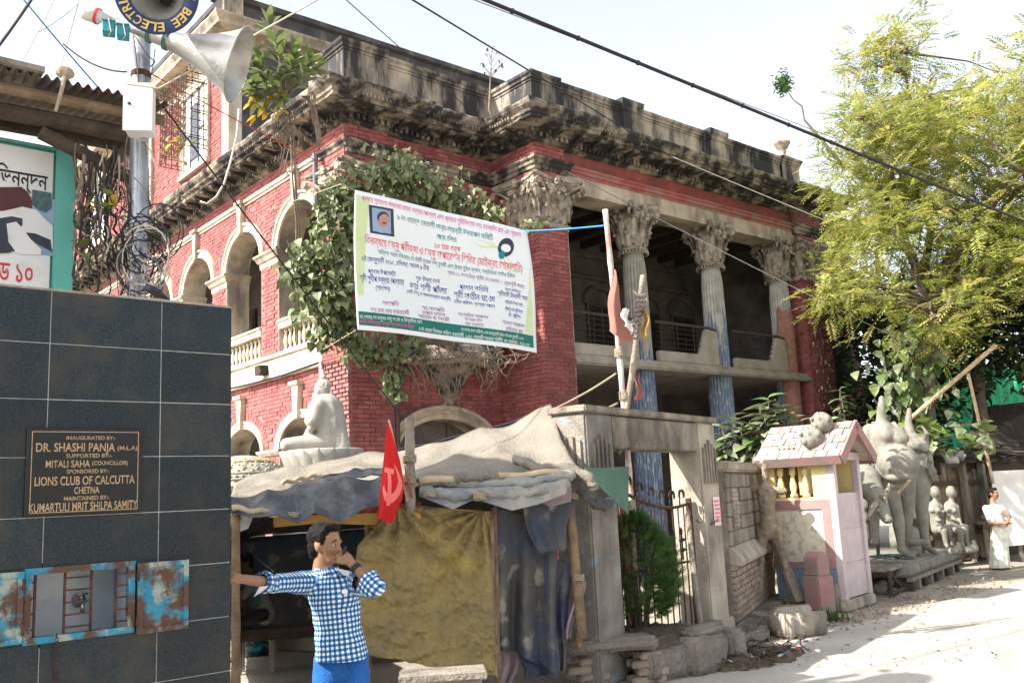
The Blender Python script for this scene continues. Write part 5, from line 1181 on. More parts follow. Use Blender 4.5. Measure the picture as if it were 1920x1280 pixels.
# ------------------------------------------------------------------ banner on the tree
def banner():
    P0 = at(665, 357, 10.5); pk = picker(P0, VV_)
    o = thing('printed_banner', 'large white and green printed Bengali banner with small portrait hung in front of the facade', 'banner', P0)
    wv = lambda p: .035*sin((p-P0).dot(UV_)*3.2+.6)*(.4+.6*min(1, max(0, (P0.z-p.z)/1.6))) + .025*sin((p-P0).z*2.4+(p-P0).dot(UV_))
    c = {'tl': (665, 357), 'tr': (985, 434), 'bl': (667, 619), 'br': (1008, 661)}
    def sq(a, b):
        top = V((665+320*a, 357+77*a, 0)); bot = V((667+341*a, 619+42*a - 4*sin(pi*a), 0)); q = top.lerp(bot, b); q.x += 4*sin(pi*b)*(a*1.0-.3*(1-a)); return q.x, q.y
    def lift(px, py, e): p = pk(px, py); return p - P0 - VV_*(wv(p)+e)
    base = MB().grid(lambda a, b: lift(*sq(a, b), 0), 60, 44).build('sheet', 'banner_base', o, True); base.modifiers.new('cloth', 'SOLIDIFY').thickness = .003
    base.modifiers['cloth'].offset = -1
    def panel(nm, m, fn, nu=24, nv=14, e=.004): MB().grid(lambda a, b: lift(*fn(a, b), e), nu, nv).build(nm, m, base, True)
    panel('white_border', 'ink_white', lambda a, b: sq(a, .965+.035*b), 40, 2)
    panel('green_band', 'ink_green', lambda a, b: sq(.008+.975*a, .865+.1*b), 40, 4)
    panel('lime_margin', 'banner_lime', lambda a, b: sq(.008+.075*a*(1-.55*b), .03+.72*b), 8, 20); panel('lime_margin', 'banner_lime', lambda a, b: sq(.983-.05*a*b, .30+.56*b), 6, 20)
    Zx = lambda x, y: (650+x/3.878, 340+y/3.878)
    for q in range(3):     # pale green swirl
        mb = MB(); pts = [Zx(900+q*40+300*t, 360+q*30+190*sin(t*2.2)+60*cos(t*5+q)) for t in [i/24 for i in range(25)]]
        for i in range(24):
            w_ = 1.6*sin(pi*(i+.5)/24)+.25; (x0, y0), (x1, y1) = pts[i], pts[i+1]; n_ = len(mb.v); mb.add([lift(x0, y0-w_, .0035), lift(x1, y1-w_, .0035), lift(x1, y1+w_, .0035), lift(x0, y0+w_, .0035)], [(0, 1, 2, 3)])
        mb.build('swirl', 'banner_lime', base)
    # portraits
    def quad(nm, m, pts, e, n=6): panel(nm, m, lambda a, b: tuple(V(pts[0]).lerp(V(pts[1]), a).lerp(V(pts[3]).lerp(V(pts[2]), a), b)), n, n, e)
    quad('portrait_frame', 'photo_dark', [Zx(155, 172), Zx(333, 205), Zx(345, 405), Zx(170, 375)], .005); quad('portrait_ground', 'photo_blue', [Zx(178, 192), Zx(312, 217), Zx(320, 385), Zx(188, 362)], .007)
    def disc(nm, m, c_, rx, ry, e, rot=.15):
        mb = MB(); n = 24; mb.add([lift(*Zx(c_[0]+rx*cos(2*pi*i/n)-ry*rot*sin(2*pi*i/n), c_[1]+ry*sin(2*pi*i/n)+rx*rot*cos(2*pi*i/n)), e) for i in range(n)], [tuple(range(n))]); mb.build(nm, m, base)
    disc('portrait_body', 'photo_blue', (250, 350), 58, 26, .0085); disc('portrait_hair', 'photo_dark', (258, 264), 42, 40, .009); disc('portrait_face', 'photo_skin', (264, 288), 37, 46, .0105); disc('portrait_moustache', 'photo_dark', (268, 306), 17, 5, .012)
    disc('portrait_ground', 'photo_dark', (1142, 486), 54, 66, .006, .3); disc('portrait_face', 'banner_base', (1140, 492), 34, 28, .008, .3); disc('portrait_cap', 'ink_teal', (1112, 540), 22, 30, .009); 
    def line(s, a, b, h, m, bold=.006):
        """lettering from baseline point a to b (crop pixels), h tall"""
        t = fit_text(bn(s), 0, 1, 0, 1, bold=bold*.35, ref=(0, .72)); A, Bq = V(a), V(b)
        t.v = [lift(*Zx(*(A.lerp(Bq, p.x) - V((0, h*p.y)))), .0062) for p in t.v]; t.build('lettering', m, base)
    line('প্রয়াত শ্রদ্ধেয় জননেতা তারক বন্দ্যোপাধ্যায় এবং প্রয়াত সুচিকিৎসক ডাঃ কালাচাঁদ রায় এর স্মরণে', (105, 140), (1255, 415), 36, 'ink_pink')
    line('৯ নং ওয়ার্ড নেতাজী জন্ম-জয়ন্তী উদযাপন কমিটি', (362, 278), (1050, 436), 38, 'ink_teal'); line('আয়োজিত', (655, 415), (800, 445), 36, 'ink_teal')
    line('২০ তম বর্ষ', (640, 482), (830, 518), 42, 'ink_rose'); line('বিনাব্যয়ে চক্ষু পরীক্ষা ও চক্ষু অপারেশন শিবির (মাইক্রোসার্জারি)', (133, 450), (1262, 668), 56, 'ink_rose', .01)
    line('সার্বিক সহযোগিতায়ঃ রোটারী ক্লাব অব্ হুগলী এবং ইনার হুইল ক্লাব, সল্টলেক ডাউন টাউন', (225, 525), (1210, 712), 30, 'ink_teal'); line('৮ই ফেব্রুয়ারী ২০১৫, রবিবার, সকাল ৯ টায়', (110, 575), (610, 645), 36, 'ink_blue')
    line('স্থানঃ ১২, অভয় মিত্র স্ট্রীট, কোলকাতা - ৫ (কুমারটুলী পার্ক)', (745, 668), (1280, 782), 26, 'ink_violet'); line('প্রধান উপদেষ্টা', (152, 668), (357, 690), 34, 'ink_blue')
    line('শ্রী সুদীপ বন্দ্যোপাধ্যায়', (92, 722), (420, 755), 44, 'ink_blue'); line('(সাংসদ)', (205, 790), (312, 800), 34, 'ink_blue')
    line('শুভ উদ্বোধক', (510, 718), (695, 740), 34, 'ink_blue'); line('ডাঃ শশী পাঁজা', (463, 775), (745, 815), 46, 'ink_blue', .012); line('(নারী, শিশু ও সমাজকল্যাণ মন্ত্রী)', (440, 808), (772, 862), 24, 'ink_blue')
    line('প্রধান অতিথি', (832, 778), (1028, 808), 36, 'ink_blue'); line('শ্রী অতীন ঘোষ', (793, 838), (1075, 882), 46, 'ink_blue', .012); line('(মেয়র পারিষদ, স্বাস্থ্য দপ্তর)', (798, 876), (1076, 920), 24, 'ink_blue')
    for s, a, b, h in (('বিশেষ অতিথিবৃন্দ', (1142, 795), (1255, 815), 18), ('শ্রীমতী মিতালী সাহা', (1090, 828), (1308, 868), 30), ('শ্রীমতি শিখা সাহা', (1142, 888), (1272, 912), 22), ('শ্রীমতি মৌসুমী মিত্র', (1142, 935), (1275, 962), 22), ('ডি. আশিস', (1172, 985), (1258, 1005), 30)): line(s, a, b, h, 'ink_blue')
    for s, a, b, h in (('সভাপতি', (250, 902), (376, 908), 32), ('ডাঃ মনোময় ব্যানার্জী', (162, 952), (455, 975), 34), ('সহ-সভাপতি', (556, 928), (730, 948), 30), ('নেপাল মণ্ডল', (556, 962), (735, 982), 30), ('সদানন্দ গোস্বামী', (525, 990), (765, 1018), 30), ('সাংগঠনিক সম্পাদক', (825, 970), (1035, 1000), 24), ('গৌতম দাস', (872, 1008), (990, 1024), 24), ('শম্ভু কর্মকার', (872, 1040), (1000, 1056), 24), ('সাধারণ সম্পাদক', (1128, 1035), (1292, 1068), 28), ('কার্ত্তিক পাল', (1152, 1088), (1280, 1112), 32)): line(s, a, b, h, 'ink_violet')
    line('যোগাযোগ করুনঃ বাবু ঘোষ ও বিশ্বজিৎ দাস', (82, 1000), (555, 1036), 28, 'ink_white'); line('ছানি পরীক্ষার জন্য যোগাযোগ করুন', (82, 1035), (490, 1072), 26, 'ink_pink', .02); line('যোগাযোগের তারিখঃ ১লা ফেব্রুয়ারী হইতে ৭ই ফেব্রুয়ারী, ২০১৫', (848, 1080), (1288, 1155), 22, 'ink_white'); line('৯ নং ওয়ার্ড বিধায়ক অফিস, কুমারটুলী, ২-৪এ, বনমালী সরকার স্ট্রীট, কোলকাতা - ৭০০ ০০৫', (528, 1082), (1336, 1205), 30, 'ink_white')
    for a, b in ((667, 357), (985, 434)), : pass
    MB().tube([pk(665, 357)-P0, pk(640, 345)-P0, pk(612, 330)-P0+VV_*1.5], .006, 5).tube([pk(667, 619)-P0, pk(655, 640)-P0+VV_*.6], .006, 5).build('cord', 'rope', o)
banner()
def bamboo_pole():
    base = gp(1199, 1172, .40); o = thing('bamboo_flagpole', 'tall peeling whitewashed bamboo pole standing in the shrub bed', 'pole', (base.x, base.y, .36))
    z0 = base - V((0, 0, .06)); tp = at(1134, 393, 10.45); n = 40; P = [z0.lerp(tp, i/n) + V((.03*sin(i/n*3), 0, 0)) - o.location for i in range(n+1)]
    MB().tube(P, [(.036-.006*i/n)*(1.16 if i % 5 == 0 else 1) for i in range(n+1)], 10).build('culm', 'pole_paint', o, True)
    rg = MB()
    for px, py in ((1155, 560), (1163, 665), (1172, 745), (1187, 950)): 
        c = at(px-3, py, 10.45)-o.location
        for k in range(5): rg.tube([c+V((.045*cos(q*.7), .045*sin(q*.7), .02*k-.04+.004*q)) for q in range(10)], .008, 5)
    rg.build('rope_lashing', 'rope', o, True, kind='stuff')
    f = thing('faded_flag', 'ragged faded red flag hanging limp from the bamboo pole', 'flag', at(1150, 500, 10.4)); O_ = f.location
    def cl(nm, m, T, Bt, par, seed, amt=.06):
        mb = MB(); mb.grid(lambda a, b: V(at(*plerp(T, a))).lerp(V(at(*plerp(Bt, a))), b)-par.location+V((.02*sin(b*7+seed), amt*sin(a*6+b*2+seed), .02*noise.noise(V((a*4, b*4, seed))))), 16, 26); mb.build(nm, m, par, True)
    cl('cloth', 'flag_faded', [(1148, 500, 10.35), (1153, 515, 10.4)], [(1140, 620, 10.3), (1160, 640, 10.35), (1185, 642, 10.4)], f, 1); cl('torn_patch', 'sign_white', [(1165, 578, 10.3), (1178, 580, 10.32)], [(1170, 612, 10.3), (1184, 622, 10.32)], f, 2, .03)
    f2 = thing('faded_flag', 'strip of faded red cloth hanging below the tied dry branches', 'flag', at(1195, 690, 10.7)); cl('cloth', 'flag_faded', [(1190, 688, 10.7), (1196, 690, 10.7)], [(1190, 748, 10.7), (1204, 750, 10.7)], f2, 3, .03)
    d = thing('dry_branch', 'bundle of dry peeling branches tied beside the bamboo pole', 'branch', at(1185, 900, 10.6)); mb = MB()
    for pts, r in (([(1206, 516, 10.6), (1200, 560, 10.6), (1195, 620, 10.6), (1188, 680, 10.6), (1176, 760, 10.6), (1170, 830, 10.55)], .032), ([(1188, 665, 10.62), (1182, 720, 10.6), (1175, 790, 10.6), (1160, 850, 10.6)], .026), ([(1200, 560, 10.6), (1188, 545, 10.6)], .012), ([(1196, 600, 10.6), (1210, 575, 10.6), (1213, 560, 10.6)], .014)):
        m2 = MB(); m2.tube([at(*plerp(pts, i/14))-d.location for i in range(15)], [r*(1+.2*noise.noise(V((i, r*99, 0)))) for i in range(15)], 8); m2.build('branch', 'grey_wood', d, True)
    m2 = MB()
    for k in range(9): c = at(1202-k*1.5, 555+k*9, 10.57)-d.location; m2.tube([c+V((.05*cos(q*.8+k), .05*sin(q*.8+k), .012*sin(q*2+k))) for q in range(9)], .012, 5)
    m2.build('rag_binding', 'cloth_mauve', d, True, kind='stuff')
    cl('rag', 'cloth_mustard', [(1204, 575, 10.55), (1212, 580, 10.55)], [(1206, 634, 10.5), (1218, 628, 10.55)], d, 5, .03)
    for a, b, lb in (((1036, 768, 9.95), (1155, 700, 10.4), 'brown rope stretched from the tarpaulin peak up to the bamboo pole'), ((1108, 772, 9.9), (1158, 755, 10.4), 'short brown rope tied low between the gate lintel and bamboo pole')):
        cable('stay_rope', lb, (at(*a), at(*b)), .012, 'rope', .02)
bamboo_pole()
# ------------------------------------------------------------------ gateway, planter, wall
GO = V((.71, 9.52, 0)); GROT = radians(55)
GX, GY = V((cos(GROT), sin(GROT), 0)), V((-sin(GROT), cos(GROT), 0))
def G(x, y, z=0): return GO + GX*x + GY*y + V((0, 0, z))
def gateway():
    o = thing('gateway', 'weathered concrete gateway with flat lintel between the stall and the boundary wall', 'gateway', GO, GROT)
    bevel(MB().bx(0, .56, 0, .42, 0, 2.72).build('pillar', 'dirty_blue_wall', o), .02, 2)
    p = MB().bx(2.74, 3.28, 0, .42, 0, 2.72).bx(2.70, 3.33, -.05, .47, 0, .28).build('pillar', 'concrete_pale', o); bevel(p, .02, 2)
    bevel(MB().bx(.56, 2.74, .01, .41, 2.36, 2.71).build('lintel', 'concrete', o), .015, 2); bevel(MB().bx(-.04, 3.32, -.03, .45, 2.722, 2.80).build('coping', 'concrete', o), .015, 2)
    for x0 in (.08, 2.82):
        for k in range(5): MB().bx(x0+.085*k, x0+.085*k+.045, -.03, .0, 1.95 if x0 > 1 else 2.0, 2.5-.05*abs(k-2)).build('flute', 'concrete', o)
    for k in range(4): MB().bx(-.03, 0, .06+.085*k, .105+.085*k, 2.05, 2.5-.04*abs(k-1.5)).build('flute', 'concrete', o)
    # notice
    n = MB().grid(lambda a, b: V((3.02+.22*a, -.012-.006*sin(a*4), 1.42+.36*b)), 4, 4).build('paper_notice', 'paper_pink', None); n.location = GO; n.rotation_euler = (0, 0, GROT); tag(n, 'pink paper notice pasted on the right gate pillar', 'notice')
    for k in range(6):                                # rows of faded, unreadable handwriting
        t = MB(); x = 3.04
        while x < 3.20: w_ = rnd.uniform(.012, .03); t.add([V((x, -.026, 1.735-.05*k)), V((x+w_, -.026, 1.735-.05*k)), V((x+w_, -.026, 1.735-.05*k-rnd.uniform(.008, .024))), V((x+w_*.3, -.026, 1.712-.05*k))], [(0, 1, 2, 3)]); x += w_+.006
        t.build('lettering', 'ink_rose', n, kind='stuff')
    g = thing('iron_gate', 'rusty wrought iron gate leaf with scrolled top rail in the gateway', 'gate', G(.6, .16), GROT); W_ = 2.06
    top = lambda x: 2.02-.42*sin(pi/2*min(1, x/W_*1.0))**1.0+.12*(x/W_)**3
    MB().tube([V((W_*i/20, 0, top(W_*i/20))) for i in range(21)], .02, 8).build('top_rail', 'rusty_iron', g, True)
    MB().tube([V((0, 0, .22)), V((W_, 0, .22))], .018, 8).build('bottom_rail', 'rusty_iron', g); MB().tube([V((0, 0, 1.02)), V((W_, 0, 1.02))], .014, 8).build('middle_rail', 'rusty_iron', g)
    MB().bx(W_-.02, W_+.03, -.03, .03, .1, top(W_)+.06).build('stile', 'rusty_iron', g); MB().bx(-.03, .02, -.03, .03, .1, 2.05).build('stile', 'rusty_iron', g)
    for k in range(1, 13):
        x = W_*k/13; b = MB().tube([V((x, 0, .22)), V((x, 0, top(x)))], .010, 6)
        b.build('bar', 'rusty_iron', g)
    for k in range(1, 8):
        x = W_*(k-.2)/7.6; z = top(x); pts = []
        for i in range(18): t = i/17; an = pi*1.1-t*4.2; r_ = .085*(1-.55*t); pts.append(V((x+.06+r_*cos(an), 0, z+.13+r_*sin(an))))
        q = MB().tube([V((x-.03, 0, z)), V((x-.035, 0, z+.07))] + pts, .011, 6)
        pts2 = [V((2*x+.08-p.x-.02, p.y, p.z)) for p in pts]; q.tube(pts2, .009, 6); q.build('scroll', 'iron', g, True)
    for x, z in ((W_*.86, 1.05), (W_*.7, .6)):
        q = MB().tube([V((x, -.01, z)), V((x, -.01, z+.32))], .012, 6)
        for dz in (.12, .24): q.ball((x-.04, -.01, z+dz), .022, 6, 5).ball((x+.04, -.01, z+dz), .022, 6, 5).ball((x, -.01, z+dz), .026, 6, 5)
        q.ball((x, -.01, z+.34), (.018, .018, .05), 6, 5); q.build('finial', 'iron', g, True)
    ch = MB()
    for i in range(16):
        t = i/15; c = V((W_+.05+.32*t, -.08-.14*t, 1.50-.06*sin(pi*t))); a = i % 2
        ch.tube([c+V((.016*cos(k), (.010*sin(k) if a else 0), (0 if a else .010*sin(k)))) for k in [2*pi*j/8 for j in range(9)]], .004, 5)
    ch.build('chain', 'iron', g, True, kind='stuff')
    o = MB().tube([at(1318, 1203, 11.0), at(1303, 1090, 11.5), at(1288, 960, 11.9)], [.03, .034, .03], 8).build('leaning_pole', 'grey_wood'); tag(o, 'grey timber pole leaning on the right gate pillar', 'pole')
    # boards behind the gate
    for m, x0, x1, lb in (('cloth_maroon', 1.62, 1.88, 'dark red board propped behind the iron gate'), ('teal_box', 1.38, 1.55, 'dark teal board propped behind the iron gate')):
        q = MB().bx(x0, x1, .55, .58, 0, 2.1).build('painted_board', m); bevel(q, .004); q.location = GO; q.rotation_euler = (0, 0, GROT); tag(q, lb, 'board')
gateway()
def planter():
    c = gp(1140, 1205, .40); o = thing('stone_bench', 'rough stone slab resting on two small stacks of old bricks', 'bench', (c.x, c.y, 0), radians(14))
    s = MB().box((0, 0, .40), (.92, .42, .115)).build('slab', 'stone_slab', o, True); jitter(bevel(s, .025, 2), .03, 5, 2)
    bm = [MB().box((0, 0, 0), (.235, .115, .068)).mesh('brick', 'old_brick') for _ in range(3)]
    for me in bm:
        t = bpy.data.objects.new('t', me); bevel(t, .012, 2); jitter(t, .012, 12, 0, rnd.random()*9); bpy.data.objects.remove(t)
    for sx in (-.30, .32):
        for k in range(4):
            for j in range(2):
                b = link('brick', rnd.choice(bm), o); b.location = (sx+rnd.uniform(-.03, .03)+(.06 if k % 2 else -.03), -.10+.13*j+rnd.uniform(-.01, .01), .036+.076*k); b.rotation_euler = (0, 0, rnd.uniform(-.2, .2)+(0 if (k+j) % 2 else pi*.0))
            if k < 3: b = link('brick', rnd.choice(bm), o); b.location = (sx+(.20 if k % 2 else .17), -.10, .036+.076*k); b.scale = (.45, 1, 1)
    p = thing('planting_bed', 'low masonry bed of bare soil holding the conifer shrub', 'planter', (0, 0, 0)); pk = gp(1200, 1185, .38); p.location = (pk.x, pk.y, 0); p.rotation_euler = (0, 0, GROT-.35)
    s = MB().ball((0, 0, .30), (.85, .62, .13), 30, 10).build('soil', 'soil', p, True); jitter(s, .06, 7, 1)
    for k, (x, y, sx, sy, sz, rz) in enumerate(((.30, -.62, .55, .26, .37, .05), (.35, -.60, .5, .2, .10, .02), (.86, -.35, .22, .55, .36, .1), (.9, .2, .2, .55, .34, .0), (-.25, -.60, .5, .2, .3, -.05))):
        b = MB().box((0, 0, sz/2), (sx, sy, sz)).build('kerb_block', 'stone_slab', p, True); jitter(bevel(b, .03, 2), .04, 5, 2, k); b.location = (x, y, .37 if k == 1 else 0); b.rotation_euler = (0, 0, rz)
    # thuja
    c = V((pk.x+.02, pk.y+.10, .38)); t = thing('conifer_shrub', 'bushy bright green conifer shrub growing by the iron gate', 'shrub', c); r = random.Random(3)
    st = MB()
    for k in range(9): a = r.uniform(0, 6.3); st.tube([V((.05*cos(a), .05*sin(a), -.05)), V((.14*cos(a), .14*sin(a), .4)), V((.26*cos(a), .26*sin(a), .9)), V((.2*cos(a), .2*sin(a), 1.15))], [.02, .015, .01, .004], 5)
    st.build('stem', 'bark', t, True)
    fm = MB()
    def spray(mb, p, d, L_, n=6):
        d = d.normalized(); s_ = d.cross(V((r.uniform(-1, 1), r.uniform(-1, 1), r.uniform(-1, 1)))).normalized()
        for i in range(n):
            q = p + d*(L_*i/n); l = L_*.5*(1-.7*i/n)
            for sg in (-1, 1):
                e = (d*.8+s_*sg).normalized()*l; nn = e.cross(d).normalized(); wv_ = (e.cross(nn)).normalized()*l*.14
                mb.add([q-wv_, q+wv_, q+e], [(0, 1, 2)])
    for k in range(2100):
        a = r.uniform(0, 6.283); h = r.uniform(.16, 1.28); R_m = .46*sin(min(1, (h+.12)/1.36)*pi)**.6*(1+.22*noise.noise(V((cos(a)*1.6, sin(a)*1.6, h*3)))) ; rr = R_m*r.uniform(.55, 1.05)
        p = V((rr*cos(a), rr*sin(a), h)); spray(fm, p, V((cos(a), sin(a), r.uniform(.1, 1.0)))+V((r.uniform(-.5, .5), r.uniform(-.5, .5), 0)), r.uniform(.07, .15))
    fm.build('foliage', 'leaf_thuja', t, kind='stuff')
planter()
def boundary():
    a, b = V((2.72, 12.42, 0)), V((4.05, 15.6, 0)); d = (b-a); L_ = d.length; rz = atan2(d.y, d.x)
    o = thing('boundary_wall', 'soot stained block boundary wall with pierced ventilation grille beside the gate pillar', 'wall', a, rz)
    MB().bx(0, L_, .02, .22, 0, 2.1).build('core', 'concrete', o); bevel(MB().bx(-.02, L_, -.06, .30, 2.1, 2.24).build('coping', 'concrete_pale', o), .03, 2)
    bw, bh = .40, .19; r = random.Random(2); n = 0
    for k in range(5):
        z = 1.13+bh*k; x = -.02-(bw/2 if k % 2 else 0)
        while x < L_:
            x0, x1 = max(0, x), min(L_, x+bw-.012); x += bw
            if x1-x0 < .05 or (.32 < (x0+x1)/2 < .78 and 1 <= k <= 3): continue
            q = MB().bx(x0, x1, -.012-r.uniform(0, .008), .02, z, z+bh-.012).build('block', 'concrete', o); bevel(q, .006)
    MB().prism([V((0, -.14, .93)), V((0, -.10, 1.0)), V((0, 0, 1.12)), V((0, .02, 1.12)), V((0, .02, .90)), V((0, -.13, .88))], (L_, 0, 0)).build('string_course', 'concrete_pale', o)
    for k in range(9):
        z = .18+.08*k; x = -(.12 if k % 2 else 0)
        while x < L_:
            x0, x1 = max(0, x), min(L_, x+.235); x += .25
            if x1-x0 > .05: MB().bx(x0, x1, -.02-r.uniform(0, .012), .02, z, z+.068).build('brick', 'old_brick', o)
    jitter(bevel(MB().bx(-.1, L_, -.30, .02, 0, .16).build('plinth', 'concrete', o), .03, 2), .02, 6, 1)
    g = MB()
    for i in range(5):
        for j in range(9): g.box((.38+.085*i+(.04 if j % 2 else 0), .0, 1.38+.058*j), (.05, .05, .05), Matrix.Rotation(pi/4, 3, 'Y'))
    gr = g.build('vent_grille', 'concrete_pale', o, kind='stuff'); MB().bx(.34, .80, .024, .03, 1.34, 1.86).build('vent_back', 'ink_black', o)
    # drain, kerb slabs and the litter heap at the lane edge
    for k, (px, py, sx, sy, sz, rz, lb) in enumerate(((1352, 1215, .85, .42, .14, 1.0, 'worn paving slab tilted at the drain edge below the gate step'), (1430, 1196, .8, .2, .12, 1.05, 'narrow kerb stone lying along the drain below the boundary wall'), (1276, 1262, .5, .42, .32, .5, 'broken masonry block at the corner of the planting bed'))):
        p = gp(px, py, 0); q = MB().box((0, 0, sz/2), (sx, sy, sz)).build('kerb_stone', 'stone_slab', None, True); jitter(bevel(q, .03, 2), .05, 5, 2, k); q.location = (p.x, p.y, 0); q.rotation_euler = (0, 0, rz); tag(q, lb, 'kerb stone')
    p = gp(1422, 1238, 0); q = MB().ball((0, 0, 0), (.75, .32, .09), 40, 12).build('litter_heap', 'soil', None, True); jitter(q, .10, 9, 1); q.location = (p.x, p.y, 0); q.rotation_euler = (0, 0, .75); tag(q, 'dark heap of rubbish and twigs in the drain at the lane edge', 'litter'); q['kind'] = 'stuff'
    sc = MB(); r = random.Random(6)
    for k in range(260):
        x, y = r.gauss(0, .33), r.gauss(0, .15); sc.box((x, y, .07+r.uniform(0, .04)), (r.uniform(.03, .14), r.uniform(.006, .02), .006), Matrix.Rotation(r.uniform(0, 3.1), 3, 'Z') @ Matrix.Rotation(r.uniform(-.5, .5), 3, 'Y'))
    sc.build('twigs', 'dark_wood', q, kind='stuff')
    for m, n_ in (('bag_white', 14), ('ink_red', 4), ('blue_bag', 5)):
        s2 = MB()
        for k in range(n_): s2.box((r.gauss(0, .4), r.gauss(-.1, .15), .09), (r.uniform(.03, .09), r.uniform(.03, .06), .01), Matrix.Rotation(r.uniform(0, 3), 3, 'Z') @ Matrix.Rotation(r.uniform(-.6, .6), 3, 'X'))
        s2.build('scraps', m, q, kind='stuff')
boundary()
# ------------------------------------------------------------------ people
def seg_uv(o, bones, period=1):
    """cloth coordinates wrapped round the nearest bone: (angle*radius, length, 0)"""
    me = o.data; out = []
    for v in me.vertices:
        p = v.co; best = None
        for a, b, r, ref, off in bones:
            d = b-a; t = max(0, min(1, (p-a).dot(d)/d.length_squared)); q = a+d*t; e = (p-q).length/r
            if best is None or e < best[0]: best = (e, a, d.normalized(), r, ref, off)
        e, a, d, r, ref, off = best
        if ref is None:
            w_ = p-a; nn = d.cross(V((0, 1, 0))).normalized(); out += [w_.dot(nn)+5+.006, w_.dot(d)+off+5, 0]; continue
        x = (ref-d*ref.dot(d)).normalized(); y = d.cross(x); w_ = p-a
        out += [atan2(w_.dot(y), w_.dot(x))*r+5, w_.dot(d)+off+5, 0]
    at_ = me.attributes.new('cloth', 'FLOAT_VECTOR', 'POINT'); at_.data.foreach_set('vector', out)
def hand(mb, wrist, palm, fdir, up, scale=1.0, curl=.5, thumb=1):
    """palm plus four unequal curled fingers and a thumb leaving the side of the palm"""
    s = scale; fd = fdir.normalized(); side = fd.cross(up).normalized()*thumb; up = side.cross(fd).normalized()*thumb
    mb.capsule(wrist, palm, .026*s, .034*s, 10); 
    for k, (o_, L_) in enumerate(((-.030, .062), (-.010, .075), (.010, .080), (.029, .070))):
        b = palm + side*o_*s + fd*.028*s; p1 = b + (fd*.55*L_+up*-.35*L_*curl)*s; p2 = p1 + (fd*.40*L_*(1-curl*.9) - up*L_*.62*curl)*s
        mb.capsule(b, p1, .0105*s, .0095*s, 8); mb.capsule(p1, p2, .0095*s, .0078*s, 8)
    b = palm + side*.032*s - fd*.02*s; p1 = b + (side*.020+fd*.032-up*.012)*s; p2 = p1 + (fd*.030+side*.004-up*.012)*s
    mb.capsule(b, p1, .0125*s, .0105*s, 8); mb.capsule(p1, p2, .0105*s, .008*s, 8)
def head(root, c, f, up, s, skin, hair_m, moustache=False, hairline=.55, glasses=False):
    """skull, jaw, nose, brow, ears in one mesh-ready lump list; hair, eyes and lips as parts"""
    f = f.normalized(); r = f.cross(up).normalized(); up = r.cross(f).normalized(); P = lambda a, b, d: c + (f*a + r*b + up*d)*s
    Rm = Matrix((f, r, up)).transposed()
    mb = MB(); mb.ball(P(-.012, 0, .035), (.096*s, .074*s, .088*s), 20, 14, Rm).ball(P(.024, 0, -.012), (.062*s, .062*s, .085*s), 18, 12, Rm).ball(P(.045, 0, -.070), (.038*s, .044*s, .036*s), 14, 10, Rm)
    mb.capsule(P(.075, 0, .012), P(.098, 0, -.024), .010*s, .0145*s, 10).ball(P(.088, .012, -.027), .010*s, 8, 6).ball(P(.088, -.012, -.027), .010*s, 8, 6)
    mb.capsule(P(.078, -.038, .026), P(.084, -.010, .024), .010*s, .010*s, 8).capsule(P(.078, .038, .026), P(.084, .010, .024), .010*s, .010*s, 8)
    mb.ball(P(.056, .040, -.022), .022*s, 10, 8).ball(P(.056, -.040, -.022), .022*s, 10, 8).ball(P(.078, 0, -.052), (.012*s, .022*s, .012*s), 10, 8, Rm)
    for k in (-1, 1): mb.ball(P(-.010, k*.074, -.004), (.020*s, .009*s, .030*s), 10, 8, Rm)
    mb.capsule(P(-.015, 0, -.04), P(-.03, 0, -.15), .046*s, .052*s, 14)
    hr = MB(); hr.ball(P(-.026, 0, .052), (.095*s, .079*s, .082*s), 22, 14, Rm).ball(P(-.056, 0, -.005), (.056*s, .070*s, .085*s), 18, 12, Rm)
    hr.ball(P(.040, 0, .104), (.045*s, .062*s, .026*s), 16, 10, Rm)
    for k in (-1, 1): hr.ball(P(.000, k*.066, .036), (.034*s, .014*s, .038*s), 12, 8, Rm)
    cut = MB()
    ho = organic(hr, 'hair', hair_m, root, .009*s, 2)
    bm = bmesh.new(); bm.from_mesh(ho.data)      # clear the face: drop hair in front of a sloping hairline
    kill = [v for v in bm.verts if (v.co-c).dot(f)/s > .055 and (v.co-c).dot(up)/s < .068]
    bmesh.ops.delete(bm, geom=kill, context='VERTS')
    for v in bm.verts: v.co += v.normal*s*(.007*noise.noise(v.co*45)+.004*noise.noise(v.co*110))
    bm.to_mesh(ho.data); bm.free()
    for k in (-1, 1):
        MB().ball(P(.074, k*.031, .008), (.010*s, .012*s, .0052*s), 12, 8, Rm).build('eye', 'eye_white', root, True)
        MB().ball(P(.0815, k*.030, .008), (.004*s, .0058*s, .0052*s), 8, 6, Rm).build('iris', 'hair', root, True)
        MB().tube([P(.083, k*.012, .028), P(.085, k*.03, .034), P(.072, k*.05, .026)], [.003*s, .005*s, .002*s], 6).build('eyebrow', 'hair', root, True)
    MB().tube([P(.070, -.026, -.052), P(.088, -.010, -.049), P(.089, .010, -.049), P(.070, .026, -.052)], [.002*s, .0055*s, .0055*s, .002*s], 6).tube([P(.070, -.022, -.056), P(.087, 0, -.060), P(.070, .022, -.056)], [.002*s, .006*s, .002*s], 6).build('lips', 'lip', root, True)
    if moustache: MB().tube([P(.062, -.036, -.046), P(.090, -.012, -.036), P(.090, .012, -.036), P(.062, .036, -.046)], [.003*s, .0075*s, .0075*s, .003*s], 6).build('moustache', 'hair', root, True)
    return mb
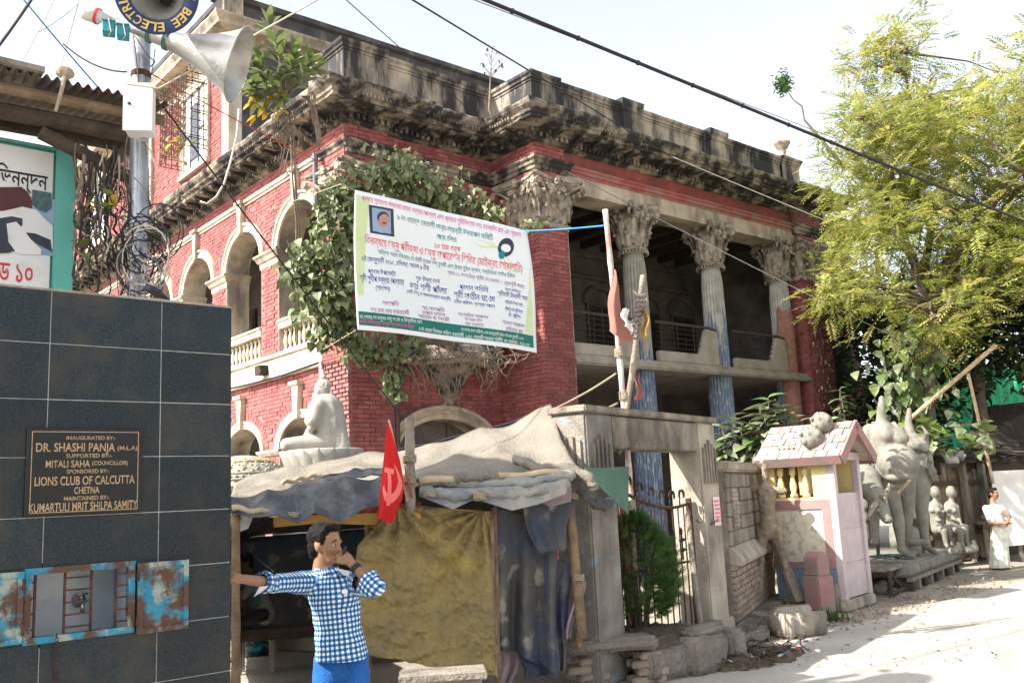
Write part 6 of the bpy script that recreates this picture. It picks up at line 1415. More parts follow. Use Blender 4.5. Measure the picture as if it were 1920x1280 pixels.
def phone_man():
    base = at(640, 1240, 6.0); o = thing('person', 'person in blue gingham shirt and jeans talking on phone, arm resting on the granite kiosk', 'person', (base.x, base.y, 0)); LC = o.location.copy()
    p = lambda x, y, d=6.0: at(x, y, d)-LC
    sk = MB(); hc = p(611, 1022); fdir = CR*.93 - V((0, 1, 0))*.36; fdir.z = -.06
    hm = head(o, hc, fdir, V((-.05, 0, 1)), 1.06, 'skin', 'hair'); sk.add(hm.v, hm.f)
    # body under the clothes
    nk = p(608, 1066, 6.02); ch = p(624, 1112, 6.03); ab = p(632, 1175, 6.02); pv = p(639, 1232, 6.02)
    shR, shL = p(579, 1089, 6.0), p(660, 1092, 6.0)
    elR, wrR, hdR = p(516, 1094, 5.74), p(456, 1085, 5.50), p(436, 1084, 5.43)
    elL, wrL, hdL = p(701, 1098, 5.72), p(664, 1061, 5.80), p(651, 1046, 5.84)
    sk.capsule(nk, ch, .055, .085).capsule(ch, ab, .085, .08).capsule(ab, pv, .08, .08).capsule(shR, shL, .04, .04)
    sk.capsule(shR, elR, .046, .038).capsule(elR, wrR, .038, .027).capsule(shL, elL, .046, .038).capsule(elL, wrL, .040, .027)
    hand(sk, wrR, hdR, (hdR-wrR), V((.3, -.2, 1)), 1.0, .55, 1); hand(sk, wrL, hdL, (hdL-wrL)+V((-.02, 0, .01)), V((.5, -.7, .3)), 1.0, .9, -1)
    hipR, hipL = pv+V((-.085, 0, -.02)), pv+V((.085, 0, -.02)); ftR, ftL = V((-.12, -.02, .03)), V((.16, -.05, .03)); knR = hipR.lerp(ftR, .5)+V((0, -.03, 0)); knL = hipL.lerp(ftL, .5)+V((0, -.03, 0))
    for h_, k_, f_ in ((hipR, knR, ftR), (hipL, knL, ftL)): sk.capsule(h_, k_, .055, .04).capsule(k_, f_+V((0, 0, .06)), .038, .03).capsule(f_+V((0, .03, .02)), f_+V((.08, -.13, .0)), .034, .03)
    organic(sk, 'body', 'skin', o, .0095, 2)
    # shirt
    s = MB(); s.capsule(shR+V((.03, 0, -.01)), shL+V((-.02, 0, -.01)), .078, .074, 16).capsule(ch+V((0, 0, -.02)), ab, .148, .145, 20).capsule(ab, pv+V((0, 0, .03)), .145, .158, 20).capsule(nk+V((.01, 0, -.045)), ch, .075, .135, 16)
    s.ball(ch+V((.04, -.05, 0)), (.12, .12, .14), 16, 10).capsule(pv+V((.005, 0, .03)), pv+V((.01, 0, -.12)), .158, .162, 20)
    cuR = elR.lerp(wrR, .42); cuL = elL.lerp(wrL, .36)
    s.capsule(shR, elR, .070, .058, 14).capsule(elR, cuR, .060, .056, 14).capsule(shL, elL, .074, .064, 14).capsule(elL, cuL, .064, .062, 14)
    so = organic(s, 'shirt', 'shirt_check', o, .011, 3)
    bm = bmesh.new(); bm.from_mesh(so.data)
    for v in bm.verts: q = v.co; v.co += v.normal*(.020*noise.noise(V((q.x*7+q.z*3, q.y*7, q.z*3.2)))+.008*noise.noise(V((q.x*9+q.z*9, q.y*12, q.z*16))))
    lo = pv.z-.005; bmesh.ops.bisect_plane(bm, geom=bm.verts[:]+bm.edges[:]+bm.faces[:], plane_co=(0, 0, lo), plane_no=(0, 0, -1), clear_outer=True)
    for c_, d_ in ((cuR, (wrR-elR)), (cuL, (wrL-elL))):
        kill = [v for v in bm.verts if (v.co-c_).dot(d_.normalized()) > .012 and (v.co-c_).length < .10]; bmesh.ops.delete(bm, geom=kill, context='VERTS')
    bm.to_mesh(so.data); bm.free()
    bk = V((-.3, 1, 0)); seg_uv(so, [(pv+V((0, 0, -.3)), ch, .15, bk*-1, 0), (shR.lerp(elR, .15), elR, .07, None, .01), (elR, wrR, .066, None, .013), (shL.lerp(elL, .3), elL, .06, None, 0), (elL, wrL, .062, None, .02)])
    # collar, placket, pocket label
    r_ = CR.copy(); r_.z = 0; r_.normalize()
    ax = (hc-nk).normalized(); q = ax.to_track_quat('Z', 'Y').to_matrix(); c = MB().lathe([(.072, -.035), (.078, -.01), (.074, .022), (.068, .024), (.066, -.03)], 26, M=q); c.v = [v+nk+V((.012, -.004, -.012)) for v in c.v]; co = c.build('collar', 'shirt_check', o, True); seg_uv(co, [(pv, nk, .15, bk*-1, 0)])
    for t0, t1, t2, m in ((p(612, 1063, 5.93), p(642, 1066, 5.92), p(628, 1086, 5.885), 'shirt_check'), (p(626, 1063, 5.90), p(655, 1070, 5.93), p(654, 1082, 5.87), 'ink_white')):
        c = MB().grid(lambda a, b: t0.lerp(t1, a).lerp(t2, b)+V((0, -.012*sin(pi*b), 0)), 5, 5); co = c.build('collar_point', m, o, True); seg_uv(co, [(pv, nk, .15, bk*-1, 0)])
    organic(MB().ball(p(632, 1082, 5.93), (.030, .02, .034)), 'open_neck', 'skin', o, .008, 1)
    def front(px, py, e=.0):
        return p(px, py, 5.855-e)
    MB().grid(lambda a, b: p(641+11*a, 1105+7*b, 5.83), 2, 2).build('pocket_label', 'ink_white', o)
    for k in range(5): MB().ball(p(640+3.4*k, 1118+25*k, 5.85), .006, 8, 6).build('button', 'ink_white', o)
    for c_, d_, r0 in ((cuR, wrR-elR, .060), (cuL, wrL-elL, .066)):
        q = d_.to_track_quat('Z', 'Y').to_matrix(); c = MB().lathe([(r0-.014, .008), (r0, .006), (r0+.004, -.02), (r0, -.045)], 20, M=q); c.v = [v+c_ for v in c.v]; co = c.build('cuff', 'shirt_check', o, True); seg_uv(co, [(c_-d_, c_+d_, r0, V((0, 1, 0)), 0)])
    fl = MB().grid(lambda a, b: cuR + V((.0+.05*a-.03*b, -.055-.01*b, -.02-.055*b*(1-.5*a))), 5, 5).build('cuff_lining', 'ink_white', o, True)
    # watch, phone
    d_ = (wrL-elL).normalized(); q = d_.to_track_quat('Z', 'Y').to_matrix(); c = MB().lathe([(.030, -.016), (.035, -.014), (.035, .014), (.030, .016)], 18, M=q); c.v = [v+elL.lerp(wrL, .90) for v in c.v]; c.build('watch', 'watch', o, True)
    ph = thing('mobile_phone', 'small dark mobile phone held against the cheek by the person in gingham', 'phone', LC+p(643, 1040, 5.86)); bevel(MB().box((0, 0, 0), (.012, .05, .105), Matrix.Rotation(.35, 3, 'Y')).build('case', 'watch', ph), .004, 2)
    # jeans
    j = MB()
    for h_, k_, f_ in ((hipR, knR, ftR), (hipL, knL, ftL)): j.capsule(h_, k_, .088, .064, 16).capsule(k_, f_+V((0, 0, .10)), .064, .054, 14)
    j.capsule(hipR+V((.015, 0, .0)), hipL+V((-.015, 0, .0)), .088, .088, 18).capsule(pv+V((0, 0, .03)), pv+V((0, 0, -.06)), .10, .10, 18)
    jo = organic(j, 'jeans', 'denim', o, .013, 3)
    bm = bmesh.new(); bm.from_mesh(jo.data)
    for v in bm.verts: v.co += v.normal*.008*noise.noise(v.co*11)
    bm.to_mesh(jo.data); bm.free()
    MB().tube([p(645+4*t, 1243+8*t, 5.9-.002*t) for t in range(5)], .004, 5).build('pocket_seam', 'denim', o)
    for f_ in (ftR, ftL): organic(MB().capsule(f_+V((-.0, .06, -.0)), f_+V((.09, -.16, -.002)), .046, .04, 12), 'shoe', 'watch', o, .012, 2)
phone_man()
def lungi_man():
    b = gp(1875, 1066, 0); o = thing('person', 'person in pale shirt and checked lungi standing hand on hip by the roadside table', 'person', b); LC = o.location.copy(); d0 = hypot(b.x, b.y)
    p = lambda x, y, d=0: at(x, y, d0+d)-LC; s_ = 1.0
    hc = p(1862, 926); f = CR*.75 - V((0, 1, 0))*.65; f.z = 0
    sk = head(o, hc, f, V((0, 0, 1)), 1.02, 'skin', 'hair', True)
    nk, ch, ab, pv = p(1862, 942), p(1864, 956), p(1867, 970), p(1872, 982)
    shR, shL = p(1849, 953, .05), p(1878, 953, -.03); elR, wrR = p(1861, 981, -.20), p(1886, 980, -.22); elL, wrL = p(1893, 968, .10), p(1889, 979, -.12)
    sk.capsule(nk, ch, .055, .11).capsule(ch, ab, .11, .12).capsule(ab, pv, .12, .12).capsule(shR, elR, .048, .04).capsule(elR, wrR, .04, .028).capsule(shL, elL, .048, .04).capsule(elL, wrL, .038, .028)
    hand(sk, wrR, wrR+(wrR-elR).normalized()*.06, wrR-elR, V((0, 0, 1)), .95, .6); hand(sk, wrL, wrL+(wrL-elL).normalized()*.06, wrL-elL, V((0, -1, 0)), .95, .6)
    for x in (-.1, .1): sk.capsule(pv+V((x, 0, 0)), V((x, 0, .1)), .07, .04).capsule(V((x, .03, .03)), V((x+.06, -.13, .025)), .035, .03)
    organic(sk, 'body', 'skin', o, .014, 2)
    s = MB().capsule(shR, shL, .075, .07).capsule(ch, ab, .135, .14).capsule(ab, pv+V((0, 0, -.02)), .14, .15).capsule(nk+V((0, 0, -.05)), ch, .07, .12).capsule(shR, shR.lerp(elR, .85), .075, .075).capsule(shL, shL.lerp(elL, .7), .075, .072)
    organic(s, 'shirt', mat('shirt_pale', (.60, .53, .48), (.50, .43, .40), 14, .85, .3, 40), o, .018, 2)
    l = MB(); zt = pv.z+.02
    l.grid(lambda a, b: V((pv.x*(1-b)+.0*b + (.155+.035*b+.012*sin(a*2*pi*9)*b)*cos(a*2*pi), pv.y*(1-b) + (.13+.04*b+.012*cos(a*2*pi*7)*b)*sin(a*2*pi), zt*(1-b)+.03*b)), 60, 30)
    lo = l.build('lungi', 'lungi_check', o, True); seg_uv(lo, [(V((0, 0, 0)), V((0, 0, 1)), .17, V((0, 1, 0)), 0)])
lungi_man()
def sitter():
    b = gp(470, 1240, 0); o = thing('person', 'person sitting on the bench inside the dark stall, in white and green shirt', 'person', b); LC = o.location.copy(); d0 = hypot(b.x, b.y)-.1
    p = lambda x, y, d=0: at(x, y, d0+d)-LC
    sk = head(o, p(459, 1056), V((-.8, -.5, -.25)), V((-.2, 0, 1)), 1.0, 'skin_dark', 'hair'); hp = p(497, 1150)
    sk.capsule(p(463, 1080), p(478, 1110), .06, .12).capsule(p(478, 1110), hp, .12, .12)
    for k in (-1, 1):
        dd = k*.12; sk.capsule(p(472, 1092, dd*1.4), p(452, 1128, dd*1.3), .045, .036).capsule(p(452, 1128, dd*1.3), p(440, 1152, dd*.5), .036, .028).capsule(hp+V((0, dd, 0)), p(452, 1163, dd), .075, .055).capsule(p(452, 1163, dd), p(445, 1228, dd), .052, .035).capsule(p(445, 1232, dd), p(432, 1238, dd), .036, .03)
        hand(sk, p(440, 1152, dd*.5), p(434, 1158, dd*.5), V((-1, 0, -.6)), V((0, 0, 1)), .95, .5)
    organic(sk, 'body', 'skin_dark', o, .016, 2)
    organic(MB().capsule(p(466, 1090), p(480, 1115), .10, .135).capsule(p(480, 1115), hp, .135, .13).capsule(p(472, 1092, .16), p(458, 1115, .16), .065, .06).capsule(p(472, 1092, -.16), p(458, 1115, -.16), .065, .06), 'shirt', 'shirt_grey', o, .018, 2)
    organic(MB().ball(p(475, 1125, -.12), (.10, .05, .10), 12, 8), 'shirt_panel', 'tarp_green', o, .015, 2)
    j = MB()
    for dd in (-.12, .12): j.capsule(hp+V((0, dd, 0)), p(452, 1163, dd), .09, .068).capsule(p(452, 1163, dd), p(445, 1222, dd), .066, .05)
    organic(j, 'trousers', 'watch', o, .018, 2)
sitter()
# ------------------------------------------------------------------ shrine booth
BO = B(3.94, -7.37); BR_ = BROT+radians(10)
def booth():
    o = thing('shrine_booth', 'small yellow and pink roadside shrine booth with tiled gable roof', 'booth', BO, BR_); W_, D_ = 1.10, 1.06
    # plinth and corner posts
    bevel(MB().bx(-.03, W_+.05, -.03, D_, 0, .16).build('plinth', 'concrete_pale', o), .02, 2)
    for x, y in ((0, 0), (W_-.10, 0)): bevel(MB().bx(x-.012, x+.10, y-.012, y+.10, .16, 2.24).build('post', 'pink_tile', o), .008)
    # side facing the gate: dado, framed marble panel, baluster window
    y0 = .10
    MB().bx(0, .10, y0, D_, .16, .62).build('dado', 'blue_dado', o)
    MB().bx(.01, .10, y0+.13, D_-.08, .72, 1.50).build('marble_panel', 'marble', o)
    pk = MB()
    for a, b, c, d in ((y0, D_, .62, .72), (y0, D_, 1.50, 1.64), (y0, y0+.13, .72, 1.50), (D_-.08, D_, .72, 1.50)): pk.bx(-.012, .10, a, b, c, d)
    pk.build('pink_band', 'pink_paint', o)
    wa, wb = .34, .96
    MB().bx(0, .10, y0, wa, 1.64, 2.24).bx(0, .10, wb, D_, 1.64, 2.24).bx(0, .10, wa, wb, 2.15, 2.24).build('upper_wall', 'yellow_plaster', o)
    MB().bx(.0, .12, wa, wb, 1.64, 1.68).build('sill', 'yellow_plaster', o)
    bal = [(.0, 0), (.06, 0), (.06, .05), (.035, .07), (.055, .16), (.05, .22), (.03, .30), (.03, .34), (.05, .36), (.05, .47), (0, .47)]
    for k in range(3):
        q = MB().lathe(bal, 12, (.05, wa+.13+.20*k, 1.68)).build('baluster', 'yellow_plaster', o, True)
    MB().bx(W_-.10, W_, .1, D_, .16, 2.24).bx(.1, W_-.1, D_-.1, D_, .16, 2.24).build('back_wall', 'yellow_plaster', o)
    # door side
    t = MB().bx(.10, W_-.10, .03, .09, .18, 1.72).build('tiled_door', 'pink_tile', o)
    for k in range(1, 3): MB().bx(.10, W_-.1, .027, .031, .18+.5*k, .188+.5*k).build('tile_joint', 'concrete_pale', t)
    MB().bx(.10, W_-.1, .55, .6, 1.72, 2.24).build('inner_wall', 'yellow_plaster', o); MB().bx(.0, W_, -.02, .08, 2.22, 2.34).build('door_beam', 'pink_tile', o)
    MB().add([V((x, y, z)) for y in (.25, .3) for x, z in ((.0, 2.3), (W_, 2.3), (W_/2, 2.74))], [(0, 1, 2), (5, 4, 3), (0, 3, 4, 1), (1, 4, 5, 2), (2, 5, 3, 0)]).build('gable_wall', 'yellow_plaster', o)
    # gable roof with individual tiles
    rz, ez, ov, xr = 2.80, 2.26, .20, W_/2
    for sg in (-1, 1):
        ex = xr+sg*(xr+ov); n_ = V((sg*(rz-ez), 0, abs(ex-xr))).normalized()
        A = V((ex, -ov, ez)); Bv = V((ex, D_+.12, ez)); Cv = V((xr, D_+.12, rz)); Dv = V((xr, -ov, rz))
        rf = MB().prism([A, Bv, Cv, Dv], -n_*.07).build('roof', 'roof_tile', o)
        MB().prism([A+n_*.02, Bv+n_*.02, Bv-n_*.13, A-n_*.13], V((sg*.03, 0, -.0))).build('eave_board', 'pink_paint', o)
        MB().prism([A+n_*.03, Dv+n_*.03, Dv-n_*.14, A-n_*.14], V((0, -.035, 0))).build('barge_board', 'pink_paint', o)
        sl = (Dv-A); up = sl.normalized(); Ls = sl.length
        for r in range(5):
            for c in range(8):
                y = -ov+.02+c*.195+(.09 if r % 2 else 0)
                if y+.17 > D_+.12: continue
                a = A+up*(r*Ls/5)+V((0, y+ov, 0)); q = MB().prism([a+n_*.012, a+V((0, .175, 0))+n_*.012, a+V((0, .175, 0))+up*(Ls/5*.94)+n_*.004, a+up*(Ls/5*.94)+n_*.004], n_*(.014+rnd.uniform(0, .008))); q.build('tile', 'roof_tile', rf)
    W = lambda x, y, z: BO + Matrix.Rotation(BR_, 3, 'Z') @ V((x, y, z))
    # clay heads and tray drying on the roof
    def clay_head(loc, rot, s, lb):
        h = thing('clay_sculpture', lb, 'clay head', loc); c = V((0, 0, 0)); Rm = rot
        mb = MB(); T = lambda a, b, d: Rm @ (V((a, b, d))*s)
        mb.ball(T(0, 0, .02), (.15*s, .13*s, .17*s), 20, 14, Rm).ball(T(.05, 0, -.08), (.09*s, .09*s, .10*s), 16, 10, Rm).capsule(T(.14, 0, .03), T(.18, 0, -.03), .018*s, .03*s)
        for k in (-1, 1): mb.ball(T(.12, k*.055, .03), (.03*s, .045*s, .02*s), 10, 8, Rm).ball(T(.11, k*.055, -.04), (.04*s, .045*s, .05*s), 10, 8, Rm).ball(T(0, k*.135, -.01), (.04*s, .02*s, .06*s), 10, 8, Rm).capsule(T(.135, k*.09, .07), T(.15, k*.02, .065), .012*s, .012*s, 6)
        mb.capsule(T(.145, -.035, -.09), T(.145, .035, -.09), .016*s, .016*s).ball(T(.12, 0, -.14), .04*s, 10, 8)
        organic(mb, 'face', 'clay', h, .012, 5)
    R1 = Matrix.Rotation(radians(-150), 3, 'Z') @ Matrix.Rotation(radians(35), 3, 'X') @ Matrix.Rotation(radians(-35), 3, 'Y')
    clay_head(W(.08, .30, 2.56), R1, 1.2, 'unpainted clay head lying on its side low on the booth roof'); clay_head(W(.34, .22, 2.80), R1, 1.12, 'unpainted clay head resting near the ridge of the booth roof')
    tr = thing('clay_tray', 'tray of tiny clay pieces drying on the booth roof beside the clay heads', 'tray', W(-.02, .72, 2.40), BR_)
    MB().box((0, 0, 0), (.12, .34, .03), Matrix.Rotation(-.75, 3, 'Y')).build('board', 'grey_wood', tr)
    for k in range(8): MB().ball((-.01+.03*(k % 2), -.14+.04*k, .04), .022, 8, 6).build('clay_piece', 'clay', tr, True)
    c = W(.16, .02, 2.51); q = organic(MB().capsule((0, 0, 0), (.05, .03, .02), .03, .02).ball((.06, .05, .03), .025), 'clay_scrap', 'clay', None, .01, 1); q.location = c; tag(q, 'small dark clay scrap on the booth roof near the gable', 'clay piece')
    # painted posts and drain box at its foot
    def block(nm, lb, cat, px, py, parts, rz):
        g = gp(px, py, 0); t = thing(nm, lb, cat, g, rz)
        for n2, m, x0, x1, y0_, y1, z0, z1 in parts: jitter(bevel(MB().bx(x0, x1, y0_, y1, z0, z1).build(n2, m, t, True), .03, 3), .012, 6, 1)
        return t
    g = gp(1540, 1150, 0); t = thing('painted_post', 'squat weathered pink and red masonry post with rounded top against the booth', 'post', g, BR_-.35)
    bevel(MB().bx(-.17, .17, -.15, .15, 0, .55).build('shaft', 'pink_paint', t), .02, 2)
    q = MB().prism([V((-.13, -.13, .55))]+[V((-.13+.26*k/10, -.13, .80+.10*sin(pi*k/10))) for k in range(11)]+[V((.13, -.13, .55))], (0, .26, 0)).build('cap', 'pink_paint', t); bevel(q, .012, 2)
    block('drain_box', 'cracked pale concrete drain box open at the lane edge', 'drain box', 1510, 1190, (('wall', 'concrete_pale', -.42, -.30, -.2, .25, 0, .30), ('wall', 'concrete_pale', -.30, .22, -.2, -.10, 0, .30), ('wall', 'concrete_pale', -.30, .30, .14, .25, 0, .34), ('floor', 'concrete', -.3, .25, -.1, .14, 0, .08)), BROT-.25)
    block('boundary_stone', 'grey rounded stone set between painted post and booth corner', 'stone', 1570, 1145, (('stone', 'concrete', -.16, .16, -.1, .1, 0, .42),), BR_)
    g = gp(1648, 1112, 0); q = organic(MB().capsule((0, 0, .08), (.12, .1, .14), .10, .08).capsule((.1, -.05, .05), (.25, -.08, .04), .06, .05), 'cement_sack', 'grey_wood', None, .02, 2); q.location = g; tag(q, 'slumped dusty sack on the road beside the booth door', 'sack')
booth()
# ------------------------------------------------------------------ half-built clay and straw figures
def armature():
    g = gp(1450, 1138, .1); o = thing('straw_figure', 'headless mud and straw figure on a plank stand against the boundary wall', 'clay figure', (g.x, g.y, 0)); LC = o.location.copy(); d0 = hypot(g.x, g.y)
    p = lambda x, y, d=0: at(x, y, d0+d)-LC; mb = MB()
    mb.capsule(p(1433, 872), p(1434, 918), .04, .045).ball(p(1430, 866), .05).capsule(p(1408, 916), p(1468, 920), .065, .06).capsule(p(1408, 914), p(1396, 906), .055, .045).capsule(p(1436, 922), p(1440, 960), .145, .11).capsule(p(1440, 960), p(1440, 995), .11, .13).capsule(p(1430, 998), p(1426, 1040), .095, .062).capsule(p(1426, 1040), p(1424, 1128), .062, .042).capsule(p(1455, 995), p(1468, 1045, .1), .10, .066).capsule(p(1468, 1045, .1), p(1487, 1128, .15), .066, .045)
    b = organic(mb, 'body', 'clay_rough', o, .017, 2); jitter(b, .016, 16)
    for k in range(3): bevel(MB().box(p(1450+2*k, 1137+2*k)+V((0, -.12+.1*k, 0)), (.95, .08, .07), Matrix.Rotation(.12, 3, 'Z')).build('stand_board', 'clay_rough', o), .01)
    MB().box(p(1442, 1146)+V((-.06, -.2, 0)), (.7, .06, .06), Matrix.Rotation(.12, 3, 'Z')).build('stand_board', 'grey_wood', o)
    MB().box((p(1420, 1150)+p(1420, 1160))/2, (.08, .3, .14)).box((p(1475, 1145)+p(1475, 1158))/2, (.08, .3, .14)).build('stand_leg', 'grey_wood', o)
    pl = MB(); A, Bq = at(1440, 985, d0+.35), at(1502, 1128, d0+.05); dd = Bq-A; rot = dd.to_track_quat('Z', 'Y').to_matrix()
    pl.box((0, 0, 0), (.20, .05, dd.length), rot); q = pl.build('leaning_plank', 'grey_wood'); q.location = (A+Bq)/2; bevel(q, .01); tag(q, 'broad grey plank leaning behind the straw figure', 'plank')
armature()
def goddess():
    g = gp(1715, 1072, 0); d0 = hypot(g.x, g.y)+.2
    # platform on timber cribbing
    f0, f1, f2 = gp(1710, 1108, 0), gp(1803, 1068, 0), gp(1640, 1085, 0); ux = (f1-f0); L_ = ux.length; rz = atan2(ux.y, ux.x)
    o = thing('idol_platform', 'rough clay-covered timber platform carrying two large headless clay idols', 'platform', f0, rz)
    D_ = 2.1; jitter(bevel(MB().bx(0, L_, 0, D_, .22, .46).build('deck', 'clay', o, True), .03, 2), .03, 4, 3)
    MB().bx(-.9, .02, .1, D_-.2, .40, .455).build('deck_board', 'grey_wood', o)
    MB().bx(-.02, L_, -.03, .06, .16, .22).build('rail', 'grey_wood', o)
    for k in range(9): MB().bx(.05+L_*k/9, .17+L_*k/9, -.02, .4, 0, .16).build('block', 'grey_wood' if k % 2 else 'dark_wood', o)
    for a, b in (((-.85, .1, .05), (-.05, .12, .05)), ((-.85, .12, .40), (-.1, .14, .08)), ((-.85, .15, .1), (-.1, .15, .40)), ((-.88, .1, .0), (-.88, .1, .42)), ((-.85, .9, .05), (-.05, .9, .05)), ((-.88, .9, .0), (-.88, .9, .42))): MB().tube([V(a), V(b)], .035, 6).build('strut', 'dark_wood', o)
    def fig(nm, lb, d, pts, vox=.022):
        base = at(pts['feet'][0], pts['feet'][1], d); t = thing(nm, lb, 'clay idol', base); LC = t.location.copy(); p = lambda q: at(q[0], q[1], d+(q[2] if len(q) > 2 else 0))-LC; mb = MB()
        for a, b, ra, rb in pts['caps']: mb.capsule(p(a), p(b), ra, rb, 14)
        for c, r in pts.get('balls', ()): mb.ball(p(c), r, 16, 12)
        organic(mb, 'body', 'clay', t, vox, 3); return t, p
    t, p = fig('clay_idol', 'pot-bellied headless clay idol with raised neck stump beside the booth', 18.5, dict(feet=(1700, 1044), caps=[
        ((1653, 746), (1652, 775), .05, .085), ((1652, 775), (1655, 805), .085, .13), ((1638, 806, .1), (1686, 812, -.1), .13, .12), ((1655, 815), (1665, 850), .27, .29), ((1665, 850), (1674, 890), .28, .29),
        ((1630, 806, .15), (1614, 848, -.1), .125, .10), ((1614, 848, -.1), (1606, 885, -.4), .10, .075),
        ((1662, 905, .05), (1678, 950, -.1), .21, .13), ((1678, 950, -.1), (1684, 975), .125, .115), ((1684, 975), (1690, 1024), .115, .065), ((1689, 1030), (1713, 1043, -.2), .07, .05),
        ((1698, 905, .15), (1703, 955, .25), .18, .12), ((1703, 955, .25), (1697, 1022, .5), .115, .065), ((1697, 1030, .5), (1714, 1036, .35), .06, .05)],
        balls=[((1685, 868, -.16), (.36, .36, .34)), ((1690, 893, -.22), (.29, .24, .13)), ((1663, 818, -.20), (.15, .13, .13)), ((1690, 822, -.20), (.14, .13, .12)), ((1676, 908), (.30, .25, .13))]))
    MB().tube([p((1686, 923, -.3)), p((1706, 900, -.5))], .022, 6).build('peg', 'bamboo', t)
    t, p = fig('clay_idol', 'slimmer headless clay idol standing behind the pot-bellied one', 19.5, dict(feet=(1735, 1036), caps=[
        ((1705, 768), (1703, 795), .045, .075), ((1703, 795), (1708, 820), .075, .12), ((1696, 820, .1), (1732, 830, -.1), .11, .10), ((1710, 828), (1722, 865), .19, .17), ((1722, 865), (1722, 905), .17, .23),
        ((1733, 830, -.1), (1738, 812, -.3), .075, .045), ((1738, 812, -.3), (1730, 800, -.3), .035, .025), ((1690, 816, .1), (1676, 795, .2), .085, .06), ((1732, 855, -.3), (1712, 862, -.5), .06, .045),
        ((1726, 908), (1728, 955, -.1), .19, .12), ((1728, 955, -.1), (1731, 980), .115, .11), ((1731, 980), (1735, 1018), .105, .06), ((1735, 1024), (1755, 1036, -.2), .065, .045), ((1708, 905, .2), (1714, 960, .2), .17, .11), ((1714, 960, .2), (1718, 1016, .4), .11, .065), ((1718, 1024, .4), (1733, 1032, .2), .06, .045)],
        balls=[((1718, 834, -.20), (.13, .12, .11)), ((1732, 838, -.18), (.11, .11, .10)), ((1720, 902), (.24, .22, .13))]))
    t, p = fig('clay_buffalo', 'clay buffalo head with curved horns lowered between the booth and the idol', 18.0, dict(feet=(1640, 1020), caps=[((1600, 885, .5), (1626, 898, .1), .30, .24), ((1626, 900, .1), (1648, 938, -.2), .22, .15), ((1648, 938, -.2), (1660, 968, -.4), .145, .10), ((1590, 900, .7), (1580, 960, .7), .35, .35), ((1640, 940, .3), (1640, 1015, .3), .10, .075), ((1622, 940, .5), (1626, 1015, .6), .10, .075)], balls=[((1650, 938, -.28), (.13, .12, .08)), ((1664, 974, -.44), (.095, .09, .07)), ((1640, 930, -.2), (.07, .12, .05))]))
    for a in ([(1650, 935, -.3), (1660, 928, -.42), (1666, 915, -.5), (1667, 905, -.5)], [(1646, 938, -.3), (1637, 950, -.5), (1630, 965, -.6), (1626, 974, -.6)]): MB().tube([p(q) for q in a], [.06, .05, .035, .008], 10).build('horn', 'clay_pale', t, True)
    for a in ((1660, 955, -.40), (1646, 956, -.42)): MB().ball(p(a), (.045, .03, .03), 10, 8).build('eye', 'clay_pale', t, True)
    MB().tube([p((1662, 942, -.45)), p((1658, 932, -.55))], .02, 6).build('peg', 'bamboo', t)
    t, p = fig('clay_mound', 'rounded clay mound and log between the legs of the big idols', 19.2, dict(feet=(1715, 1040), caps=[((1709, 998), (1711, 1030), .13, .16), ((1706, 1014, -.2), (1738, 1016, -.3), .075, .06)]), .02)
    r = at(1672, 1047, 17.8); q = MB().grid(lambda a, b: V((-.22+.5*a, -.12+.25*b, .03+.05*noise.noise(V((a*4, b*5, 0)))+.04*sin(a*5))), 24, 14).build('green_rag', 'tarp_green', None, True); q.location = r; tag(q, 'crumpled pale green rag lying on the idol platform', 'rag')
    # seated pair on their own base
    b0 = gp(1805, 1062, 0); o = thing('figure_base', 'low clay base with slanting seat under the two small seated figures', 'platform', b0, rz)
    jitter(bevel(MB().bx(-.9, .55, .2, 1.3, .12, .42).build('deck', 'clay', o, True), .03, 2), .03, 4, 2); MB().bx(-.85, -.7, .25, 1.2, 0, .12).bx(.3, .45, .25, 1.2, 0, .12).build('foot', 'dark_wood', o)
    jitter(MB().prism([V((-.8, .75, .42)), V((.35, .75, .42)), V((.35, .75, .95)), V((-.8, .75, 1.15))], (0, .45, 0)).build('seat', 'clay', o, True), .03, 4, 2)
    for k, (x, lb) in enumerate(((1754, 'small seated clay figure leaning on its companion, nearer the idols'), (1784, 'small seated clay figure with hand on knee, beside the plank fence'))):
        X = lambda q: (x+q[0], q[1]) + tuple(q[2:])
        cp = [((0, 935), (-1, 945), .05, .055), ((-2, 950), (0, 975), .13, .10), ((0, 975), (4, 990), .11, .13), ((-8, 950), (9, 950), .06, .06), ((-9, 951), (-6, 970), .055, .045), ((-6, 970), (8, 975, -.15), .045, .035), ((9, 951), (13, 968), .05, .04), ((13, 968), (18 if k else 16, 958 if not k else 985, -.1), .04, .03),
              ((2, 988), (16, 995, -.2), .09, .07), ((16, 995, -.2), (20, 1020, -.2), .065, .045), ((20, 1020, -.2), (24, 1026, -.3), .04, .035), ((6, 990), (26, 988, -.1), .085, .065), ((26, 988, -.1), (28, 1015, -.1), .06, .04), ((28, 1015, -.1), (32, 1021, -.2), .04, .03)]
        fig('clay_figure', lb, 20.9, dict(feet=(x+10, 1010), caps=[(X(a), X(b), ra, rb) for a, b, ra, rb in cp], balls=[((x-1, 922), (.095, .11, .13)), ((x+8, 925, -.03), (.03, .03, .05)), ((x-6, 956, -.1), .06), ((x+5, 957, -.1), .06)]), .018)
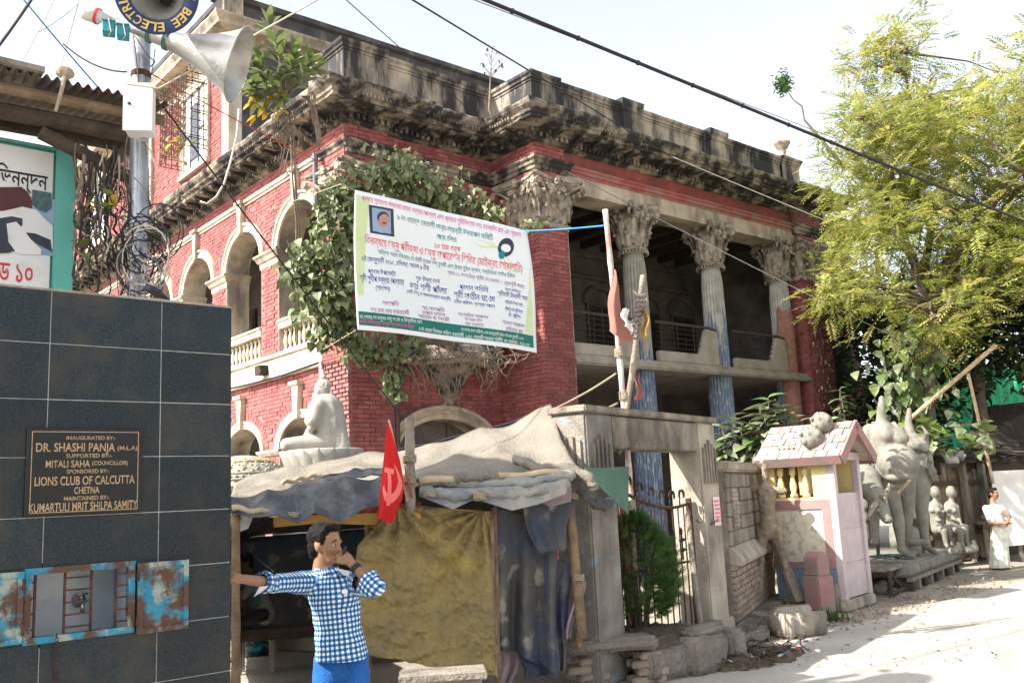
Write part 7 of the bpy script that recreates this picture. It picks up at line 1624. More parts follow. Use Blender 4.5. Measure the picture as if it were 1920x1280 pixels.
    fig('clay_figure', 'tiny clay figure perched at the slim idol\'s raised elbow', 19.4, dict(feet=(1748, 890), caps=[((1742, 858), (1744, 872), .07, .065), ((1744, 874), (1752, 884, -.1), .055, .05), ((1752, 884, -.1), (1750, 898), .045, .03), ((1742, 874), (1745, 888, -.1), .05, .045), ((1745, 888, -.1), (1748, 900), .04, .03), ((1737, 860), (1748, 866, -.1), .03, .025), ((1735, 838), (1739, 856), .03, .04)], balls=[((1743, 850), (.055, .055, .065))]), .014)
    for x, y, lb in ((1793, 1033, 'small clay bird lying on the low clay base'), (1822, 1030, 'small clay bird sitting upright at the edge of the low clay base')):
        fig('clay_bird', lb, 19.0, dict(feet=(x, y), caps=[((x-8, y), (x+4, y-3), .07, .08), ((x+4, y-5), (x+3, y-14), .05, .035), ((x+3, y-15), (x+8, y-13), .035, .015)]), .015)
goddess()
# ------------------------------------------------------------------ clutter behind the man in the lungi
def clutter():
    def up(nm, m, lb, cat, px, py0, py1, w_, d, dep=.06, rz=BROT):
        a, b = at(px, py1, d), at(px, py0, d); q = MB().bx(-w_/2, w_/2, 0, dep, 0, b.z-max(0, a.z)).build(nm, m); q.location = (a.x, a.y, max(0, a.z)); q.rotation_euler = (0, 0, rz); bevel(q, .01); tag(q, lb, cat); return q
    f = thing('plank_fence', 'leaning fence of old grey planks and posts behind the small clay figures', 'fence', at(1800, 1050, 22.7), BROT); LC = f.location.copy(); ir = Matrix.Rotation(-BROT, 3, 'Z')
    r = random.Random(4)
    for k in range(22):
        x = -1.2+.17*k; h_ = 2.0+r.uniform(-.25, .25); q = MB().bx(x, x+.155, r.uniform(0, .05), .08, 0, h_).build('plank', r.choice(('grey_wood', 'grey_wood', 'old_wood', 'dark_wood')), f); q.rotation_euler = (0, r.uniform(-.03, .03), 0); bevel(q, .008)
    for z in (.5, 1.6): MB().bx(-1.2, 2.5, -.05, 0, z, z+.10).build('rail', 'dark_wood', f)
    for x in (.35, 1.3): MB().bx(x, x+.14, -.16, -.05, 0, 2.1).build('post', 'concrete', f)
    bk = at(1880, 860, 25); h = thing('tiled_hut', 'low hut under a steep dark clay tile roof beyond the plank fence', 'hut', (bk.x, bk.y, 0), BROT)
    A = [at(1808, 842, 25), at(1960, 866, 27), at(1960, 750, 29), at(1828, 768, 27.5)]; A = [p-h.location for p in A]; A = [Matrix.Rotation(-BROT, 3, 'Z') @ p for p in A]
    MB().add(A + [p-V((0, 0, .1)) for p in A], [(0, 1, 2, 3), (7, 6, 5, 4), (0, 4, 5, 1), (1, 5, 6, 2), (2, 6, 7, 3), (3, 7, 4, 0)]).build('roof', 'thatch_tile', h)
    n_ = (A[1]-A[0]).cross(A[3]-A[0]).normalized(); tm = MB()
    for i in range(13):
        for j in range(26):
            u_, v_ = (j+.5*(i % 2))/26.5, i/13; p = A[0].lerp(A[1], u_).lerp(A[3].lerp(A[2], u_), v_)+n_*.03; e = (A[1]-A[0])/26*.92; g = (A[3]-A[0])/13*1.15
            if r.random() < .05: continue
            if i >= 6 or j > 22: tm.add([p, p+e, p+e+g+n_*.02, p+g+n_*.02, p+n_*.05, p+e+n_*.05, p+e+g+n_*.05, p+g+n_*.05], [(4, 5, 6, 7), (0, 1, 5, 4), (1, 2, 6, 5), (3, 0, 4, 7)])
            else: MB().add([p, p+e, p+e+g+n_*.02, p+g+n_*.02, p+n_*.05, p+e+n_*.05, p+e+g+n_*.05, p+g+n_*.05], [(4, 5, 6, 7), (0, 1, 5, 4), (1, 2, 6, 5), (3, 0, 4, 7)]).build('tile', 'thatch_tile', bpy.data.objects[h.children[0].name])
    tm.build('far_tiles', 'thatch_tile', h.children[0], kind='stuff')
    MB().bx(-1.5, 4, .2, .3, 0, 2.3).build('wall', 'dark_wood', h)
    g = at(1870, 745, 32); q = MB().grid(lambda a, b: V((-3.2+8*a, .05*sin(a*2*pi*26), -1.7+2.6*b)), 220, 4).build('green_fence', 'green_sheet', None, True); q.location = g; q.rotation_euler = (0, 0, BROT-.5); tag(q, 'bright green translucent corrugated sheet fence behind the tiled roof', 'fence'); q.data.transform(Matrix.Translation((0, 0, 0)))
    MB().bx(-3.2, 4.8, -.1, .1, -6, -1.7).build('base_wall', 'dark_plaster', q); MB().bx(-3.2, 4.8, -.08, .08, .92, 1.02).build('top_rail', 'grey_wood', q)
    # debris roof
    dr = thing('debris_roof', 'sagging roof of boards, tiles and leaf litter above the plank fence', 'roof', at(1800, 868, 23.3), BROT)
    MB().grid(lambda a, b: V((-1.3+4.2*a, -.3+2.2*b, .0+.35*b+.08*noise.noise(V((a*9, b*6, 0))))), 40, 16).build('deck', 'soil', dr, True)
    for k in range(34):
        q = MB().box((0, 0, 0), (r.uniform(.5, 1.5), r.uniform(.05, .16), .025)).build('board', r.choice(('dark_wood', 'grey_wood', 'old_wood', 'thatch_tile')), dr); q.location = (r.uniform(-1.1, 2.7), r.uniform(-.35, 1.6), r.uniform(.08, .30)); q.location.z += q.location.y*.15; q.rotation_euler = (r.uniform(-.2, .25), r.uniform(-.15, .15), r.uniform(-.5, .5))
    for k, (m, s) in enumerate((('bag_white', .22), ('bag_white', .16), ('blue_bag', .14))):
        q = jitter(MB().ball((0, 0, 0), (s, s*.6, s*.5), 12, 8).build('plastic_bag', m, dr, True), .1, 8, 0, k); q.location = ((-1.15, -.35, .12), (-.6, -.3, .15), (.9, -.2, .3))[k]
    lf = MB()
    for k in range(500): 
        c = V((r.uniform(-1.2, 2.8), r.uniform(-.3, 1.7), 0)); c.z = .1+.17*c.y+r.uniform(0, .12); lf.box(c, (r.uniform(.04, .12), r.uniform(.03, .06), .004), Matrix.Rotation(r.uniform(0, 3), 3, 'Z') @ Matrix.Rotation(r.uniform(-.7, .7), 3, 'X'))
    lf.build('leaf_litter', 'thatch_tile', dr, kind='stuff')
    # bamboo poles
    for a, b, rr, lb in (((1700, 790, 21.5), (1868, 646, 21.2), .045, 'long bamboo pole slanting up above the clay idols'), ((1862, 905, 22.3), (1815, 700, 21.3), .035, 'bamboo prop carrying the slanting pole beside the white sheet')):
        A_, B_ = at(*a), at(*b); q = MB().tube([A_.lerp(B_, i/12)-A_ for i in range(13)], [rr*(1.12 if i % 3 == 0 else 1) for i in range(13)], 8).build('bamboo_pole', 'bamboo', None, True); q.location = A_; tag(q, lb, 'pole')
    # white sheet and roadside table
    w_ = at(1900, 945, 22.9); q = MB().grid(lambda a, b: V((-.42+1.3*a, .05*sin(a*9)+.04*sin(b*6), .72-1.35*b-.18*a*b+.10*(1-b)*0-(.25*(1-a)*b*b))), 30, 24).build('white_sheet', 'white_tarp', None, True); q.location = w_; q.rotation_euler = (0, 0, BROT-.5); tag(q, 'white tarpaulin sheet hung up behind the person in the lungi', 'sheet')
    c = gp(1910, 1052, 0); t = thing('vendor_table', 'rough wooden vendor table behind the person in the lungi', 'table', c, BROT-.6)
    MB().box((0, .3, .86), (1.5, .7, .06)).build('table_top', 'grey_wood', t); MB().box((0, -.02, .78), (1.45, .04, .12)).build('apron', 'old_wood', t)
    for x in (-.65, .1, .65): MB().bx(x-.04, x+.04, 0, .07, 0, .83).bx(x-.04, x+.04, .55, .62, 0, .83).build('leg', 'grey_wood', t)
    q = organic(MB().ball((0, 0, .08), (.2, .14, .1)).ball((.15, 0, .1), (.1, .1, .09)), 'goods_bag', 'cloth_mauve', None, .02, 1); q.location = t.location + V((-.5, -.0, .89)); tag(q, 'small bundle of goods on the vendor table by the lungi', 'bundle')
clutter()
# ------------------------------------------------------------------ sage statue and ornate dome behind the stall
def sage():
    T = at(603, 846, 13.7); rot = radians(90+66); o = thing('sage_statue', 'white seated bearded sage statue with topknot on a lotus pedestal', 'statue', T, rot); o.scale = (1.19,)*3
    S = lambda f, l, z: V((f, l, z)); mb = MB()
    mb.capsule(S(-.12, 0, .14), S(-.10, 0, .36), .19, .17).capsule(S(-.10, 0, .36), S(-.07, 0, .50), .17, .14).capsule(S(-.07, -.17, .53), S(-.07, .17, .53), .09, .09).capsule(S(-.06, 0, .56), S(-.03, 0, .68), .065, .06)
    mb.ball(S(-.02, 0, .745), (.105, .085, .115), 18, 14).ball(S(.04, 0, .70), (.055, .055, .07)).capsule(S(.075, 0, .745), S(.095, 0, .715), .012, .018).ball(S(-.02, .088, .73), (.022, .012, .035)).ball(S(-.02, -.088, .73), (.022, .012, .035))
    for k in (-1, 1):
        mb.capsule(S(-.07, k*.20, .52), S(-.06, k*.27, .28), .075, .055).capsule(S(-.06, k*.27, .28), S(.20, k*.07, .15), .05, .038).ball(S(.24, k*.04, .135), (.07, .04, .03)).capsule(S(-.10, k*.10, .10), S(.20, k*.40, .08), .12, .085).capsule(S(.20, k*.40, .08), S(.22, -k*.06, .07), .075, .05)
        for j in range(4): mb.capsule(S(.27, k*.02+.016*j-.02, .14), S(.33, k*.02+.014*j-.02, .13), .011, .008, 6)
    organic(mb, 'body', 'statue_white', o, .016, 3)
    b = MB().capsule(S(.065, 0, .67), S(.09, 0, .58), .055, .04).capsule(S(.09, 0, .58), S(.085, 0, .50), .045, .018).capsule(S(.085, -.04, .70), S(.09, .04, .70), .014, .014); organic(b, 'beard', 'statue_white', o, .01, 1)
    h = MB().ball(S(-.035, 0, .79), (.105, .09, .085)).ball(S(-.03, 0, .885), (.05, .05, .045)).ball(S(-.03, 0, .935), (.038, .038, .035)).ball(S(-.03, 0, .97), (.022, .022, .03)); jitter(organic(h, 'hair', 'statue_white', o, .01, 1), .01, 30)
    r = MB().capsule(S(-.08, -.17, .52), S(-.08, .17, .52), .115, .115).capsule(S(-.08, 0, .5), S(-.12, 0, .28), .20, .215)
    for k in (-1, 1): r.capsule(S(-.07, k*.20, .51), S(-.065, k*.25, .36), .095, .105)
    r.capsule(S(-.24, 0, .42), S(-.30, .0, .06), .07, .10); organic(r, 'robe', 'statue_white', o, .018, 3)
    # lotus throne, petal by petal
    lt = MB(); lt.lathe([(0, -.20), (.40, -.20), (.46, -.12), (.52, .0), (.50, .015), (0, .015)], 32); lo = lt.build('lotus_throne', 'statue_white', o, True); lo.scale = (1.0, .92, 1)
    pm = MB(); pm.grid(lambda a, b: V(((a-.5)*.19*sqrt(max(0, 1-(max(0, b-.45)/.56)**2)), -.012-.03*sin(pi*a)*(1-b*.3)-.085*b, -.19+.20*b)), 8, 8); pme = pm.mesh('petal', 'statue_white', True)
    for k in range(18): a = 2*pi*k/18; q = link('petal', pme, lo); q.location = (.405*cos(a), .405*sin(a), 0); q.rotation_euler = (0, 0, a+pi/2)
    MB().bx(-.42, .42, -.40, .40, -T.z/1.19, -.21).build('pedestal', 'concrete_pale', o)
    MB().lathe([(.42, -.42), (.50, -.36), (.44, -.26), (.42, -.2)], 28).build('pedestal_moulding', 'statue_white', o, True)
    D = at(455, 912, 13.5); d = thing('ornate_dome', 'cream carved dome with floral bands and gilt dots beside the kiosk', 'dome', D); R0 = .60
    prof = [(R0*1.04, -.06), (R0*1.06, .0), (R0, .03)] + [(R0*cos(t), .03+.40*sin(t)) for t in [radians(q) for q in range(8, 89, 8)]] + [(.0, .43)]
    MB().lathe(prof, 40).build('shell', 'clay_pale', d, True)
    rb = MB()
    for z, rr in ((.0, R0*1.06), (.09, R0*.99), (.17, R0*.94), (.33, R0*.68)): rb.tube([V((rr*cos(a), rr*sin(a), z)) for a in [2*pi*k/60 for k in range(61)]], .014, 6)
    dt = MB()
    for k in range(44): a = 2*pi*k/44; rb.ball((R0*.985*cos(a), R0*.985*sin(a), .13), .020, 6, 5)
    for k in range(18):
        a = 2*pi*k/18
        for s in range(9): t = s/8; an = a+.16*sin(t*pi*2); el = radians(25+28*t); rb.ball((R0*cos(el)*cos(an), R0*cos(el)*sin(an), .03+.40*sin(el)), .022*(1-.4*t), 6, 4)
        for s in range(4): el = radians(38+6*s); dt.ball((R0*1.0*cos(el)*cos(a+.17), R0*cos(el)*sin(a+.17), .035+.40*sin(el)), .014, 5, 4)
    rb.build('carving', 'clay_pale', d, True, kind='stuff'); dt.build('gilt_dots', 'sign_gold', d, True, kind='stuff')
    MB().lathe([(.30, -D.z), (.30, -.1), (.50, -.06)], 24).build('drum', 'concrete_pale', d)
sage()
# ------------------------------------------------------------------ plants
def put_leaves(parent, meshes, spots, n_single=290, kind_name='foliage', matname=None):
    """spots = [(pos, dir, roll, scale)]; the nearest ones become leaf objects, the rest one foliage mesh"""
    L0 = parent.location; spots = sorted(spots, key=lambda s: (s[0]+L0-CAM).length/(s[3]+.01)); rest = {}
    for i, (p, d, ro, s) in enumerate(spots):
        me = meshes[(i*7) % len(meshes)] if i % 9 else meshes[-1]
        if i < n_single:
            o = link('leaf', me, parent); o.location = p; o.rotation_mode = 'QUATERNION'; o.rotation_quaternion = orient(d, ro); o.scale = (s, s, s)
        else:
            q = orient(d, ro).to_matrix(); mb = rest.setdefault(me.materials[0].name, MB()); mb.add([p + (q @ v.co)*s for v in me.vertices], [tuple(f.vertices) for f in me.polygons])
    for m, mb in rest.items(): mb.build(kind_name, m, parent, True, kind='stuff')
def ficus():
    r = random.Random(21); o = thing('peepul_tree', 'peepul tree with heart-shaped leaves rooted in the round balcony behind the banner', 'tree', B(2.0, -.75, 4.9))
    L0 = o.location.copy(); P = lambda x, y, d: at(x, y, d)-L0
    tr = MB(); root = V((0, 0, -.1)); fk = P(775, 640, 16.6)
    lm = leaf_mesh('leaf', 'leaf_ficus', .155, .125, .18, .35, heart=1, n=4); lu = leaf_mesh('leaf', 'leaf_ficus_under', .145, .12, .22, .45, heart=1, n=4); ly = leaf_mesh('leaf', 'leaf_ficus', .12, .10, .3, .3, heart=1, n=4)
    blobs = [(700, 320, 34, 16.0), (735, 312, 36, 16.2), (775, 330, 42, 16.0), (815, 355, 34, 16.2), (860, 365, 34, 16.2), (900, 385, 26, 16.2), (930, 400, 20, 16.0), (690, 350, 36, 15.8), (750, 355, 46, 16.5), (830, 375, 40, 16.6), (800, 395, 30, 16.6), (660, 330, 24, 15.9), (620, 372, 30, 15.6), (650, 395, 40, 15.7), (610, 420, 34, 15.5), (580, 480, 40, 15.3), (620, 470, 44, 15.5), (655, 450, 40, 15.8), (560, 515, 30, 15.2), (600, 530, 48, 15.3), (645, 525, 44, 15.6), (585, 570, 36, 15.3), (630, 570, 42, 15.5), (660, 590, 30, 15.7), (625, 610, 34, 15.5), (655, 625, 32, 15.7), (605, 635, 24, 15.4), (680, 645, 36, 15.9), (730, 650, 30, 16.1), (700, 665, 24, 16), (740, 690, 20, 16.2), (735, 715, 22, 16.2), (745, 735, 12, 16.2), (540, 500, 18, 15.2), (640, 360, 26, 15.8), (780, 640, 26, 16.4), (655, 480, 34, 16.2)]
    sp = []
    for x, y, R, d in blobs:
        c = P(x, y, d); m = V((0, 0, 0)).lerp(c, .5)+V((0, -.15, .25)); b = [fk.lerp(c, i/8)+V((0, 0, .25*sin(pi*i/8))) for i in range(9)]
        tr.tube(b, [.028*(1-.85*i/8)+.004 for i in range(9)], 5)
        for k in range(int(R*R*.062)+14):
            q = V((r.gauss(0, .45), r.gauss(0, .5), r.gauss(0, .45))); q = q*(R/1742*d*1.05); p = c+q
            dr = V((q.x*.8+r.uniform(-.6, .6), q.y*.5-.35+r.uniform(-.6, .4), -.55+r.uniform(-.5, .45))); sp.append((p, dr, r.uniform(-1.2, 1.2), r.uniform(.8, 1.3)))
        for k in range(3): q = c+V((r.gauss(0, .2), r.gauss(0, .2), r.gauss(0, .2))); tr.tube([c, (c+q)/2+V((0, 0, .03)), q], [.008, .006, .003], 4)
    tr.tube([root, root.lerp(fk, .5)+V((-.05, 0, .08)), fk], [.10, .075, .05], 9); tr.tube([P(790, 655, 16.6), P(770, 665, 16.5), P(735, 668, 16.4), P(705, 660, 16.2)], [.035, .03, .025, .015], 7)
    tr.build('trunk', 'bark', o, True); put_leaves(o, [lm, lm, lu, ly, lu], sp)
    rt = MB()
    for k in range(70):
        x = r.uniform(760, 960); y0 = r.uniform(640, 680); y1 = y0+r.uniform(25, 115)*(1.0 if x < 880 else .8); d = 16.2+(x-760)*.006; pts = [P(x+r.uniform(-4, 4)*i/5+8*sin(i*.7+k), y0+(y1-y0)*i/7, d) for i in range(8)]
        rt.tube(pts, [.010*(1-.1*i)+.001 for i in range(8)], 4)
    for k in range(12):
        pts = [P(755+22*k*.9+20*sin(i+k), 655+6*sin(i*2+k)+i*4, 16.3) for i in range(7)]; rt.tube(pts, .012, 5)
    rt.build('aerial_roots', 'root', o, True, kind='stuff')
    # a few shoots beside the pier capital
    o2 = thing('peepul_shoot', 'small leafy shoot sprouting at the foot of the pier capital', 'plant', at(1000, 425, 17.2)); sp = [(V((r.gauss(0, .13), r.gauss(0, .1), r.gauss(0, .10))), V((r.uniform(-1, 1), r.uniform(-1, .2), r.uniform(-.6, .5))), r.uniform(-1, 1), r.uniform(.5, .85)) for k in range(60)]
    put_leaves(o2, [leaf_mesh('leaf', 'leaf_rubber', .13, .09, .2, .3, 1), lu], sp); MB().tube([V((0, .3, -.1)), V((0, .1, 0)), V((.1, 0, .06))], [.02, .012, .004], 5).build('stem', 'bark', o2)
ficus()
def rubber():
    r = random.Random(5); o = thing('rubber_fig', 'sprawling fig sapling with long green and yellow leaves rooted on the corner cornice', 'plant', at(540, 212, 15.6)); L0 = o.location.copy(); P = lambda x, y, d=15.4: at(x, y, d)-L0
    st = MB(); sp = []; g1 = leaf_mesh('leaf', 'leaf_rubber', .29, .11, .25, .18, n=5); g2 = leaf_mesh('leaf', 'leaf_shrub', .27, .105, .25, .25, n=5); y1 = leaf_mesh('leaf', 'leaf_yellow', .26, .10, .25, .25, n=5)
    tips = [(505, 45), (512, 75), (520, 100), (480, 100), (462, 130), (450, 165), (470, 160), (500, 140), (530, 130), (550, 115), (575, 125), (592, 110), (600, 130), (560, 150), (540, 160), (510, 170), (480, 185), (525, 190), (470, 120), (555, 95), (490, 160)]
    for x, y in tips:
        t = P(x, y, 15.2+r.uniform(-.3, .5)); b = P(532, 195); mid = b.lerp(t, .5)+V((r.uniform(-.1, .1), 0, .08)); st.tube([b, mid, t], [.022, .014, .006], 6); ax = (t-mid).normalized()
        for k in range(11): d = V((r.uniform(-1, 1), r.uniform(-1, .6), r.uniform(-.3, .6)))+ax*.55; sp.append((t-ax*r.uniform(0, .3), d, r.uniform(-.8, .8), r.uniform(.9, 1.3)))
    put_leaves(o, [g1, g2, g1, g2], sp, 240)
    sp = [(P(r.uniform(468, 530), r.uniform(165, 222), 15.2), V((r.uniform(-1, .6), -.5, r.uniform(-1, -.2))), r.uniform(-.8, .8), r.uniform(.7, 1)) for k in range(20)]; put_leaves(o, [y1], sp, 40)
    for k in range(26):
        x0 = r.uniform(515, 560); pts = [P(x0+r.uniform(-10, 10)+5*sin(i+k), 205+(12+r.random()*9)*i*(.5 if k > 5 else 1), 15.35) for i in range(8)]; st.tube(pts, .007, 4)
    for x in (546, 551): st.tube([P(540, 215), P(x, 260, 15.5), P(x+2, 330, 15.9), P(x+6, 380, 16.1), P(x+10, 415, 16.3), P(x+7, 640, 16.6)], [.02, .02, .018, .018, .016, .01], 6)
    for k in range(6): st.tube([P(565+3*k, 180), P(590+3*sin(k), 200+6*k), P(597+4*cos(k), 250), P(598+2*sin(k), 282)], [.012, .016, .016, .008], 5)
    st.build('stem', 'root', o, True)
    o = thing('parapet_sapling', 'spindly bare sapling with a few red-brown leaves on the parapet step', 'plant', at(918, 222, 17.2)); L0 = o.location.copy(); Q = lambda x, y: at(x, y, 17.2)-L0; st = MB()
    st.tube([Q(925, 228), Q(917, 205), Q(919, 160), Q(921, 118), Q(922, 92)], [.03, .024, .018, .010, .004], 6); sp = []
    for x, y in ((905, 122), (909, 135), (935, 112), (940, 122), (930, 130), (915, 90), (925, 86), (932, 98), (912, 100), (942, 118), (903, 118)): st.tube([Q(920, min(150, y+22)), Q(x, y)], [.006, .003], 4); sp += [(Q(x, y), V((r.uniform(-1, 1), -.4, -1)), r.uniform(-1, 1), r.uniform(.5, .8)) for _ in range(3)]
    st.build('stem', 'root', o, True); put_leaves(o, [leaf_mesh('leaf', 'old_brick', .15, .05), leaf_mesh('leaf', 'leaf_dark', .15, .05)], sp)
rubber()
def frond_tree(name, label, base, fork, targets, m_main, m_alt, seed, nfr=26, fl=.5, leaf=.055, R=.75, trunk_r=.24, bark='bark', broad=False, alt=.3):
    r = random.Random(seed); o = thing(name, label, 'tree', base, 0, None); L0 = V(base); fk = fork-L0; wood = MB(); mbs = [MB(), MB()]
    wood.tube([V((0, 0, -.1)), fk*.33+V((.08, 0, 0)), fk*.66+V((-.08, .05, 0)), fk], [trunk_r*1.25, trunk_r, trunk_r*.85, trunk_r*.7], 12)
    limbs = [fk]
    ts = [t-L0 for t in targets]; main = ts[::max(1, len(ts)//9)]; nodes = [(fk, .12)]
    for m in main:
        pts = [fk.lerp(m, i/8)+V((r.uniform(-.15, .15), r.uniform(-.15, .15), .5*sin(pi*i/8)+r.uniform(-.1, .1))) for i in range(9)]; pts[0] = fk
        wood.tube(pts, [trunk_r*.45*(1-.85*i/8) for i in range(9)], 7); nodes += [(p, 0) for p in pts[2:]]
    for t in ts:
        n_ = min(nodes, key=lambda q: (q[0]-t).length)[0]; pts = [n_.lerp(t, i/5)+V((r.uniform(-.1, .1), r.uniform(-.1, .1), .12*sin(pi*i/5))) for i in range(6)]; pts[0] = n_
        wood.tube(pts, [.035*(1-.8*i/5) for i in range(6)], 5)
        for k in range(nfr):
            q = V((r.gauss(0, .5), r.gauss(0, .5), r.gauss(0, .38)))*R; p = t+q; dr = V((q.x+r.uniform(-.5, .5), q.y+r.uniform(-.5, .5), q.z*.6+r.uniform(-.35, .35))).normalized(); mb = mbs[1 if r.random() < alt else 0]
            side = dr.cross(V((r.uniform(-.3, .3), r.uniform(-.3, .3), 1))).normalized(); L_ = fl*r.uniform(.6, 1.1)
            if broad:
                w_ = side*leaf*r.uniform(.6, 1); e = dr*leaf*2.4; nn = V((0, 0, -.2*leaf)); mb.add([p, p+e*.45+w_, p+e+nn, p+e*.45-w_], [(0, 1, 2, 3)]); continue
            nl = 8
            for i in range(nl):
                b = p + dr*(L_*i/nl) + V((0, 0, -.25*L_*(i/nl)**2)); ll = leaf*(1.25-.75*abs(i/nl-.4))
                for sg in (-1, 1):
                    e = (side*sg*.95+dr*.55+V((0, 0, r.uniform(-.35, .1))))*ll; h_ = dr*ll*.30; mb.add([b-h_*.5, b+e*.5-h_*.4, b+e, b+e*.5+h_*.9], [(0, 1, 2, 3)])
    wood.build('trunk', bark, o, True)
    for mb, m in zip(mbs, (m_main, m_alt)):
        if mb.f: mb.build('crown', m, o, kind='stuff')
    return o
def in_poly(x, y, poly):
    c = False; j = len(poly)-1
    for i in range(len(poly)):
        if (poly[i][1] > y) != (poly[j][1] > y) and x < (poly[j][0]-poly[i][0])*(y-poly[i][1])/(poly[j][1]-poly[i][1])+poly[i][0]: c = not c
        j = i
    return c
def trees():
    r = random.Random(12)
    poly = [(1560, 590), (1556, 520), (1572, 470), (1572, 420), (1580, 360), (1552, 330), (1560, 250), (1600, 205), (1625, 170), (1690, 150), (1735, 160), (1780, 195), (1815, 145), (1870, 170), (1905, 120), (1990, 60), (2140, 120), (2180, 420), (2060, 560), (1960, 560), (1900, 520), (1850, 560), (1800, 640), (1700, 600), (1640, 560)]
    T = []
    while len(T) < 330:
        x, y = r.uniform(1540, 2180), r.uniform(40, 640)
        if in_poly(x, y, poly) and (noise.noise(V((x*.012, y*.016, 4))) > -.22 or r.random() < .2): T.append(at(x, y, r.uniform(19.5, 26)))
    for x, y in ((1672, 60), (1684, 82), (1650, 100), (1700, 95), (1640, 125), (1692, 120), (1600, 128), (1625, 112), (1680, 118)): T.append(at(x, y, 22))
    b = gp(1700, 995, 0)
    bs = at(1700, 800, 23.2); bs.z = 0
    frond_tree('feathery_tree', 'tall tree with yellow-green feathery foliage overhanging the mansion\'s far end', bs, at(1748, 585, 23), T, 'leaf_feather', 'leaf_feather_gold', 3, 30, .50, .10, .66)
    # lone sprig reaching toward the urn
    T2 = [at(1466, 152, 21.5), at(1470, 162, 21.5), at(1462, 160, 21.5)]
    o = thing('tree_sprig', 'bare thin branch ending in one tuft of leaves above the urn', 'branch', at(1582, 315, 21.8)); L0 = o.location.copy()
    MB().tube([at(x, y, 21.6)-L0 for x, y in ((1582, 315), (1555, 280), (1530, 250), (1508, 225), (1504, 200), (1488, 188), (1474, 168))], [.05, .04, .032, .024, .02, .016, .008], 6).build('branch', 'bark', o, True); mb = MB()
    for k in range(330):
        p = at(1468+r.gauss(0, 7), 156+r.gauss(0, 9), 21.6+r.gauss(0, .15))-L0; e = V((r.uniform(-1, 1), r.uniform(-1, 1), r.uniform(-1, .3)))*.10; s = e.cross(V((r.random(), r.random(), 1))).normalized()*.022; mb.add([p, p+e*.5+s, p+e, p+e*.5-s], [(0, 1, 2, 3)])
    mb.build('leaf_tuft', 'leaf_thuja', o, kind='stuff')
    def dark(nm, lb, px, py, poly2, n_, d0, d1, m1, m2, seed, R=.9, leaf=.11, nfr=150):
        rr = random.Random(seed); T = []
        while len(T) < n_:
            x, y = rr.uniform(min(p[0] for p in poly2), max(p[0] for p in poly2)), rr.uniform(min(p[1] for p in poly2), max(p[1] for p in poly2))
            if in_poly(x, y, poly2): T.append(at(x, y, rr.uniform(d0, d1)))
        b_ = at(px, py, (d0+d1)/2); b_.z = 0
        frond_tree(nm, lb, b_, at(px, py-90, (d0+d1)/2), T, m1, m2, seed, nfr, .3, leaf, R, .2, broad=True, alt=.12)
    dark('shade_tree', 'dense dark green tree filling the gap beside the round balcony', 1665, 800, [(1590, 560), (1640, 530), (1720, 560), (1760, 640), (1740, 780), (1690, 830), (1610, 800), (1600, 700)], 42, 26, 29, 'leaf_dark', 'leaf_pothos', 31)
    dark('shade_tree', 'dark leafy tree behind the green sheet fence and tiled roof', 1830, 720, [(1720, 560), (1800, 590), (1860, 520), (1960, 500), (2060, 560), (2050, 690), (1900, 700), (1830, 690), (1790, 780), (1740, 760)], 48, 25, 28.5, 'leaf_dark', 'leaf_thuja', 32)
    # pothos climbing the trunk
    o = thing('pothos_vine', 'large-leaved green pothos vine climbing the feathery tree\'s trunk', 'climbing plant', at(1695, 830, 22.4)); L0 = o.location.copy(); sp = []; st = MB()
    for k in range(330):
        t = r.random(); y = 585+270*t; x = 1712-22*t+r.gauss(0, 26+16*t); sp.append((at(x, y, 22.3+r.gauss(0, .25))-L0, V((r.uniform(-.7, .7), -.6, -1+r.uniform(-.2, .6))), r.uniform(-.6, .6), r.uniform(.6, 1.15)))
    for k in range(70): sp.append((at(r.uniform(1690, 1850), r.uniform(790, 850), 21.8+r.uniform(-.4, .4))-L0, V((r.uniform(-1, 1), -.7, r.uniform(-.6, .5))), r.uniform(-.6, .6), r.uniform(.7, 1.3)))
    for k in range(8): st.tube([at(1712-22*i/6+9*sin(i+k*2), 580+45*i, 22.4)-L0 for i in range(7)], .025, 5)
    st.build('stem', 'bark', o, True); put_leaves(o, [leaf_mesh('leaf', 'leaf_pothos', .36, .27, .15, .3, 1), leaf_mesh('leaf', 'leaf_shrub', .34, .25, .2, .35, 1), leaf_mesh('leaf', 'leaf_rubber', .33, .24, .2, .2, 1)], sp, 290)
    # big-leaved shrub behind the boundary wall and seedlings by the pier
    def shrub(nm, lb, tips, d, L_, W_, mats, seed, nl=10, foot=None):
        rr = random.Random(seed); f = at(*foot, d); o = thing(nm, lb, 'shrub', (f.x, f.y, 0)); L0 = o.location.copy(); st = MB(); sp = []
        for x, y in tips:
            t = at(x, y, d+rr.uniform(-.3, .3))-L0; b = V((rr.uniform(-.15, .15), 0, .0)); m = b.lerp(t, .6)+V((rr.uniform(-.1, .1), 0, 0)); st.tube([b, m, t], [.03, .02, .008], 6)
            for k in range(nl): a = k*2.4; up_ = 1-k/nl; p = t-V((0, 0, .045*k)); sp.append((p, V((cos(a)*1.0, sin(a)*1.0, .9*up_-.45)), rr.uniform(-.4, .4), rr.uniform(.7, 1.05)*(.7+.3*min(1, k/4))))
        st.build('stem', 'bark', o, True); put_leaves(o, [leaf_mesh('leaf', m, L_, W_, .22, .3, n=5) for m in mats], sp, 290)
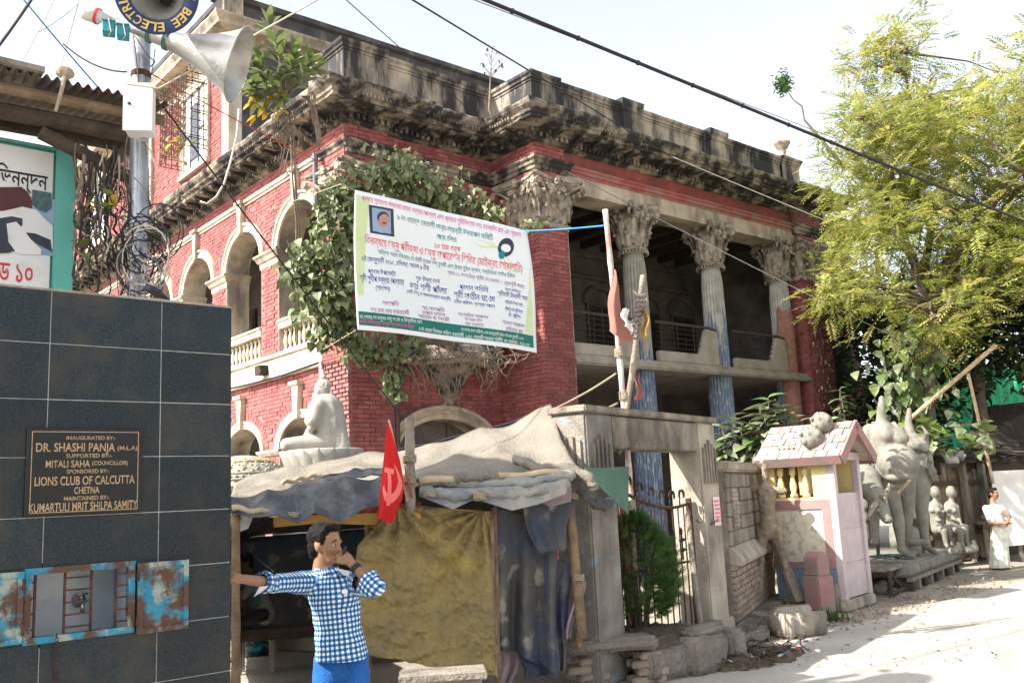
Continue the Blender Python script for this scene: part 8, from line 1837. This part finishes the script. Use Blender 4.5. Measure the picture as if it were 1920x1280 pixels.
    shrub('leafy_shrub', 'dusty large-leaved shrub rising behind the boundary wall below the columns', [(1352, 795), (1372, 780), (1390, 800), (1365, 815), (1405, 790), (1395, 830), (1425, 760), (1440, 745), (1455, 765), (1440, 790), (1470, 770), (1480, 785), (1420, 820), (1450, 815), (1470, 805), (1350, 830), (1380, 840), (1415, 845), (1500, 790), (1435, 775)], 16.6, .50, .21, ('leaf_shrub', 'leaf_shrub', 'leaf_pothos', 'leaf_shrub'), 8, 14, (1420, 900))
    shrub('young_sapling', 'slim sapling with paired oval leaves against the right red pier', [(1575, 728), (1578, 745), (1572, 762), (1582, 780)], 17.2, .28, .13, ('leaf_shrub', 'leaf_pothos'), 9, 7, (1578, 860))
    shrub('young_sapling', 'low seedling with upright leaves beside the booth ridge', [(1548, 790), (1555, 800)], 16.8, .26, .10, ('leaf_shrub', 'leaf_pothos'), 10, 8, (1550, 860))
    shrub('young_sapling', 'seedling leaves showing between the booth roof and the idol', [(1625, 788), (1618, 800)], 19, .28, .12, ('leaf_shrub', 'leaf_pothos'), 11, 7, (1622, 860))
    shrub('wall_seedling', 'pale dusty seedling growing from the brick wall behind the straw figure', [(1392, 1070), (1400, 1090), (1385, 1085)], 14.4, .16, .06, ('leaf_shrub', 'bag_white'), 12, 5, (1395, 1130))
    g = gp(1555, 1163, 0); o = thing('weed_tuft', 'small green weeds at the foot of the booth', 'weeds', g); mb = MB()
    for k in range(160): a = r.uniform(0, 6.3); q = V((r.gauss(0, .12), r.gauss(0, .08), 0)); e = V((cos(a)*.06, sin(a)*.06, r.uniform(.06, .2))); s = V((sin(a), -cos(a), 0))*.012; mb.add([q-s, q+s, q+e], [(0, 1, 2)])
    mb.build('blades', 'leaf_thuja', o, kind='stuff')
    # dry creeper on the right pier
    o = thing('dry_creeper', 'dry leafless creeper with curled tan leaves on the right red pier', 'creeper', B(13.9, PY-.03, 3.4), BROT); mb = MB(); sp = []
    for k in range(6):
        x = -.35+.14*k; pts = [V((x+.06*sin(i*1.1+k), -.012, 4.0-i*(.45+.03*k))) for i in range(8)]; mb.tube(pts, .006, 4); sp += [(p+V((r.uniform(-.05, .05), -.02, r.uniform(-.2, .2))), V((r.uniform(-.6, .6), -.3, -1)), r.uniform(-1, 1), r.uniform(.6, 1.1)) for p in pts for _ in range(2)]
    mb.build('vine', 'root', o, True); put_leaves(o, [leaf_mesh('leaf', 'bamboo', .13, .06), leaf_mesh('leaf', 'old_brick', .12, .05)], sp)
    # yellowing climber on the window cage
    o = thing('cage_climber', 'scrap of yellow-green climber on the upper window cage', 'climbing plant', at(340, 295, 16.5)); sp = [(at(335+r.gauss(0, 9), 280+r.gauss(0, 20), 16.4)-o.location, V((r.uniform(-1, 1), -.5, r.uniform(-1, .4))), 0, r.uniform(.5, 1)) for k in range(26)]
    put_leaves(o, [leaf_mesh('leaf', 'leaf_rubber', .2, .11), leaf_mesh('leaf', 'leaf_yellow', .2, .11)], sp); MB().tube([at(330, 310, 16.5)-o.location, at(338, 280, 16.45)-o.location, at(345, 255, 16.5)-o.location], .012, 5).build('stem', 'root', o)
trees()
# ------------------------------------------------------------------ grit along the lane edge
def grit():
    r = random.Random(77); mb = MB(); o0 = gp(1500, 1190, 0)
    for k in range(900):
        t = r.random(); p = gp(1330+520*t+r.gauss(0, 30), 1232-150*t+r.gauss(0, 12), 0)-o0; s = r.uniform(.006, .03)*(1 if r.random() < .93 else 2)
        mb.box(p+V((0, 0, s*.3)), (s*r.uniform(.8, 1.6), s, s*.7), Matrix.Rotation(r.uniform(0, 3), 3, 'Z') @ Matrix.Rotation(r.uniform(-.4, .4), 3, 'X'))
    o = mb.build('lane_grit', 'old_brick', None, kind='stuff'); o.location = o0; tag(o, 'brick crumbs and grit scattered along the dusty lane edge', 'grit')
    mb = MB()
    for k in range(260):
        p = gp(r.uniform(1250, 1880), r.uniform(1120, 1260), 0)-o0; a = r.uniform(0, 6.3); e = V((cos(a), sin(a), .1))*r.uniform(.03, .07); s = V((-sin(a), cos(a), 0))*.015
        mb.add([p+V((0, 0, .012)), p+e*.5+s+V((0, 0, .014)), p+e+V((0, 0, .015)), p+e*.5-s+V((0, 0, .018))], [(0, 1, 2, 3)])
    o = mb.build('fallen_leaves', 'thatch_tile', None, kind='stuff'); o.location = o0; tag(o, 'small brown fallen leaves dotted over the lane', 'leaf litter')
grit()
